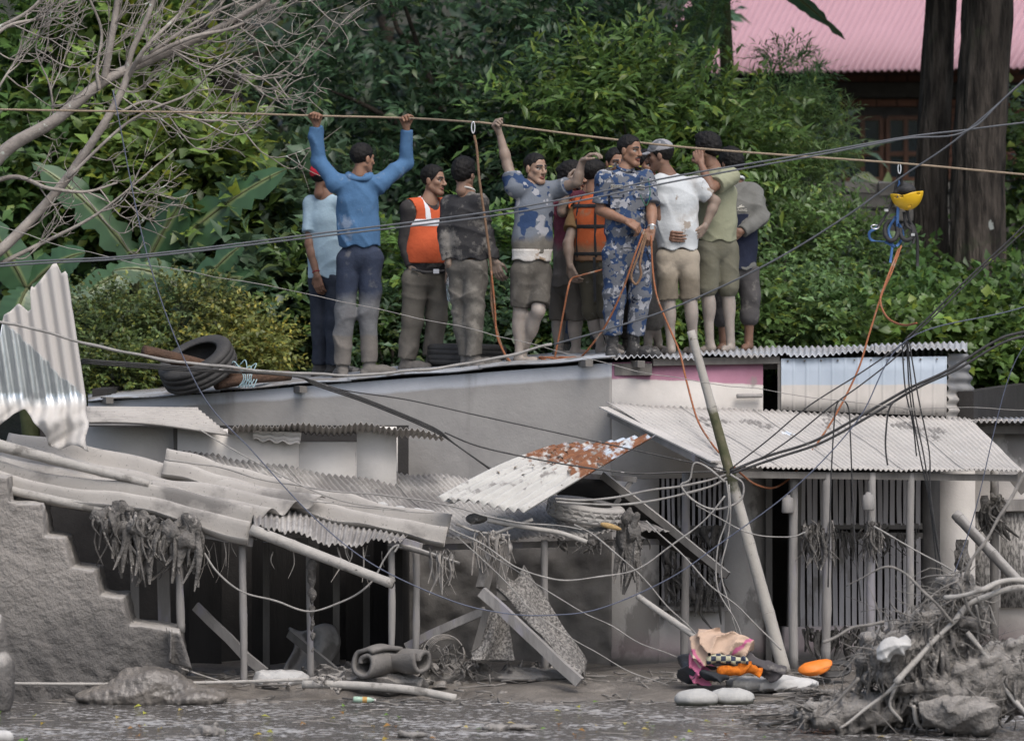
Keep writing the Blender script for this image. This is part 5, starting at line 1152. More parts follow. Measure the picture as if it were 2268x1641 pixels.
# ================================================================ flood wreckage and small things
def ribbon(pts, w_, th=.004, wd=(1, 0, 0), m=5):
    q = spline(pts, m); T = nrm(np.gradient(q, axis=0)); S_ = nrm(np.cross(T, np.cross(A(*wd), T)+1e-6)); ww = np.broadcast_to(w_, (len(q),))
    G = np.stack([q-S_*ww[:, None]/2, q+S_*ww[:, None]/2], 1); n = np.cross(T, S_)*th
    V = np.concatenate([(G[:, 0]+n/2), (G[:, 1]+n/2), (G[:, 1]-n/2), (G[:, 0]-n/2)]); k = len(q)
    Fs = [(a*k+i, ((a+1) % 4)*k+i, ((a+1) % 4)*k+i+1, a*k+i+1) for i in range(k-1) for a in range(4)]+[(0, k, 2*k, 3*k), (4*k-1, 3*k-1, 2*k-1, k-1)]
    return V, Fs
m_bamboo = mat('muddy_bamboo', (.35, .33, .30), (.26, .243, .22), sc=6, bump=.5, bsc=40, layers=[((.16, .148, .132), dict(type='n', t=.585, sc=6, soft=.06)), ((.10, .09, .08), dict(type='n', t=.67, sc=30, soft=.04))])
m_bamgreen = mat('half_washed_bamboo', (.33, .31, .275), (.27, .25, .22), sc=7, bump=.3, bsc=40,
    layers=[((.052, .057, .028), dict(type='box', ax=(0, 0, 1), lo=P(0, 1085, -1.6)[2], hi=P(0, 900, -1.5)[2], amp=.22, soft=.05, sc=9, c2=(.10, .092, .055), csc=14)), ((.12, .105, .08), dict(type='n', t=.65, sc=14, soft=.04))])
def bamboo(lab, p, q, r0, r1, mt, nodes=6, hollow=True, name='bamboo_pole', bend=0.0):
    a, b_ = P(*p), P(*q); t_ = thing(name, lab, 'pole', b_ if b_[2] < a[2] else a); n = nodes*8
    tt = np.linspace(0, 1, n+1); pts = a+(b_-a)*tt[:, None]+A(0, 0, 1)*(bend*4*tt*(1-tt))[:, None]; rr = r0+(r1-r0)*tt
    ph = (tt*nodes+.35) % 1; rr = rr*(1+.10*np.exp(-((ph-.5)/.05)**2)-.03*np.exp(-((ph-.42)/.04)**2))
    obj('culm', *tube(pts, rr, 12), mt, t_)
    d = unit(b_-a)
    for k in range(nodes):
        f_ = (k+.15)/nodes; c = pts[int(f_*n)]; x = unit(np.cross(d, A(0, 1, .01))); y = np.cross(d, x); an = np.linspace(0, 2*math.pi, 15)
        obj('node', *tube(c+(r0+(r1-r0)*f_)*1.02*(np.cos(an)[:, None]*x+np.sin(an)[:, None]*y), .004, 5, cap=False), mt, t_)
    if hollow: obj('shade_disc', *tube(np.stack([pts[0]-d*.002, pts[0]+d*.01]), r0*.72, 12), m_dark, t_)  # dark disc on the capped end, painted for the shaded hollow
    return t_
bamboo('tall leaning bamboo pole carrying the cables in front of the awning', (1530, 733, -1.45), (1738, 1490, -1.75), .030, .050, m_bamgreen, 5)
bamboo('thick bamboo pole slanting down below the torn lower roof', (872, 1294, -2.25), (556, 1172, -2.1), .034, .042, m_bamboo, 3)
bamboo('split bamboo pole lying across the buckled tin at left', (-20, 982, -1.85), (330, 1072, -1.9), .045, .028, m_bamboo, 3)
bamboo('muddy round pole behind the stair wall draped with rags', (5, 1082, -2.0), (420, 1172, -2.05), .032, .030, m_bamboo, 3, hollow=False)
bamboo('thin bamboo cane lying along the waterline at left', (-20, 1512, -2.6), (720, 1502, -2.3), .010, .013, m_bamboo, 8, hollow=False, bend=-.02)
bamboo('weathered dark log leaning at the right edge shop', (2116, 1138, -.9), (2262, 1295, -1.2), .040, .040, m_wood, 2)
bamboo('short broken cane jutting from the lower eave', (880, 1205, -1.9), (1018, 1248, -2.0), .026, .012, m_wood, 2, hollow=False)
bamboo('bamboo stick with cloth wrapped tip beside the pink bundle', (1412, 1320, -1.9), (1552, 1418, -2.1), .022, .026, m_bamboo, 2, hollow=False)
# stepped wall
steps = [(-60, 1056), (16, 1056), (17, 1112), (93, 1117), (97, 1186), (142, 1195), (157, 1258), (210, 1264), (220, 1318), (272, 1325), (287, 1384), (385, 1396)]
m_mudwall = mat('mud_plastered_steps', (.25, .228, .205), (.175, .16, .143), sc=2.6, bump=.8, bsc=24, bdist=.03, layers=[((.105, .097, .09), dict(type='z', z=.62, amp=.8, soft=.25, sc=2, c2=(.08, .075, .07))), ((.29, .27, .245), dict(type='up', t=.5, soft=.3, amp=.5))])
YS = -2.35
sx = np.array([P(u, 626, YS)[0] for u, v in steps]); sz = np.array([P(0, v, YS)[2] for u, v in steps])
def step_clip(X):
    x = X[:, 0]+.010*vnoise(X, 22, 3); top = np.interp(x, sx, sz); zz = X[:, 2]+.008*vnoise(X, 30, 5)
    d = np.maximum(zz-top, np.abs(X[:, 1]-(YS+.42))-.42)
    d = np.maximum(d, x-P(395, 626, YS)[0]); low = np.clip((.75-X[:, 2])/.6, .25, 1)
    return d+low*(.016*vnoise(X, 12, 7)+.012*vnoise(X, 30, 8)+.007*vnoise(X, 70, 9))
V = sdf([rc(A(-4.3, YS+.42, .8), A(-2.9, YS+.42, .0), 1.3, 1.0, k=.01)], .016, clip=lambda X: np.maximum(step_clip(X), np.maximum(-.25-X[:, 2], -4.35-X[:, 0])))
tag(obj('stepped_wall', *V, m_mudwall), 'mud plastered wall stepping down like stairs at lower left', 'wall')
V = sdf([el(P(335, 1520, -2.55), A(.26, .22, .15), .1), el(P(430, 1545, -2.6), A(.25, .2, .07), .1), el(P(260, 1545, -2.55), A(.3, .2, .07), .12)], .012, disp=lambda X: .022*vnoise(X, 9, 2)+.014*vnoise(X, 26, 3)+.008*vnoise(X, 70, 4), clip=lambda X: -.06-X[:, 2])
tag(obj('mud_mound', *V, m_bank), 'slumped mud mound at the foot of the stepped wall', 'mud mound')
s = np.linspace(0, 1, 26); t = np.linspace(0, 1, 34)
G = np.stack([np.stack([P(368+22*a+44*a*c+10*math.sin(a*9+2*c)*c, 1390+6*a+(68+26*a)*max(c-.15, 0)/.85, -2.38-.10*min(c*4, 1)+.035*math.sin(a*13+c*3)*c) for c in t]) for a in s])
sheet('wet_cloth', G, m_mudwall, None, th=.012); tag(SC.objects['wet_cloth'], 'mud soaked cloth hanging off the end of the stepped wall', 'cloth')
# torn upright tin sheet
tx = [-20, 0, 15, 42, 61, 71, 73, 91, 116, 130, 134, 147, 152]; tv = [752, 748, 699, 672, 690, 684, 640, 618, 585, 582, 606, 600, 612]
bx_ = [-25, 0, 30, 55, 75, 95, 112, 140, 165, 180, 200]; bv = [950, 945, 917, 905, 926, 955, 986, 996, 985, 988, 1004]
ns, nt_ = 8*8+1, 44; G = np.zeros((ns, nt_, 3))
for i in range(ns):
    s = i/(ns-1); ub = -25+s*218
    ut = ub-.15*(900-np.interp(ub-40, tx, tv)); vt = np.interp(ut, tx, tv); vb = np.interp(ub+3, bx_, bv)
    for j in range(nt_):
        t = j/(nt_-1); v = vt+(vb-vt)*t; c = np.clip((v-872)/60, 0, 1); rib = math.sin(s*8*2*math.pi)
        u = ub-.15*(900-min(v, 900))+c*4*math.sin(v*.09+s*5)
        G[i, j] = P(u, v, -1.62+.016*rib*(1-.3*c)-.10*c*c-.045*c*math.sin(s*9+v*.05)-.02*c*abs(math.sin(v*.11+s*17))-.03*c*math.sin(s*21+1)+.04*math.sin(v*.006+s*2))
m_zinc = mat('torn_zinc_sheet', (.72, .74, .74), (.52, .54, .545), sc=14, rough=.28, metal=.95, bump=.12, bsc=90, stretch=(1, 1, .3),
    layers=[((.42, .395, .37), dict(type='box', ax=(.94, 0, 1), lo=-.80, hi=50, amp=.16, soft=.02, sc=9, rough=.9, metal=0)), ((.44, .415, .385), dict(type='z', z=P(0, 890, -1.6)[2], amp=.10, soft=.04, rough=.9, metal=0)), ((.16, .15, .14), dict(type='n', t=.66, sc=10, soft=.04, st=(1, 1, .3), rough=.9, metal=0))])
sheet('torn_tin_sheet', G, m_zinc, None, th=.003); o = bpy.context.scene.objects['torn_tin_sheet']; tag(o, 'upright torn corrugated sheet, bright zinc below mud, at left edge', 'tin sheet')
# rusty corrugated sheet sliding off the lower roof
m_rust = mat('rusted_tin', (.43, .42, .39), (.37, .36, .335), sc=5, rough=.75, bump=.4, bsc=60,
    layers=[((.115, .045, .022), dict(type='box', ax=(.72, .62, .33), lo=-.10, hi=9, amp=.55, soft=.06, sc=11, c2=(.20, .085, .04), csc=16, brk=.36, bsc=13)), ((.40, .46, .52), dict(type='box', ax=(.72, .62, .33), lo=.25, hi=9, amp=.3, soft=.03, sc=7, brk=.5, bsc=9)), ((.20, .188, .175), dict(type='n', t=.60, sc=4, soft=.05)), ((.10, .085, .07), dict(type='n', t=.68, sc=18, soft=.03))])
G = corr(P(1222, 990, -.95), P(1452, 966, -1.15), P(968, 1102, -1.75), P(1166, 1133, -1.9), 9, .017, nt=24, sp=8, f=lambda s, t: np.stack([0*s, 0*s, .02*np.sin(t*3)+.01*np.sin(s*9+t*4)], -1))
sheet('rusty_tin_sheet', G, m_rust, None); tag(bpy.context.scene.objects['rusty_tin_sheet'], 'loose corrugated sheet with rust red upper half, propped on lower roof', 'tin sheet')
obj_l = []
for k in range(26):      # dead leaves and crumbs on it
    s, t = rng.uniform(.15, .95), rng.uniform(.05, .6); c = (1-s)*((1-t)*P(1222, 990, -.95)+t*P(968, 1102, -1.75))+s*((1-t)*P(1452, 966, -1.15)+t*P(1166, 1133, -1.9))
    (V, Fs, C) = leaf_geo(c[None]+A(0, 0, .03), rng.normal(size=(1, 3))*A(1, 1, .3), A(0, 0, 1)[None], A(rng.uniform(.04, .09)), A(.03), np.array([[.16, .12, .08]])*rng.uniform(.6, 1.8))
    obj_l.append((V, Fs))
b = MB()
for V, Fs in obj_l: b.add(V, Fs)
tag(b.build('dead_leaves', mat('dead_leaf', (.19, .15, .11), (.10, .08, .06), sc=30, bump=.3)), 'scattered dead leaves and crumbs on the rusty sheet', 'leaves', kind='stuff')
# folded roof panel leaning beyond the rusty sheet
pan = thing('fallen_roof_panel', 'dark tilted roof panel with pale timber edge fallen against the window', 'panel', P(1600, 1270, -1.2))
Pn = [P(1150, 1052, -.75), P(1412, 1060, -.8), P(1606, 1272, -1.45), P(1470, 1200, -.7)]
s = np.linspace(0, 1, 12); t = np.linspace(0, 1, 12)
G = np.stack([np.stack([(1-a)*((1-c)*P(1345, 1058, -.95)+c*P(1608, 1270, -1.45))+a*((1-c)*P(1150, 1052, -.55)+c*P(1430, 1190, -.8)) for c in t]) for a in s])
sheet('board', G, m_dark, pan, th=.012)  # underside shade put into the board colour
obj('edge_timber', *beam(P(1335, 1052, -1.0), P(1612, 1274, -1.5), .03, .055, jit=.002, seg=4), m_wood, pan, smooth=False)
obj('brace', *beam(P(1398, 1066, -.98), P(1330, 1165, -1.0), .03, .035), m_post, pan, smooth=False)
obj('top_timber', *beam(P(1280, 1052, -.9), P(1410, 1062, -1.0), .03, .04), m_post, pan, smooth=False)
# tyres
m_tyre = mat('black_rubber', (.030, .029, .029), (.05, .047, .044), sc=7, rough=.7, bump=.4, layers=[((.12, .105, .09), dict(type='n', t=.60, sc=5, soft=.15, mul=.6))])
m_tyremud = mat('muddy_rubber', (.36, .34, .315), (.29, .275, .255), sc=6, bump=.4)
def tyre(lab, c, ax, Ro, w_, mt, blocks=0):
    ax = unit(A(*ax)); x = unit(np.cross(ax, A(.1, 1, .2))); y = np.cross(ax, x); T = thing('tyre', lab, 'tyre', c)
    pr = [(Ro*.62, -.42), (Ro*.66, -.50), (Ro*.80, -.53), (Ro*.93, -.50), (Ro*.985, -.40), (Ro, -.28), (Ro*.985, -.265), (Ro*.985, -.235), (Ro, -.22), (Ro*1.005, -.06), (Ro*.985, -.045), (Ro*.985, .0), (Ro*.985, .045), (Ro*1.005, .06), (Ro, .22), (Ro*.985, .235), (Ro*.985, .265), (Ro, .28), (Ro*.985, .40), (Ro*.93, .50), (Ro*.80, .53), (Ro*.66, .50), (Ro*.62, .42), (Ro*.70, .40), (Ro*.90, .38), (Ro*.93, 0), (Ro*.90, -.38), (Ro*.70, -.40)]
    n = 56; a = np.arange(n)*2*math.pi/n; V = []; m_ = len(pr)
    for t in a:
        for r_, h_ in pr: V.append(c+r_*(math.cos(t)*x+math.sin(t)*y)+ax*h_*w_)
    Fs = [((i*m_+k), (i*m_+(k+1) % m_), (((i+1) % n)*m_+(k+1) % m_), (((i+1) % n)*m_+k)) for i in range(n) for k in range(m_)]
    o = obj('carcass', V, Fs, mt, T)
    for i in range(blocks):
        t = i*2*math.pi/blocks
        for sgn in (-1, 1):
            p = c+Ro*1.004*(math.cos(t)*x+math.sin(t)*y)+ax*sgn*.27*w_; q = c+Ro*1.004*(math.cos(t+.17)*x+math.sin(t+.17)*y)+ax*sgn*.05*w_
            obj('tread_block', *beam(p, q, .022, .010, up=p-c), mt, o, smooth=False)
    return T
tyre('worn black tyre tilted on a log at the left roof edge', P(438, 808, 1.05), (-.36, -.40, .84), .31, .19, m_tyre)
tyre('black tyre lying flat behind the man in dark jacket', A(*P(1034, 790, 1.45)[:2], roof_z(P(1034, 790, 1.45)[0], 1.45)+.095), (.02, .0, 1), .315, .16, m_tyre)
tyre('mud coated pale tyre lying on the lower roof beside the rusty sheet', P(1298, 1132, -1.15)+A(0, 0, .0), (.16, -.10, 1), .29, .13, m_tyremud, blocks=22)
m_log = mat('wet_brown_log', (.085, .048, .030), (.045, .028, .020), sc=9, bump=.9, bsc=30, bdist=.02, stretch=(.4, 1, 1), layers=[((.55, .54, .52), dict(type='n', t=.66, sc=4, soft=.03))])
tag(obj('log', *tube(spline([P(318, 778, .75), P(420, 802, .95), P(540, 836, 1.2)], 8), .05, 12), m_log), 'wet brown log thrust through the tilted tyre', 'log')
tag(obj('log', *tube(spline([P(478, 852, .95), P(560, 838, 1.15), P(640, 832, 1.4)], 8), .042, 12), m_log), 'brown log tied with pale blue string right of the tilted tyre', 'log')
b = MB(); m_string = mat('pale_blue_twine', (.32, .45, .48), (.25, .36, .40), sc=30, bump=.2)
for k in range(5):
    a0 = P(510+k*11, 812+rng.uniform(-6, 6), .92); q = spline([a0, P(520+k*12, 806+rng.uniform(-8, 8), .9), P(540+k*4, 835, .88), P(528+k*8, 858, .9), P(545+k*6, 840, .92)], 5); b.add(*tube(q, .0045, 5))
tag(b.build('twine', m_string, smooth=True), 'pale blue twine knotted round the log on the roof', 'twine')

# ---------------------------------------------------------------- cables and ropes
m_blk = mat('black_cable', (.022, .022, .023), (.05, .048, .046), sc=30, rough=.5, bump=.2, stretch=(.3, 1, 1), layers=[((.25, .235, .22), dict(type='n', t=.66, sc=9, soft=.03))])
m_gry = mat('grey_cable', (.10, .105, .115), (.075, .08, .088), sc=9, rough=.6, bump=.1)
m_mudc = mat('muddy_cable', (.29, .275, .255), (.18, .17, .157), sc=9, rough=.85, bump=.3)
m_bluew = mat('blue_grey_wire', (.09, .10, .14), (.07, .08, .11), sc=9, rough=.6, bump=0)
m_rope = mat('beige_rope', (.27, .215, .155), (.20, .155, .11), sc=60, rough=.9, bump=.6, bsc=150)
m_orange = mat('orange_rope', (.27, .095, .04), (.20, .085, .045), sc=25, rough=.85, bump=.5, bsc=120, layers=[((.23, .19, .15), dict(type='n', t=.58, sc=6, soft=.08))])
m_brownr = mat('brown_rope', (.185, .115, .07), (.14, .085, .055), sc=25, rough=.9, bump=.5, bsc=120)
def line(name, lab, cat, r, mt, pts, y0, y1=None, group=None):
    y1 = y0 if y1 is None else y1; n = len(pts)
    q = spline([P(p[0], p[1], p[2] if len(p) > 2 else y0+(y1-y0)*i/(n-1)) for i, p in enumerate(pts)], 9)
    if mt is m_mudc: q = q+np.stack([vnoise(q+k*3.1, 9, 30+k+len(lab)) for k in range(3)], 1)*.012; r = r*(1+.18*vnoise(q, 25, 5))
    return tag(obj(name, *tube(q, r, 7), mt), lab, cat, group)
ZR_ = [(-900, 222), (0, 243), (400, 249), (702, 257), (897, 262), (1048, 271), (1100, 276), (1500, 325), (1992, 362), (2268, 387), (3200, 470)]
line('zip_line_rope', 'taut beige rope stretched across the picture above the men', 'rope', .0088, m_rope, [(u, v, (1.33 if u < 1000 else .72 if u < 1300 else .6)) for u, v in ZR_], .6)
line('power_cable', 'upper strand of the twin grey cables crossing the men', 'cable', .0066, m_gry, [(-600, 640), (0, 584), (300, 566), (700, 518), (1134, 462), (1500, 390), (1800, 340), (2000, 305), (2142, 288), (2268, 272), (2900, 200)], -3)
line('power_cable', 'lower strand of the twin grey cables crossing the men', 'cable', .0066, m_gry, [(-600, 646), (0, 590), (300, 571), (700, 525), (1134, 472), (1500, 401), (1800, 346), (2000, 308), (2142, 290), (2268, 178), (2700, -200)], -3.05)
line('sagging_cable', 'pale hose like cable sagging across the front of the roof', 'cable', .011, m_mudc, [(-400, 620), (0, 714), (200, 762), (330, 790), (540, 818), (800, 830), (950, 820), (1100, 793), (1226, 763)], -2.2)
line('sagging_cable', 'grey cable rising from the sagging hose to upper right', 'cable', .0068, m_gry, [(1226, 763), (1350, 728), (1500, 678), (1690, 590), (1850, 495), (2000, 390), (2142, 290), (2400, 60)], -2.2, -3.0)
line('thin_wire', 'thin pale wire running down past the legs of the men', 'wire', .0028, m_mudc, [(-200, 440), (200, 560), (700, 655), (1100, 745), (1500, 838), (2000, 903), (2010, 904), (2268, 905), (2800, 905)], -1.8)
line('slack_wire', 'blue grey wire sagging deep across the shack and up to right', 'wire', .0045, m_bluew, [(250, 200), (330, 580), (440, 860), (560, 1000), (700, 1150), (830, 1252), (1000, 1330), (1120, 1358), (1220, 1362), (1330, 1347), (1480, 1282), (1600, 1200), (1760, 1080), (1900, 930), (2010, 752), (2268, 680), (2600, 560)], -2.6)
line('thin_wire', 'straight dark wire at right running down to the debris', 'wire', .004, m_bluew, [(2330, 700), (2240, 820), (2160, 1130), (2110, 1280)], -1.6)
for k, (lab, dv) in enumerate((('upper of the black cables slanting down over the side wall', 0), ('middle black cable slanting down over the side wall', 4), ('lowest black cable slanting down over the side wall', 8))):
    line('black_cable', lab, 'cable', .0065, m_blk, [(180, 796+dv), (400, 812+dv), (640, 832), (700, 846+dv), (800, 880+dv), (900, 920+dv), (970, 952+dv), (1010, 985), (1095, 1044+dv*.3)], -1.2+.02*k)
line('black_cable', 'thin black cable from the roof edge to the bamboo pole', 'cable', .005, m_blk, [(690, 842), (760, 864), (900, 885), (1050, 918), (1250, 962), (1420, 1000), (1560, 1030), (1612, 1040)], -1.2, -1.6)
line('black_cable', 'black cable drooping over the rusty sheet to the pole', 'cable', .006, m_blk, [(985, 958), (1050, 985), (1130, 1005), (1250, 1028), (1400, 1048), (1500, 1046), (1612, 1044)], -1.9, -1.6)
line('muddy_cable', 'upper muddy cable from the pale tyre up to the pole', 'cable', .009, m_mudc, [(1230, 1105), (1330, 1106), (1450, 1085), (1560, 1066), (1612, 1050)], -1.7, -1.6)
line('muddy_cable', 'lower muddy cable from the pale tyre up to the pole', 'cable', .009, m_mudc, [(1232, 1112), (1370, 1118), (1470, 1104), (1570, 1078), (1614, 1056)], -1.72, -1.6)
line('muddy_cable', 'loop of muddy cable hanging left of the bamboo pole', 'cable', .008, m_mudc, [(1606, 1066), (1540, 1024), (1526, 1062), (1508, 1074), (1540, 1110), (1590, 1126), (1640, 1108), (1648, 1070), (1618, 1048)], -1.8)
for k, (lab, pts, r_) in enumerate((
    ('thick black cable bundle rising right from the pole', [(1616, 1044), (1700, 1010), (1800, 978), (1900, 925), (2010, 862), (2100, 820), (2200, 758), (2268, 735), (2500, 690)], .0125),
    ('second thick black cable under the bundle rising right', [(1616, 1050), (1720, 1014), (1820, 980), (1920, 925), (2030, 860), (2120, 818), (2215, 762), (2290, 740), (2500, 700)], .0115),
    ('black cable rising steeply from the pole to the knot', [(1616, 1040), (1700, 975), (1790, 900), (1900, 830), (1985, 772), (2010, 750)], .0065),
    ('wavy black cable between the steep one and the bundle', [(1618, 1044), (1690, 1012), (1760, 965), (1840, 900), (1910, 850), (1985, 790), (2010, 755)], .0065),
    ('black cable running from the knot to the upper right', [(2005, 752), (2060, 700), (2140, 620), (2268, 500), (2500, 260)], .008),
    ('second black cable from the knot to the upper right', [(2008, 756), (2080, 690), (2160, 610), (2268, 512), (2500, 290)], .007))):
    line('black_cable', lab, 'cable', r_*.85, m_blk, pts, -1.65-.03*k)
for k, (lab, u0, pts) in enumerate((
    ('leftmost black cable dropping from the knot over the awning', 0, [(1998, 760), (2005, 860), (2022, 940), (2030, 1010)]), ('black cable dropping from the knot past the eave', 0, [(2008, 756), (2016, 880), (2036, 1000), (2060, 1120), (2078, 1290)]),
    ('doubled black cable beside the eave drop', 0, [(2010, 756), (2024, 900), (2048, 1020), (2070, 1180), (2095, 1300)]), ('rightmost black cable dropping from the knot', 0, [(2014, 758), (2034, 880), (2058, 1000), (2062, 1100), (2088, 1280)]),
    ('looped thin black cable hanging in front of the awning', 0, [(1834, 1300), (1840, 1080), (1846, 960), (1852, 900), (1866, 886), (1880, 908), (1884, 980), (1892, 1180), (1906, 1330)]), ('short black drop cable with taped end on awning', 0, [(2010, 868), (1972, 900), (1962, 960), (1962, 1000), (1966, 1030)]))):
    line('drop_cable', lab, 'cable', .0056 if k != 5 else .0068, m_blk, pts, -1.7-.02*k)
line('muddy_cable', 'muddy vertical cable hanging down the wall left of the pole', 'cable', .006, m_mudc, [(1618, 1070), (1612, 1180), (1600, 1260), (1614, 1340), (1640, 1420), (1666, 1484)], -1.85)
line('muddy_cable', 'second muddy cable hanging beside the leaning pole', 'cable', .006, m_mudc, [(1606, 1066), (1610, 1150), (1588, 1220), (1590, 1300), (1630, 1380), (1648, 1470)], -1.88)
# pale strings over the middle wreck
for lab, pts, r_ in (
    ('long pale rope sagging under the lower eave', [(995, 1168), (1080, 1215), (1150, 1258), (1230, 1282), (1310, 1282), (1400, 1262), (1480, 1215), (1560, 1150), (1605, 1100)], .008),
    ('muddy line running from the eave down to the pink bundle', [(1270, 1160), (1320, 1190), (1400, 1260), (1470, 1330), (1540, 1405), (1620, 1480)], .007),
    ('second muddy line crossing down to the right', [(1430, 1150), (1500, 1215), (1580, 1300), (1660, 1370), (1730, 1440)], .007),
    ('pale cord falling from the eave to the water', [(1010, 1190), (1100, 1270), (1180, 1350), (1280, 1420), (1380, 1480), (1480, 1520)], .0055),
    ('thin cord from broken pillar to the grey wall', [(1060, 1210), (1180, 1290), (1300, 1360), (1420, 1420), (1500, 1455)], .005),
    ('pale washing line across the lower roof', [(690, 1108), (780, 1118), (880, 1130), (960, 1136)], .0045),
    ('pale cable lying along the caked roof', [(365, 1018), (470, 1030), (560, 1055), (700, 1080), (860, 1098), (1000, 1120), (1080, 1145), (1200, 1160), (1290, 1175)], .007),
    ('straight pale cord slanting over the caked roof', [(440, 952), (560, 1020), (680, 1080), (760, 1110), (900, 1130)], .006),
    ('knotted white rope draped under the shack eave', [(452, 1225), (480, 1262), (520, 1300), (560, 1322), (620, 1336), (690, 1352), (760, 1330), (820, 1290), (850, 1240), (868, 1212), (880, 1206), (872, 1222)], .009),
    ('thin muddy rope strung from grille post to right wall', [(1540, 1120), (1640, 1170), (1740, 1188), (1780, 1178)], .006),
    ('frayed rope strung in front of the door grille', [(1935, 1165), (2010, 1205), (2080, 1242), (2110, 1262)], .008),
    ('white cord curling over the mud mound', [(270, 1392), (290, 1420), (340, 1448), (400, 1480), (460, 1500), (520, 1512)], .008)):
    line('muddy_rope', lab, 'rope', r_*.8, m_mudc, pts, -2.1)
# orange ropes
line('orange_rope', 'orange rope hanging from the harness to the awning', 'rope', .0078, m_orange, [(1996, 545), (1976, 600), (1952, 655), (1925, 740), (1900, 820), (1850, 920), (1790, 1010), (1750, 1058), (1712, 1080), (1672, 1072), (1640, 1048), (1625, 1034)], .4, -1.6)
line('orange_rope', 'short orange rope looping right below the harness', 'rope', .0085, m_orange, [(1990, 552), (1960, 630), (1950, 668), (1966, 704), (2000, 720), (2030, 716)], .4, -1.5)
line('brown_rope', 'brown rope hanging from the carabiner beside the dark jacket', 'rope', .0105, m_brownr, [(1050, 300), (1056, 330), (1062, 400), (1076, 500), (1088, 600), (1090, 680), (1108, 760), (1128, 806, .66)], .62)
line('orange_rope', 'doubled orange rope falling beside the dark jacket', 'rope', .0078, m_orange, [(1088, 600), (1096, 680), (1100, 740), (1116, 780), (1134, 806, .55)], .60)
line('orange_rope', 'orange rope running from roof coil up to the officer', 'rope', .0078, m_orange, [(1228, 796, .5), (1238, 745, .48), (1248, 692, .45), (1258, 640, .42), (1266, 618, .5), (1285, 611, .45), (1310, 604, .4), (1336, 597, .4)], .3)
line('orange_rope', 'orange rope curving from the officer hands to the roof', 'rope', .0078, m_orange, [(1428, 508, .16), (1408, 560, .10), (1380, 640, .12), (1342, 720, .2), (1306, 770, .3), (1286, 792, .4)], .1)
line('orange_rope', 'loop of orange rope hanging from the officer hand', 'rope', .010, m_brownr, [(1430, 516, .16), (1412, 570, .12), (1398, 610, .12), (1408, 630, .12), (1420, 610, .12), (1418, 580, .12), (1432, 520, .15)], .1)
line('orange_rope', 'long orange rope falling from the officer down the pink wall', 'rope', .0078, m_orange, [(1442, 522, .16), (1446, 600, .12), (1456, 660, .05), (1480, 720, 0), (1505, 780, -.12), (1522, 850, -.3), (1545, 930, -.6), (1575, 980, -.9), (1592, 1002, -1.1)], 0)
q = []
for k in range(40):
    a = k*.75; q.append((1225+45*math.cos(a)*.8+k*1.2, 796+5*math.sin(a*1.3), .55+.12*math.sin(a)))
line('rope_coil', 'tangled coil of orange rope on the roof edge', 'rope', .0078, m_orange, q, .5)
# carabiners
def carabiner(lab, u, v, y, s=1.0):
    t = np.linspace(0, 2*math.pi, 25); c = P(u, v, y)
    T = thing('carabiner', lab, 'carabiner', c); obj('ring', *tube(np.stack([c+A(.014*s*math.cos(a), .004*math.sin(a), .05*s*math.sin(a)) for a in t]), .0055, 7, cap=False), m_steel, T); return T
carabiner('steel carabiner on the rope above the dark jacket', 1048, 283, .70, .9)
carabiner('steel carabiner holding the yellow helmet on the rope', 1992, 374, .6, .8)
# helmet and harness
hm = thing('climbing_helmet', 'yellow climbing helmet hanging upside down from the rope', 'helmet', P(2010, 440, .55))
c = P(2008, 424, .52)
Ps = [el(c, A(.130, .105, .148), .01)]; si = el(c, A(.120, .095, .138), .01); si['op'] = -1; Ps.append(si)
for dx, dz in ((-.085, -.045), (-.045, -.04), (.02, -.115), (.085, -.02)):
    h_ = el(c+A(dx, -.085, dz), A(.014, .06, .009), .003); h_['op'] = -1; Ps.append(h_)
Ps = [Ps[0]]+[dict(p) for p in Ps[1:]]
V = sdf(Ps, .0055, clip=lambda X: X[:, 2]-(c[2]-.008+.09*(X[:, 0]-c[0])-.10*np.exp(-((X[:, 0]-c[0]+.03)/.05)**2)*.18))
obj('shell', *V, mat('yellow_plastic', (.62, .38, .012), (.55, .33, .01), sc=9, rough=.35, bump=.05, spec=.5, layers=[((.12, .10, .07), dict(type='n', t=.69, sc=12, soft=.02))]), hm)
obj('padding', *sdf([el(c+A(.0, 0, .01), A(.07, .06, .05), .02), rc(c+A(-.08, 0, -.01), c+A(-.02, 0, .06), .02)], .007), m_strap, hm)
hn = thing('climbing_harness', 'blue and black climbing harness dangling below the yellow helmet', 'harness', P(1985, 560, .55))
m_web = mat('blue_webbing', (.055, .13, .30), (.04, .10, .24), sc=20, rough=.7, bump=.3)
for pts, w_, mt in (([(1990, 385), (1978, 440), (1966, 470), (1944, 505)], .022, m_strap), ([(1992, 390), (1990, 450), (1988, 500), (2000, 530)], .024, m_web), ([(1994, 390), (2012, 480), (2026, 510), (2022, 540)], .024, m_strap),
                    ([(2002, 470), (2008, 500), (2030, 520), (2032, 590)], .024, m_strap), ([(1984, 480), (1968, 510), (1976, 540), (1972, 582)], .020, m_web), ([(1944, 505), (1926, 515), (1930, 532), (1960, 535)], .022, m_web), ([(1960, 535), (1985, 545), (2000, 520), (1990, 495)], .022, m_web)):
    obj('strap', *ribbon([P(u, v, .52+rng.normal(0, .02)) for u, v in pts], w_), mt, hn)
def ring(u, v, y, rx, rz, r_, tilt=0): 
    t = np.linspace(0, 2*math.pi, 25); c = P(u, v, y); return tube(np.stack([c+A(rx*math.cos(a)+tilt*rz*math.sin(a), .03*math.sin(a), rz*math.sin(a)) for a in t]), r_, 7, cap=False)
for u, v, rx, rz in ((1974, 512, .05, .075), (2008, 514, .05, .065)): obj('leg_loop', *ring(u, v, .52, rx, rz, .018), m_strap, hn)
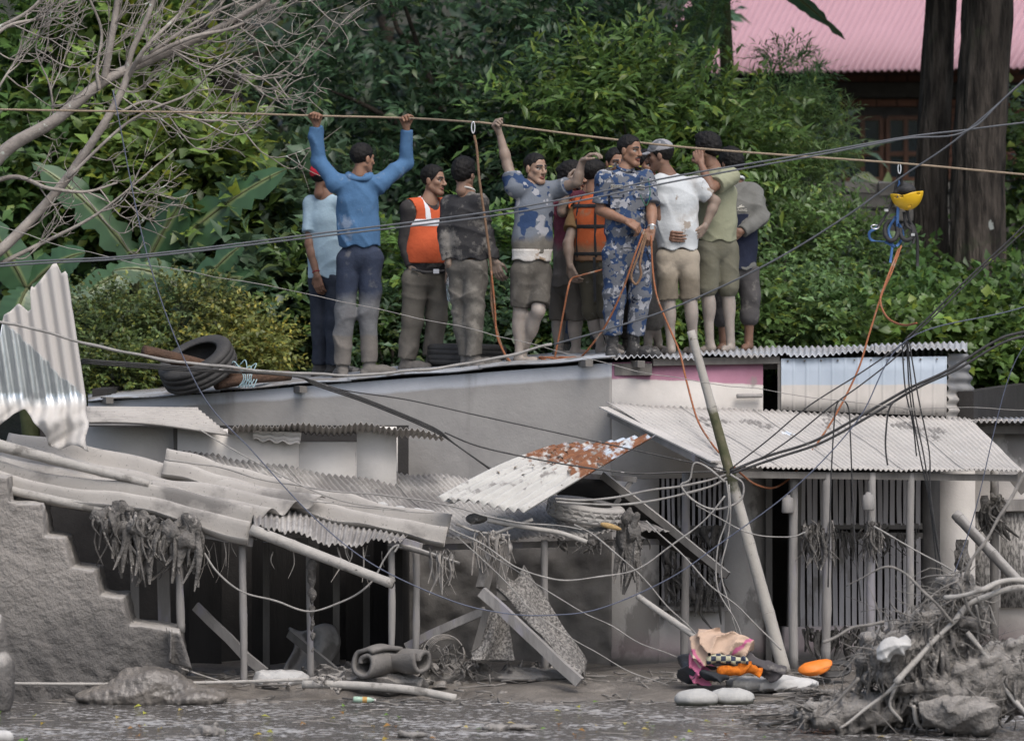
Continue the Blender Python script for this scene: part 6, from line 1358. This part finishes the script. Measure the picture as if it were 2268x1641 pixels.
obj('ring', *ring(1938, 503, .5, .03, .016, .006), m_steel, hn)
for u, v in ((1963, 466), (2022, 520)): obj('buckle', *box(P(u, v, .49), .03, .014, .02), m_steel, hn, smooth=False)

# ---------------------------------------------------------------- hanging and lying debris
m_rag = mat('mud_caked_rag', (.155, .143, .13), (.085, .079, .072), sc=9, bump=.9, bsc=40, bdist=.02, layers=[((.30, .275, .245), dict(type='n', t=.60, sc=14, soft=.06))])
m_straw = mat('muddy_straw', (.30, .275, .245), (.17, .155, .14), sc=11, bump=.3)
def strands(name, lab, spots, mt, n, ln, r_=.004, drift=.04, cat='debris', lump=None):
    b = MB(); r = np.random.default_rng(abs(hash(lab)) % 9999 if False else len(lab)*7+n)
    for (u0, u1, v, y, jv) in spots:
        for k in range(n):
            p = P(r.uniform(u0, u1), v+r.uniform(-jv, jv), y+r.uniform(-.06, .06)); L_ = ln*r.uniform(.25, 1.15); rr = r_*r.uniform(.5, 1.6)
            q = spline([p, p+A(r.normal(0, drift*.6), r.normal(0, .02), -L_*.5), p+A(r.normal(0, drift), r.normal(0, .02), -L_)], 3)
            b.add(*ribbon(q, (rr*r.uniform(1.5, 6))*np.array([.7, 1, .95, .8, .7, .5, .2]), rr*.5, wd=(1, r.normal(0, .8), 0), m=1) if r.random() < .75 else tube(q, radii(len(q), rr, rr*.3), 4))
    if lump:
        for c, rad in lump:
            V, Q_ = sdf([el(c, rad, .02)], .016, disp=lambda X: .034*vnoise(X, 20, 3)+.024*vnoise(X, 55, 5)); b.add(V, Q_.tolist())
    return tag(b.build(name, mt, smooth=True), lab, cat, kind='stuff')
strands('hanging_rags', 'clotted rags and leaves draped over the pole above the steps', [(200, 300, 1140, -2.12, 12), (290, 380, 1160, -2.15, 14), (370, 446, 1170, -2.12, 14)], m_rag, 34, .40, .013, .06,
        lump=[(P(225, 1138, -2.1), A(.10, .06, .06)), (P(262, 1152, -2.1), A(.12, .06, .10)), (P(310, 1160, -2.12), A(.16, .07, .07)), (P(335, 1190, -2.12), A(.08, .06, .14)), (P(372, 1172, -2.12), A(.13, .07, .08)), (P(420, 1180, -2.12), A(.07, .07, .12))])
strands('hanging_straw', 'straw hanging from the short cane under the lower eave', [(950, 1012, 1225, -1.98, 12)], m_straw, 26, .28, .004)
strands('hanging_straw', 'straw and cord tangle over the broken pillar', [(1050, 1130, 1190, -1.9, 16)], m_straw, 40, .26, .005, lump=[(P(1090, 1190, -1.85), A(.10, .07, .04))])
strands('hanging_straw', 'dark muddy shreds under the right part of lower eave', [(1230, 1440, 1195, -1.4, 6)], m_rag, 40, .10, .005)
strands('hanging_rags', 'muddy rag clump caught on the post right of the pale tyre', [(1375, 1415, 1170, -1.45, 20)], m_rag, 34, .42, .012, .04, lump=[(P(1395, 1160, -1.45), A(.06, .05, .13)), (P(1398, 1230, -1.45), A(.06, .05, .12))])
strands('hanging_straw', 'muddy shreds caught in the window grille', [(1468, 1600, 1190, .0, 30), (1468, 1600, 1290, -.02, 40)], m_rag, 46, .22, .008)
strands('hanging_straw', 'shreds of grass caught along the door grille rail', [(1775, 2040, 1175, .1, 10), (1780, 1850, 1170, -1.05, 20), (1915, 1950, 1165, -.98, 14)], m_rag, 46, .25, .006)
strands('hanging_straw', 'matted grass at the foot of the door grille', [(1775, 1960, 1395, .0, 12)], m_rag, 60, .22, .010)
strands('hanging_straw', 'thin strings dangling from the shack eave', [(600, 870, 1215, -1.95, 8), (450, 540, 1200, -2.0, 6)], m_straw, 9, .28, .0028)
strands('hanging_rags', 'dark shredded rag on the post of the right edge shop', [(2180, 2225, 1110, .05, 14)], m_rag, 30, .25, .012, .06, lump=[(P(2203, 1115, .06), A(.07, .06, .09))])
strands('hanging_rags', 'dark rag dangling from the wire before the right wall', [(2118, 2140, 1215, -.4, 8)], m_rag, 16, .18, .010, .02, lump=[(P(2130, 1232, -.4), A(.05, .04, .10))])
# grass caught beside the posts of dark room
V = sdf([rc(P(690, 1245, -1.8), P(692, 1440, -1.8), .030, .015, .02)], .010, disp=lambda X: .012*vnoise(X, 31, 3)+.012*vnoise(X, 77, 6)); tag(obj('muddy_vine', *V, m_rag), 'mud clotted vine hanging beside the second shack post', 'vine')
# broken pillar and toppled frame in the middle
bp = thing('broken_pillar', 'pair of snapped muddy pillar stumps under the lower eave', 'pillar', P(1090, 1330, -1.8))
obj('stump', *beam(P(1092, 1200, -1.8), P(1070, 1300, -1.9), .075, .07, jit=.006, seg=4), m_wood, bp, smooth=False)
obj('stump', *beam(P(1120, 1200, -1.7), P(1112, 1330, -1.75), .08, .08, jit=.006, seg=4), m_wood, bp, smooth=False)
fm = thing('toppled_frame', 'toppled timber frame with mud crusted mesh lying before the side wall', 'frame', P(1280, 1510, -2))
obj('long_timber', *beam(P(1068, 1310, -2.0), P(1285, 1512, -2.3), .05, .075, jit=.005, seg=5), m_post, fm, smooth=False)
obj('cross_timber', *beam(P(900, 1430, -1.6), P(1075, 1350, -1.8), .05, .06, jit=.004, seg=3), m_post, fm, smooth=False)
obj('short_timber', *beam(P(1078, 1350, -1.9), P(1050, 1450, -1.9), .03, .05), m_wood, fm, smooth=False)
m_meshc = mat('mud_crusted_mesh', (.28, .262, .24), (.10, .094, .087), sc=55, bump=.9, bsc=70, bdist=.02, hard=(.42, .58))
s = np.linspace(0, 1, 24)[:, None]; t = np.linspace(0, 1, 30)[None, :]
a0, a1, b0, b1 = P(1098, 1300, -1.8), P(1115, 1330, -1.7), P(1285, 1505, -2.2), P(1200, 1480, -1.8)
G = (1-s[..., None])*((1-t[..., None])*a0+t[..., None]*b0)+s[..., None]*((1-t[..., None])*P(1160, 1262, -1.55)+t[..., None]*P(1300, 1470, -1.7))
G[..., 1] += .05*np.sin(t*9+s*5); G[..., 2] += .04*np.sin(s*7)+.02*vnoise(G, 20, 3); sheet('mesh_sheet', G, m_meshc, fm, th=.008)
G = (1-s[..., None])*((1-t[..., None])*P(1070, 1360, -1.85)+t[..., None]*P(1042, 1462, -1.95))+s[..., None]*((1-t[..., None])*P(1122, 1345, -1.75)+t[..., None]*P(1140, 1462, -1.8))
G[..., 1] += .04*np.sin(s*8+t*3); sheet('mesh_sheet', G, m_meshc, fm, th=.008)
# sacks, rolled foam, bundles
m_sack = mat('white_sack', (.46, .455, .44), (.34, .33, .315), sc=6, bump=.5, bsc=40, layers=[((.16, .15, .14), dict(type='z', z=.03, amp=.12, soft=.03))])
m_foam = mat('muddy_foam', (.17, .158, .145), (.115, .107, .099), sc=5, bump=.6, bsc=40, layers=[((.42, .40, .375), dict(type='n', t=.65, sc=3, soft=.04))])
def ridged(amp, seed):
    g = wrinkle(amp, seed, 1.3)
    return lambda X: g(X)+amp*.35+amp*.4*vnoise(X, 13, seed+3)
def lump(name, lab, cat, prims, mt, h=.010, wr=.01, seed=1, **kw):
    return tag(obj(name, *sdf(prims, h, disp=ridged(wr*1.25, seed) if wr > .009 else wrinkle(wr, seed), clip=lambda X: -.08-X[:, 2]), mt), lab, cat, **kw)
lump('sack', 'white plastic sack lying among the shack posts at the waterline', 'sack', [el(P(632, 1503, -1.9), A(.19, .13, .075), .05), el(P(590, 1506, -1.9), A(.09, .1, .05), .05)], m_sack, wr=.016)
m_cem = mat('wet_cement_sack', (.37, .365, .345), (.29, .285, .27), sc=5, bump=.5, bsc=40, layers=[((.09, .09, .07), dict(type='z', z=.022, amp=.03, soft=.012))])
lump('cement_sack', 'left of two rounded pale sacks half sunk in the water', 'sack', [el(P(1542, 1548, -2.75), A(.135, .12, .068), .03), rc(P(1510, 1548, -2.75), P(1575, 1548, -2.75), .045, .045, .05)], m_cem, wr=.004, seed=3)
lump('cement_sack', 'right of two rounded pale sacks half sunk in the water', 'sack', [el(P(1620, 1545, -2.65), A(.145, .12, .070), .03), rc(P(1585, 1546, -2.65), P(1655, 1547, -2.65), .045, .045, .05)], m_cem, wr=.004, seed=4)
lump('flat_sack', 'flattened pale sack on the mud beside the coloured bundle', 'sack', [el(P(1720, 1512, -2.1), A(.30, .16, .06), .05), el(P(1650, 1514, -2.1), A(.12, .12, .05), .05)], m_sack, wr=.012, seed=5)
# rolled foam: a spiral sheet
def spiral(c, L_, r0, turns, yaw, seed):
    t = np.linspace(0, turns*2*math.pi, 60); rr = r0*(.35+.65*t/t[-1]); k = np.linspace(0, 1, 16); d = A(math.cos(yaw), math.sin(yaw), 0); x = A(-d[1], d[0], 0)
    G = np.stack([np.stack([c+d*L_*(kk-.5)+x*rr[i]*math.cos(t[i])+A(0, 0, rr[i]*.8*math.sin(t[i])) for kk in k]) for i in range(60)])
    return G+(.028*vnoise(G, 9, seed)+.014*vnoise(G, 24, seed+1))[..., None]*A(.6, .5, 1)
for lab, c, L_, r_, tn, yw, sd_ in (('rolled foam mattress caked in mud, left of the last post', P(838, 1470, -2.1), .34, .125, 1.35, .9, 3), ('mud caked foam roll leaning right of the last post', P(900, 1465, -2.05), .30, .12, 1.1, 2.5, 5)):
    sheet('foam_roll', spiral(c, L_, r_, tn, yw, sd_), m_foam, None, th=.03); tag([o for o in SC.objects if o.name.startswith('foam_roll') and 'label' not in o][0], lab, 'foam roll')
lump('mud_heap', 'low heap of mud and wreckage under the shack roof', 'mud heap', [el(P(840, 1512, -1.9), A(.40, .25, .10), .08), el(P(1000, 1500, -1.6), A(.35, .3, .12), .08), el(P(760, 1512, -1.5), A(.3, .3, .10), .08), el(P(1180, 1500, -1.6), A(.35, .3, .07), .08)], m_mudwall, h=.014, wr=.03, seed=8)
strands('straw_tangle', 'tangle of roots and wire right of the foam roll', [(930, 1060, 1455, -1.9, 30)], m_rag, 60, .12, .006)
bk = thing('wire_hoop', 'round wire mesh hoop standing behind the foam roll', 'hoop', P(990, 1500, -1.8))
for k in range(5): obj('wire_ring', *ring(982+k*2, 1448+k, -1.85+.03*k, .15-.004*k, .14-.004*k, .0045), m_straw, bk)
b0 = P(940, 1470, -2.15)
# PVC pipe, cane knot, bottle
pv = thing('plastic_pipe', 'pale plastic pipe half sunk along the waterline', 'pipe', P(850, 1530, -2.6))
q = spline([P(670, 1515, -2.5), P(760, 1516, -2.55), P(900, 1526, -2.6), P(1010, 1546, -2.65)], 8); obj('pipe', *tube(q, .030, 12), m_bamboo, pv); obj('pipe_shade_disc', *tube(np.stack([q[0]-A(.002, 0, 0), q[0]+A(.01, 0, 0)]), .024, 12), m_dark, pv)  # pipe is capped; a dark disc is painted shade for its inside
for k in range(3): obj('binding', *ring(735+k*9, 1514, -2.54, .010, .038, .006), m_straw, pv)
strands('straw_tangle', 'straw knot tied around the plastic pipe', [(700, 730, 1500, -2.55, 10)], m_straw, 20, .06, .004)
bottle('soda_bottle', 'green plastic bottle with orange band floating in the water', P(782, 1548, -3.0), P(832, 1550, -3.0), .022, mat('green_plastic', (.25, .36, .28), (.32, .42, .34), sc=8, rough=.3, bump=.1), m_white, label_m=mat('orange_band', (.50, .30, .10), sc=9))
# coloured bundle by the pole foot
m_pinkc = mat('pink_cream_blanket', (.38, .27, .20), (.42, .31, .235), sc=3, bump=.5, bsc=30, layers=[((.42, .12, .20), dict(type='box', ax=(.8, 0, .6), lo=-9, hi=1.26, amp=.10, soft=.01)), ((.45, .36, .28), dict(type='box', ax=(.8, 0, .6), lo=1.215, hi=1.235, amp=.05, soft=.006)), ((.40, .10, .20), dict(type='box', ax=(-.5, 0, .85), lo=-.52, hi=-.48, amp=.12, soft=.01)), ((.2, .18, .16), dict(type='n', t=.64, sc=8, soft=.06))])
lump('blanket_bundle', 'pink and cream blanket bundled against the leaning bamboo pole', 'blanket', [el(P(1578, 1445, -2.3), A(.13, .12, .13), .05), el(P(1620, 1440, -2.3), A(.14, .10, .08), .05), rc(P(1556, 1420, -2.25), P(1552, 1490, -2.3), .07, .06, .05)], m_pinkc, wr=.022, seed=6)
lump('grey_blanket', 'dark grey blanket trailing right from the pink bundle', 'blanket', [rc(P(1640, 1455, -2.25), P(1720, 1488, -2.3), .07, .035, .05), el(P(1600, 1470, -2.3), A(.12, .1, .07), .05)], cloth('grey_wool', (.07, .065, .068), amt=.3), wr=.016, seed=7)
m_plaid = mat('checked_cloth', (.30, .29, .20), (.26, .25, .18), sc=6, bump=.3)
def plaid(m):
    nt = m.node_tree; N = nt.nodes; L = nt.links; pb = [n for n in N if n.type == 'BSDF_PRINCIPLED'][0]; ck = N.new('ShaderNodeTexChecker'); ck.inputs['Scale'].default_value = 28
    ck.inputs['Color1'].default_value = (.03, .035, .06, 1); ck.inputs['Color2'].default_value = (.40, .38, .26, 1); g = [n for n in N if n.type == 'NEW_GEOMETRY'][0]; L.new(g.outputs['Position'], ck.inputs['Vector']); L.new(ck.outputs[0], pb.inputs['Base Color'])
plaid(m_plaid)
lump('checked_cloth', 'dark and yellow checked cloth in the bundle by the pole', 'cloth', [rc(P(1574, 1458, -2.42), P(1650, 1462, -2.42), .035, .03, .03)], m_plaid, h=.007, wr=.012, seed=9)
lump('orange_cloth', 'orange and dark patterned cloth below the checked one', 'cloth', [rc(P(1600, 1488, -2.42), P(1672, 1480, -2.40), .045, .035, .03), rc(P(1640, 1470, -2.42), P(1668, 1478, -2.4), .03, .03, .03)], cloth('orange_print', (.58, .17, .02), (.30, .07, .01), sc=40, amt=.25, mud=(.03, .03, .03)), h=.007, wr=.016, seed=10)
lump('black_bag', 'dark plastic bag crumpled left of the pink bundle', 'bag', [el(P(1528, 1478, -2.2), A(.07, .08, .11), .05), el(P(1545, 1490, -2.3), A(.06, .07, .06), .05)], mat('dark_plastic', (.03, .036, .045), (.05, .05, .055), sc=8, rough=.4, bump=.4), wr=.022, seed=11)
lump('dark_cloth', 'dark frayed cloth tucked beneath the pink bundle', 'cloth', [rc(P(1560, 1492, -2.4), P(1612, 1500, -2.45), .035, .03, .03)], cloth('dark_frayed', (.03, .032, .036), amt=.3), wr=.02, seed=12)
lump('orange_bag', 'bright orange plastic bag lying before the grille', 'bag', [el(P(1802, 1480, -1.9), A(.11, .08, .045), .04), rc(P(1785, 1472, -1.9), P(1830, 1470, -1.9), .02, .03, .03)], mat('orange_plastic', (.70, .20, .03), (.62, .16, .02), sc=5, rough=.5, bump=.2), h=.008, wr=.016, seed=13)
hs_ = thing('coiled_hose', 'coil of black hose beside the orange bag', 'hose', P(1845, 1492, -1.85))
for k in range(5): obj('hose_turn', *ring(1846+k*2, 1484-k*2, -1.85+.02*k, .12-.006*k, .045-.002*k, .011, .3), m_blk, hs_)
# things lying on the lower roof
lump('shoe_sole', 'pale moulded shoe sole lying on the caked roof', 'shoe', [rc(P(922, 1134, -1.5), P(955, 1140, -1.52), .032, .036, .03)], m_sack, h=.006, wr=.002, seed=14)
for k, (u, v, y, rr, lab) in enumerate(((885, 1126, -1.45, .028, 'rounded pale stone left of the shoe sole'), (845, 1118, -1.4, .03, 'flat pale stone furthest left on the caked roof'), (1056, 1148, -1.6, .05, 'large dark stone on the caked roof below the rusty sheet'), (1000, 1110, -1.65, .022, 'small round stone by the rusty sheet corner'))):
    lump('stone', lab, 'stone', [el(P(u, v, y), A(rr*1.6, rr, rr*.75), .01)], m_sack if k != 2 else m_rag, h=.006, wr=.006, seed=20+k, group='stones on the caked roof')
tag(obj('paper_cup', *tube(np.stack([P(1100, 1152, -1.7), P(1135, 1158, -1.72)]), A(.030, .038), 14), m_sack), 'pale paper cup lying below the rusty sheet', 'cup')
for lab, pts, r_ in (('long pale stick lying along the lower eave', [(1080, 1152), (1180, 1170), (1240, 1180), (1300, 1200)], .018), ('short pale stick crossing the long one', [(1070, 1192), (1120, 1172), (1180, 1150)], .013), ('thin dark stick near the broken pillar', [(1010, 1160), (1060, 1178), (1130, 1186)], .010)):
    line('stick', lab, 'stick', r_, m_bamboo, pts, -1.75)
cb = thing('corn_cob', 'yellowish corn cob lying right of the pale tyre', 'corn cob', P(1352, 1168, -1.5)); obj('cob', *tube(spline([P(1330, 1160, -1.5), P(1355, 1166, -1.5), P(1376, 1172, -1.5)], 5), np.array([.010, .017, .020, .021, .021, .021, .020, .018, .015, .011, .006]), 10), mat('corn', (.50, .33, .14), (.42, .30, .15), sc=90, bump=.8, bsc=120), cb)
for k, (u, lab) in enumerate(((1676, 'white plastic can hung under the eave at left'), (1818+185*0, 'white plastic can hung under the eave at right'))):
    u = (1676*0+1143*0)+(2300+1650*.518)/1.806*0+((1273.5+1643*.2867) if k == 0 else (1661+818*.3205)); c = P(u, 1118 if k == 0 else 1112, -1.05)
    T = thing('plastic_can', lab, 'can', c); obj('can_body', *tube(c+A(0, 0, 1)*np.array([.075, .06, .05, -.05, -.06])[:, None], A(.018, .022, .042, .046, .040), 14), m_post, T)
# mud clods on roofs
# ---------------------------------------------------------------- debris pile in the foreground right
YP = -5.0
m_pile = mat('debris_mud', (.215, .198, .178), (.10, .093, .085), sc=7, bump=1.0, bsc=26, bdist=.04, layers=[((.27, .25, .225), dict(type='up', t=.55, soft=.4, amp=1.0))])
pile = thing('debris_pile', 'heap of roots, mud and torn branches at lower right', 'debris pile', P(2060, 1600, YP))
Ps = [el(P(2050, 1420, YP), A(.24, .24, .26), .12), el(P(1975, 1455, YP), A(.24, .22, .18), .12), el(P(2125, 1365, YP), A(.15, .16, .27), .12), el(P(2110, 1530, YP), A(.38, .28, .20), .12), el(P(1940, 1565, YP+.1), A(.34, .26, .11), .12), el(P(2230, 1500, YP+.1), A(.3, .3, .25), .12), el(P(1830, 1585, YP), A(.25, .25, .07), .1), el(P(2120, 1300, YP), A(.08, .08, .10), .06)]
obj('mud_mass', *sdf(Ps, .018, disp=lambda X: .05*vnoise(X, 8, 2)+.045*vnoise(X, 19, 3)+.03*vnoise(X, 47, 4), clip=lambda X: -.1-X[:, 2]), m_pile, pile)
rp = np.random.default_rng(41); b = MB(); m_root = mat('muddy_root', (.22, .203, .182), (.11, .102, .093), sc=11, bump=.3)
for k in range(620):
    e = Ps[rp.choice(len(Ps), p=np.array([.16, .16, .17, .17, .15, .08, .09, .02]))]; n = nrm(rp.normal(size=3)+A(0, -.5, .35)); p = e['c']+n*e['r']*rp.uniform(.85, 1.15)
    d = unit(rp.normal(0, 1, 3)*A(1, .5, .7)+A(-.2, 0, -.3 if rp.random() < .6 else .3)); L_ = rp.uniform(.08, .38)
    q = spline([p, p+d*L_*.5+rp.normal(0, .03, 3), p+d*L_+A(0, 0, -.1*L_)+rp.normal(0, .04, 3)], 3); r_ = rp.uniform(.0018, .007)
    if q[:, 2].min() > -.05: b.add(*tube(q, radii(len(q), r_, r_*.4), 4))
tag(b.build('roots', m_root, pile, smooth=True), kind='stuff')
b = MB()
for k in range(420):     # matted hanging fibres and rags
    e = Ps[rp.integers(0, 6)]; p = e['c']+nrm(rp.normal(size=3)+A(0, -1, .4))*e['r']*1.05; L_ = rp.uniform(.10, .35)
    q = [p, p+A(rp.normal(0, .03), -.02, -L_*.5), p+A(rp.normal(0, .05), 0, -L_)]
    if q[-1][2] > -.04: b.add(*ribbon(q, rp.uniform(.01, .05)*np.array([.6, .9, 1, 1, .8, .6, .2]), .004, wd=(1, rp.normal(0, .7), 0), m=3))
tag(b.build('matted_shreds', m_rag, pile, smooth=True), kind='stuff')
for pts, r0, r1 in (([(1985, 1512), (2060, 1430), (2110, 1375), (2160, 1330), (2268, 1300)], .030, .022), ([(2330, 960), (2268, 1050), (2200, 1170), (2135, 1280)], .018, .015), ([(2110, 1375), (2060, 1320), (2000, 1272), (1950, 1255), (1880, 1300)], .016, .006), ([(2140, 1400), (2180, 1450), (2230, 1530), (2290, 1590)], .020, .022), ([(1990, 1510), (1930, 1560), (1860, 1610)], .022, .012), ([(1985, 1515), (1970, 1560), (2000, 1600)], .02, .012),
                    ([(2090, 1320), (2170, 1310), (2220, 1290), (2300, 1282)], .024, .026), ([(1820, 1420), (1880, 1395), (1960, 1375)], .012, .016), ([(2020, 1565), (2032, 1600), (2044, 1612)], .022, .02), ([(2120, 1290), (2150, 1360), (2190, 1380)], .014, .01), ([(2160, 1340), (2172, 1390), (2190, 1340), (2205, 1390)], .010, .008), ([(1900, 1500), (1850, 1560), (1800, 1600)], .014, .007)):
    q = spline([P(u, v, YP-.25+rng.normal(0, .05)) for u, v in pts], 9); q = q+np.stack([vnoise(q+k, 11, 50+k) for k in range(3)], 1)*.016; obj('branch', *tube(q, radii(len(q), r0*.75, r1*.75)*(1+.28*vnoise(q, 30, 6)), 8), m_root if r0 < .02 else m_bamboo, pile)
lump('boulder', 'dark wet boulder at the foot of the debris pile', 'boulder', [el(P(2125, 1580, YP-.3), A(.26, .18, .13), .08), el(P(2170, 1590, YP-.35), A(.12, .14, .10), .08)], m_pile, h=.014, wr=.02, seed=31)
lump('plastic_rag', 'pale crumpled plastic rag on the left of debris pile', 'rag', [el(P(1978, 1430, YP-.35), A(.09, .03, .06), .03), rc(P(1960, 1450, YP-.33), P(2000, 1420, YP-.33), .03, .025, .03)], m_sack, h=.008, wr=.016, seed=32)
strands('mud_litter', 'litter of twigs and roots trailing left from the pile', [(1640, 1880, 1590, -4.9, 16), (1760, 1900, 1540, -4.4, 20)], m_straw, 70, .05, .005, .22)
tag(obj('boulder', *sdf([el(P(5, 1520, -3.2), A(.10, .2, .22), .05), el(P(0, 1420, -3.1), A(.05, .12, .2), .05)], .014, disp=lambda X: .02*vnoise(X, 14, 2)), m_mudwall), 'mud lump standing in the water at left edge', 'mud lump')
lump('white_bottle_end', 'pale rounded plastic object floating at bottom left corner', 'float', [rc(P(-30, 1635, -5.6), P(14, 1634, -5.6), .055, .05, .03)], m_sack, h=.008, wr=.002, seed=33)
for k, (u, v, y) in enumerate(((920, 1628, -5.4), (1155, 1600, -4.8), (460, 1618, -5.2), (1100, 1606, -4.9))):
    lump('drift_clod', ('dark twig clod drifting near the bottom centre', 'small dark clod drifting right of centre', 'dark clod drifting at lower left', 'muddy clod drifting beside the small dark one')[k], 'clod', [el(P(u, v, y)*A(1, 1, 0)+A(0, 0, .01), A(.10, .08, .03), .03), rc(P(u-10, v, y)*A(1, 1, 0), P(u+20, v, y)*A(1, 1, 0)+A(0, 0, .06), .012, .006, .01)], m_pile, h=.009, wr=.014, seed=40+k)
# floating leaves
rl = np.random.default_rng(8); n = 70; YY = rl.uniform(-5.9, -2.5, n); XX = rl.uniform(-3.9, 3.0, n)*(1-.1*rl.random(n))
cs = np.array([(.42, .30, .02), (.35, .36, .05), (.16, .30, .05), (.30, .16, .04), (.45, .36, .12)])
lc = cs[rl.integers(0, 5, n)]*rl.uniform(.7, 1.1, n)[:, None]
lt = {}
for k in range(n):
    V, Fs, C = leaf_geo(A(XX[k], YY[k], .004)[None], A(rl.normal(), rl.normal(), 0.02)[None], A(rl.normal(0, .25), -.35, 1)[None], A(rl.uniform(.035, .075)), A(rl.uniform(.025, .05)), lc[k][None])
    o = obj('floating_leaf', V, Fs, m_leaf, smooth=False, col=C); kind = ('yellow', 'lime green', 'green', 'brown', 'pale yellow')[int(np.argmin(np.abs(cs-lc[k]).sum(1)))]
    wh = ('at the far left', 'left of centre', 'near the centre', 'right of centre', 'at the far right')[min(4, int((XX[k]+3.9)/1.4))]; row = ('close to the bottom edge', 'midway out', 'close to the wreckage')[min(2, int((YY[k]+5.9)/1.14))]
    tag(o, 'small %s leaf floating %s, %s' % (kind, wh, row), 'leaf', 'leaves floating on the water')
# twigs and flecks on the water
b = MB()
for k in range(160):
    p = A(rl.uniform(-4, 4), rl.uniform(-6, -2.5), .002); d = unit(A(rl.normal(), rl.normal()*.4, 0))*rl.uniform(.02, .12); b.add(*tube(np.stack([p-d, p+d]), rl.uniform(.0015, .005), 4))
tag(b.build('floating_flecks', m_straw), 'specks of straw and twig scattered over the flood water', 'straw', kind='stuff')

b = MB(); rk = np.random.default_rng(19)
for k in range(420):
    x = rk.uniform(-4.2, 3.6); y = rk.uniform(-2.75, -1.0); z = .02+min(max((y+2.3)*.28, -.02), .085); p = A(x, y, z); d = unit(A(rk.normal(), rk.normal()*.5, rk.normal()*.12))*rk.uniform(.02, .14)
    b.add(*tube(np.stack([p-d, p+rk.normal(0, .01, 3), p+d]), rk.uniform(.002, .008), 5))
tag(b.build('bank_litter', m_root, smooth=True), 'twigs and muddy scraps strewn along the bank before the houses', 'litter', kind='stuff')
b = MB()
for k in range(130):
    x = rk.uniform(-4.2, 3.4); y = rk.uniform(-2.6, -.9); c = A(x, y, min(max((y+2.3)*.28, -.01), .085)); n = 7; a = np.arange(n)*2*math.pi/n; s_ = rk.uniform(.015, .06)
    r0 = s_*rk.uniform(.6, 1.2, n); base = np.stack([c[0]+r0*np.cos(a)*1.4, c[1]+r0*np.sin(a), np.full(n, c[2]-.02)], 1); mid = np.stack([c[0]+r0*np.cos(a)*1.1, c[1]+r0*np.sin(a)*.8, c[2]+s_*rk.uniform(.1, .5, n)], 1)
    b.add(np.concatenate([base, mid, (c+A(0, 0, s_*.55))[None]]), [(i, (i+1) % n, n+(i+1) % n, n+i) for i in range(n)]+[(n+i, n+(i+1) % n, 2*n) for i in range(n)])
tag(b.build('bank_clods', m_bank, smooth=True), 'clods of wet mud scattered along the bank', 'mud', kind='stuff')
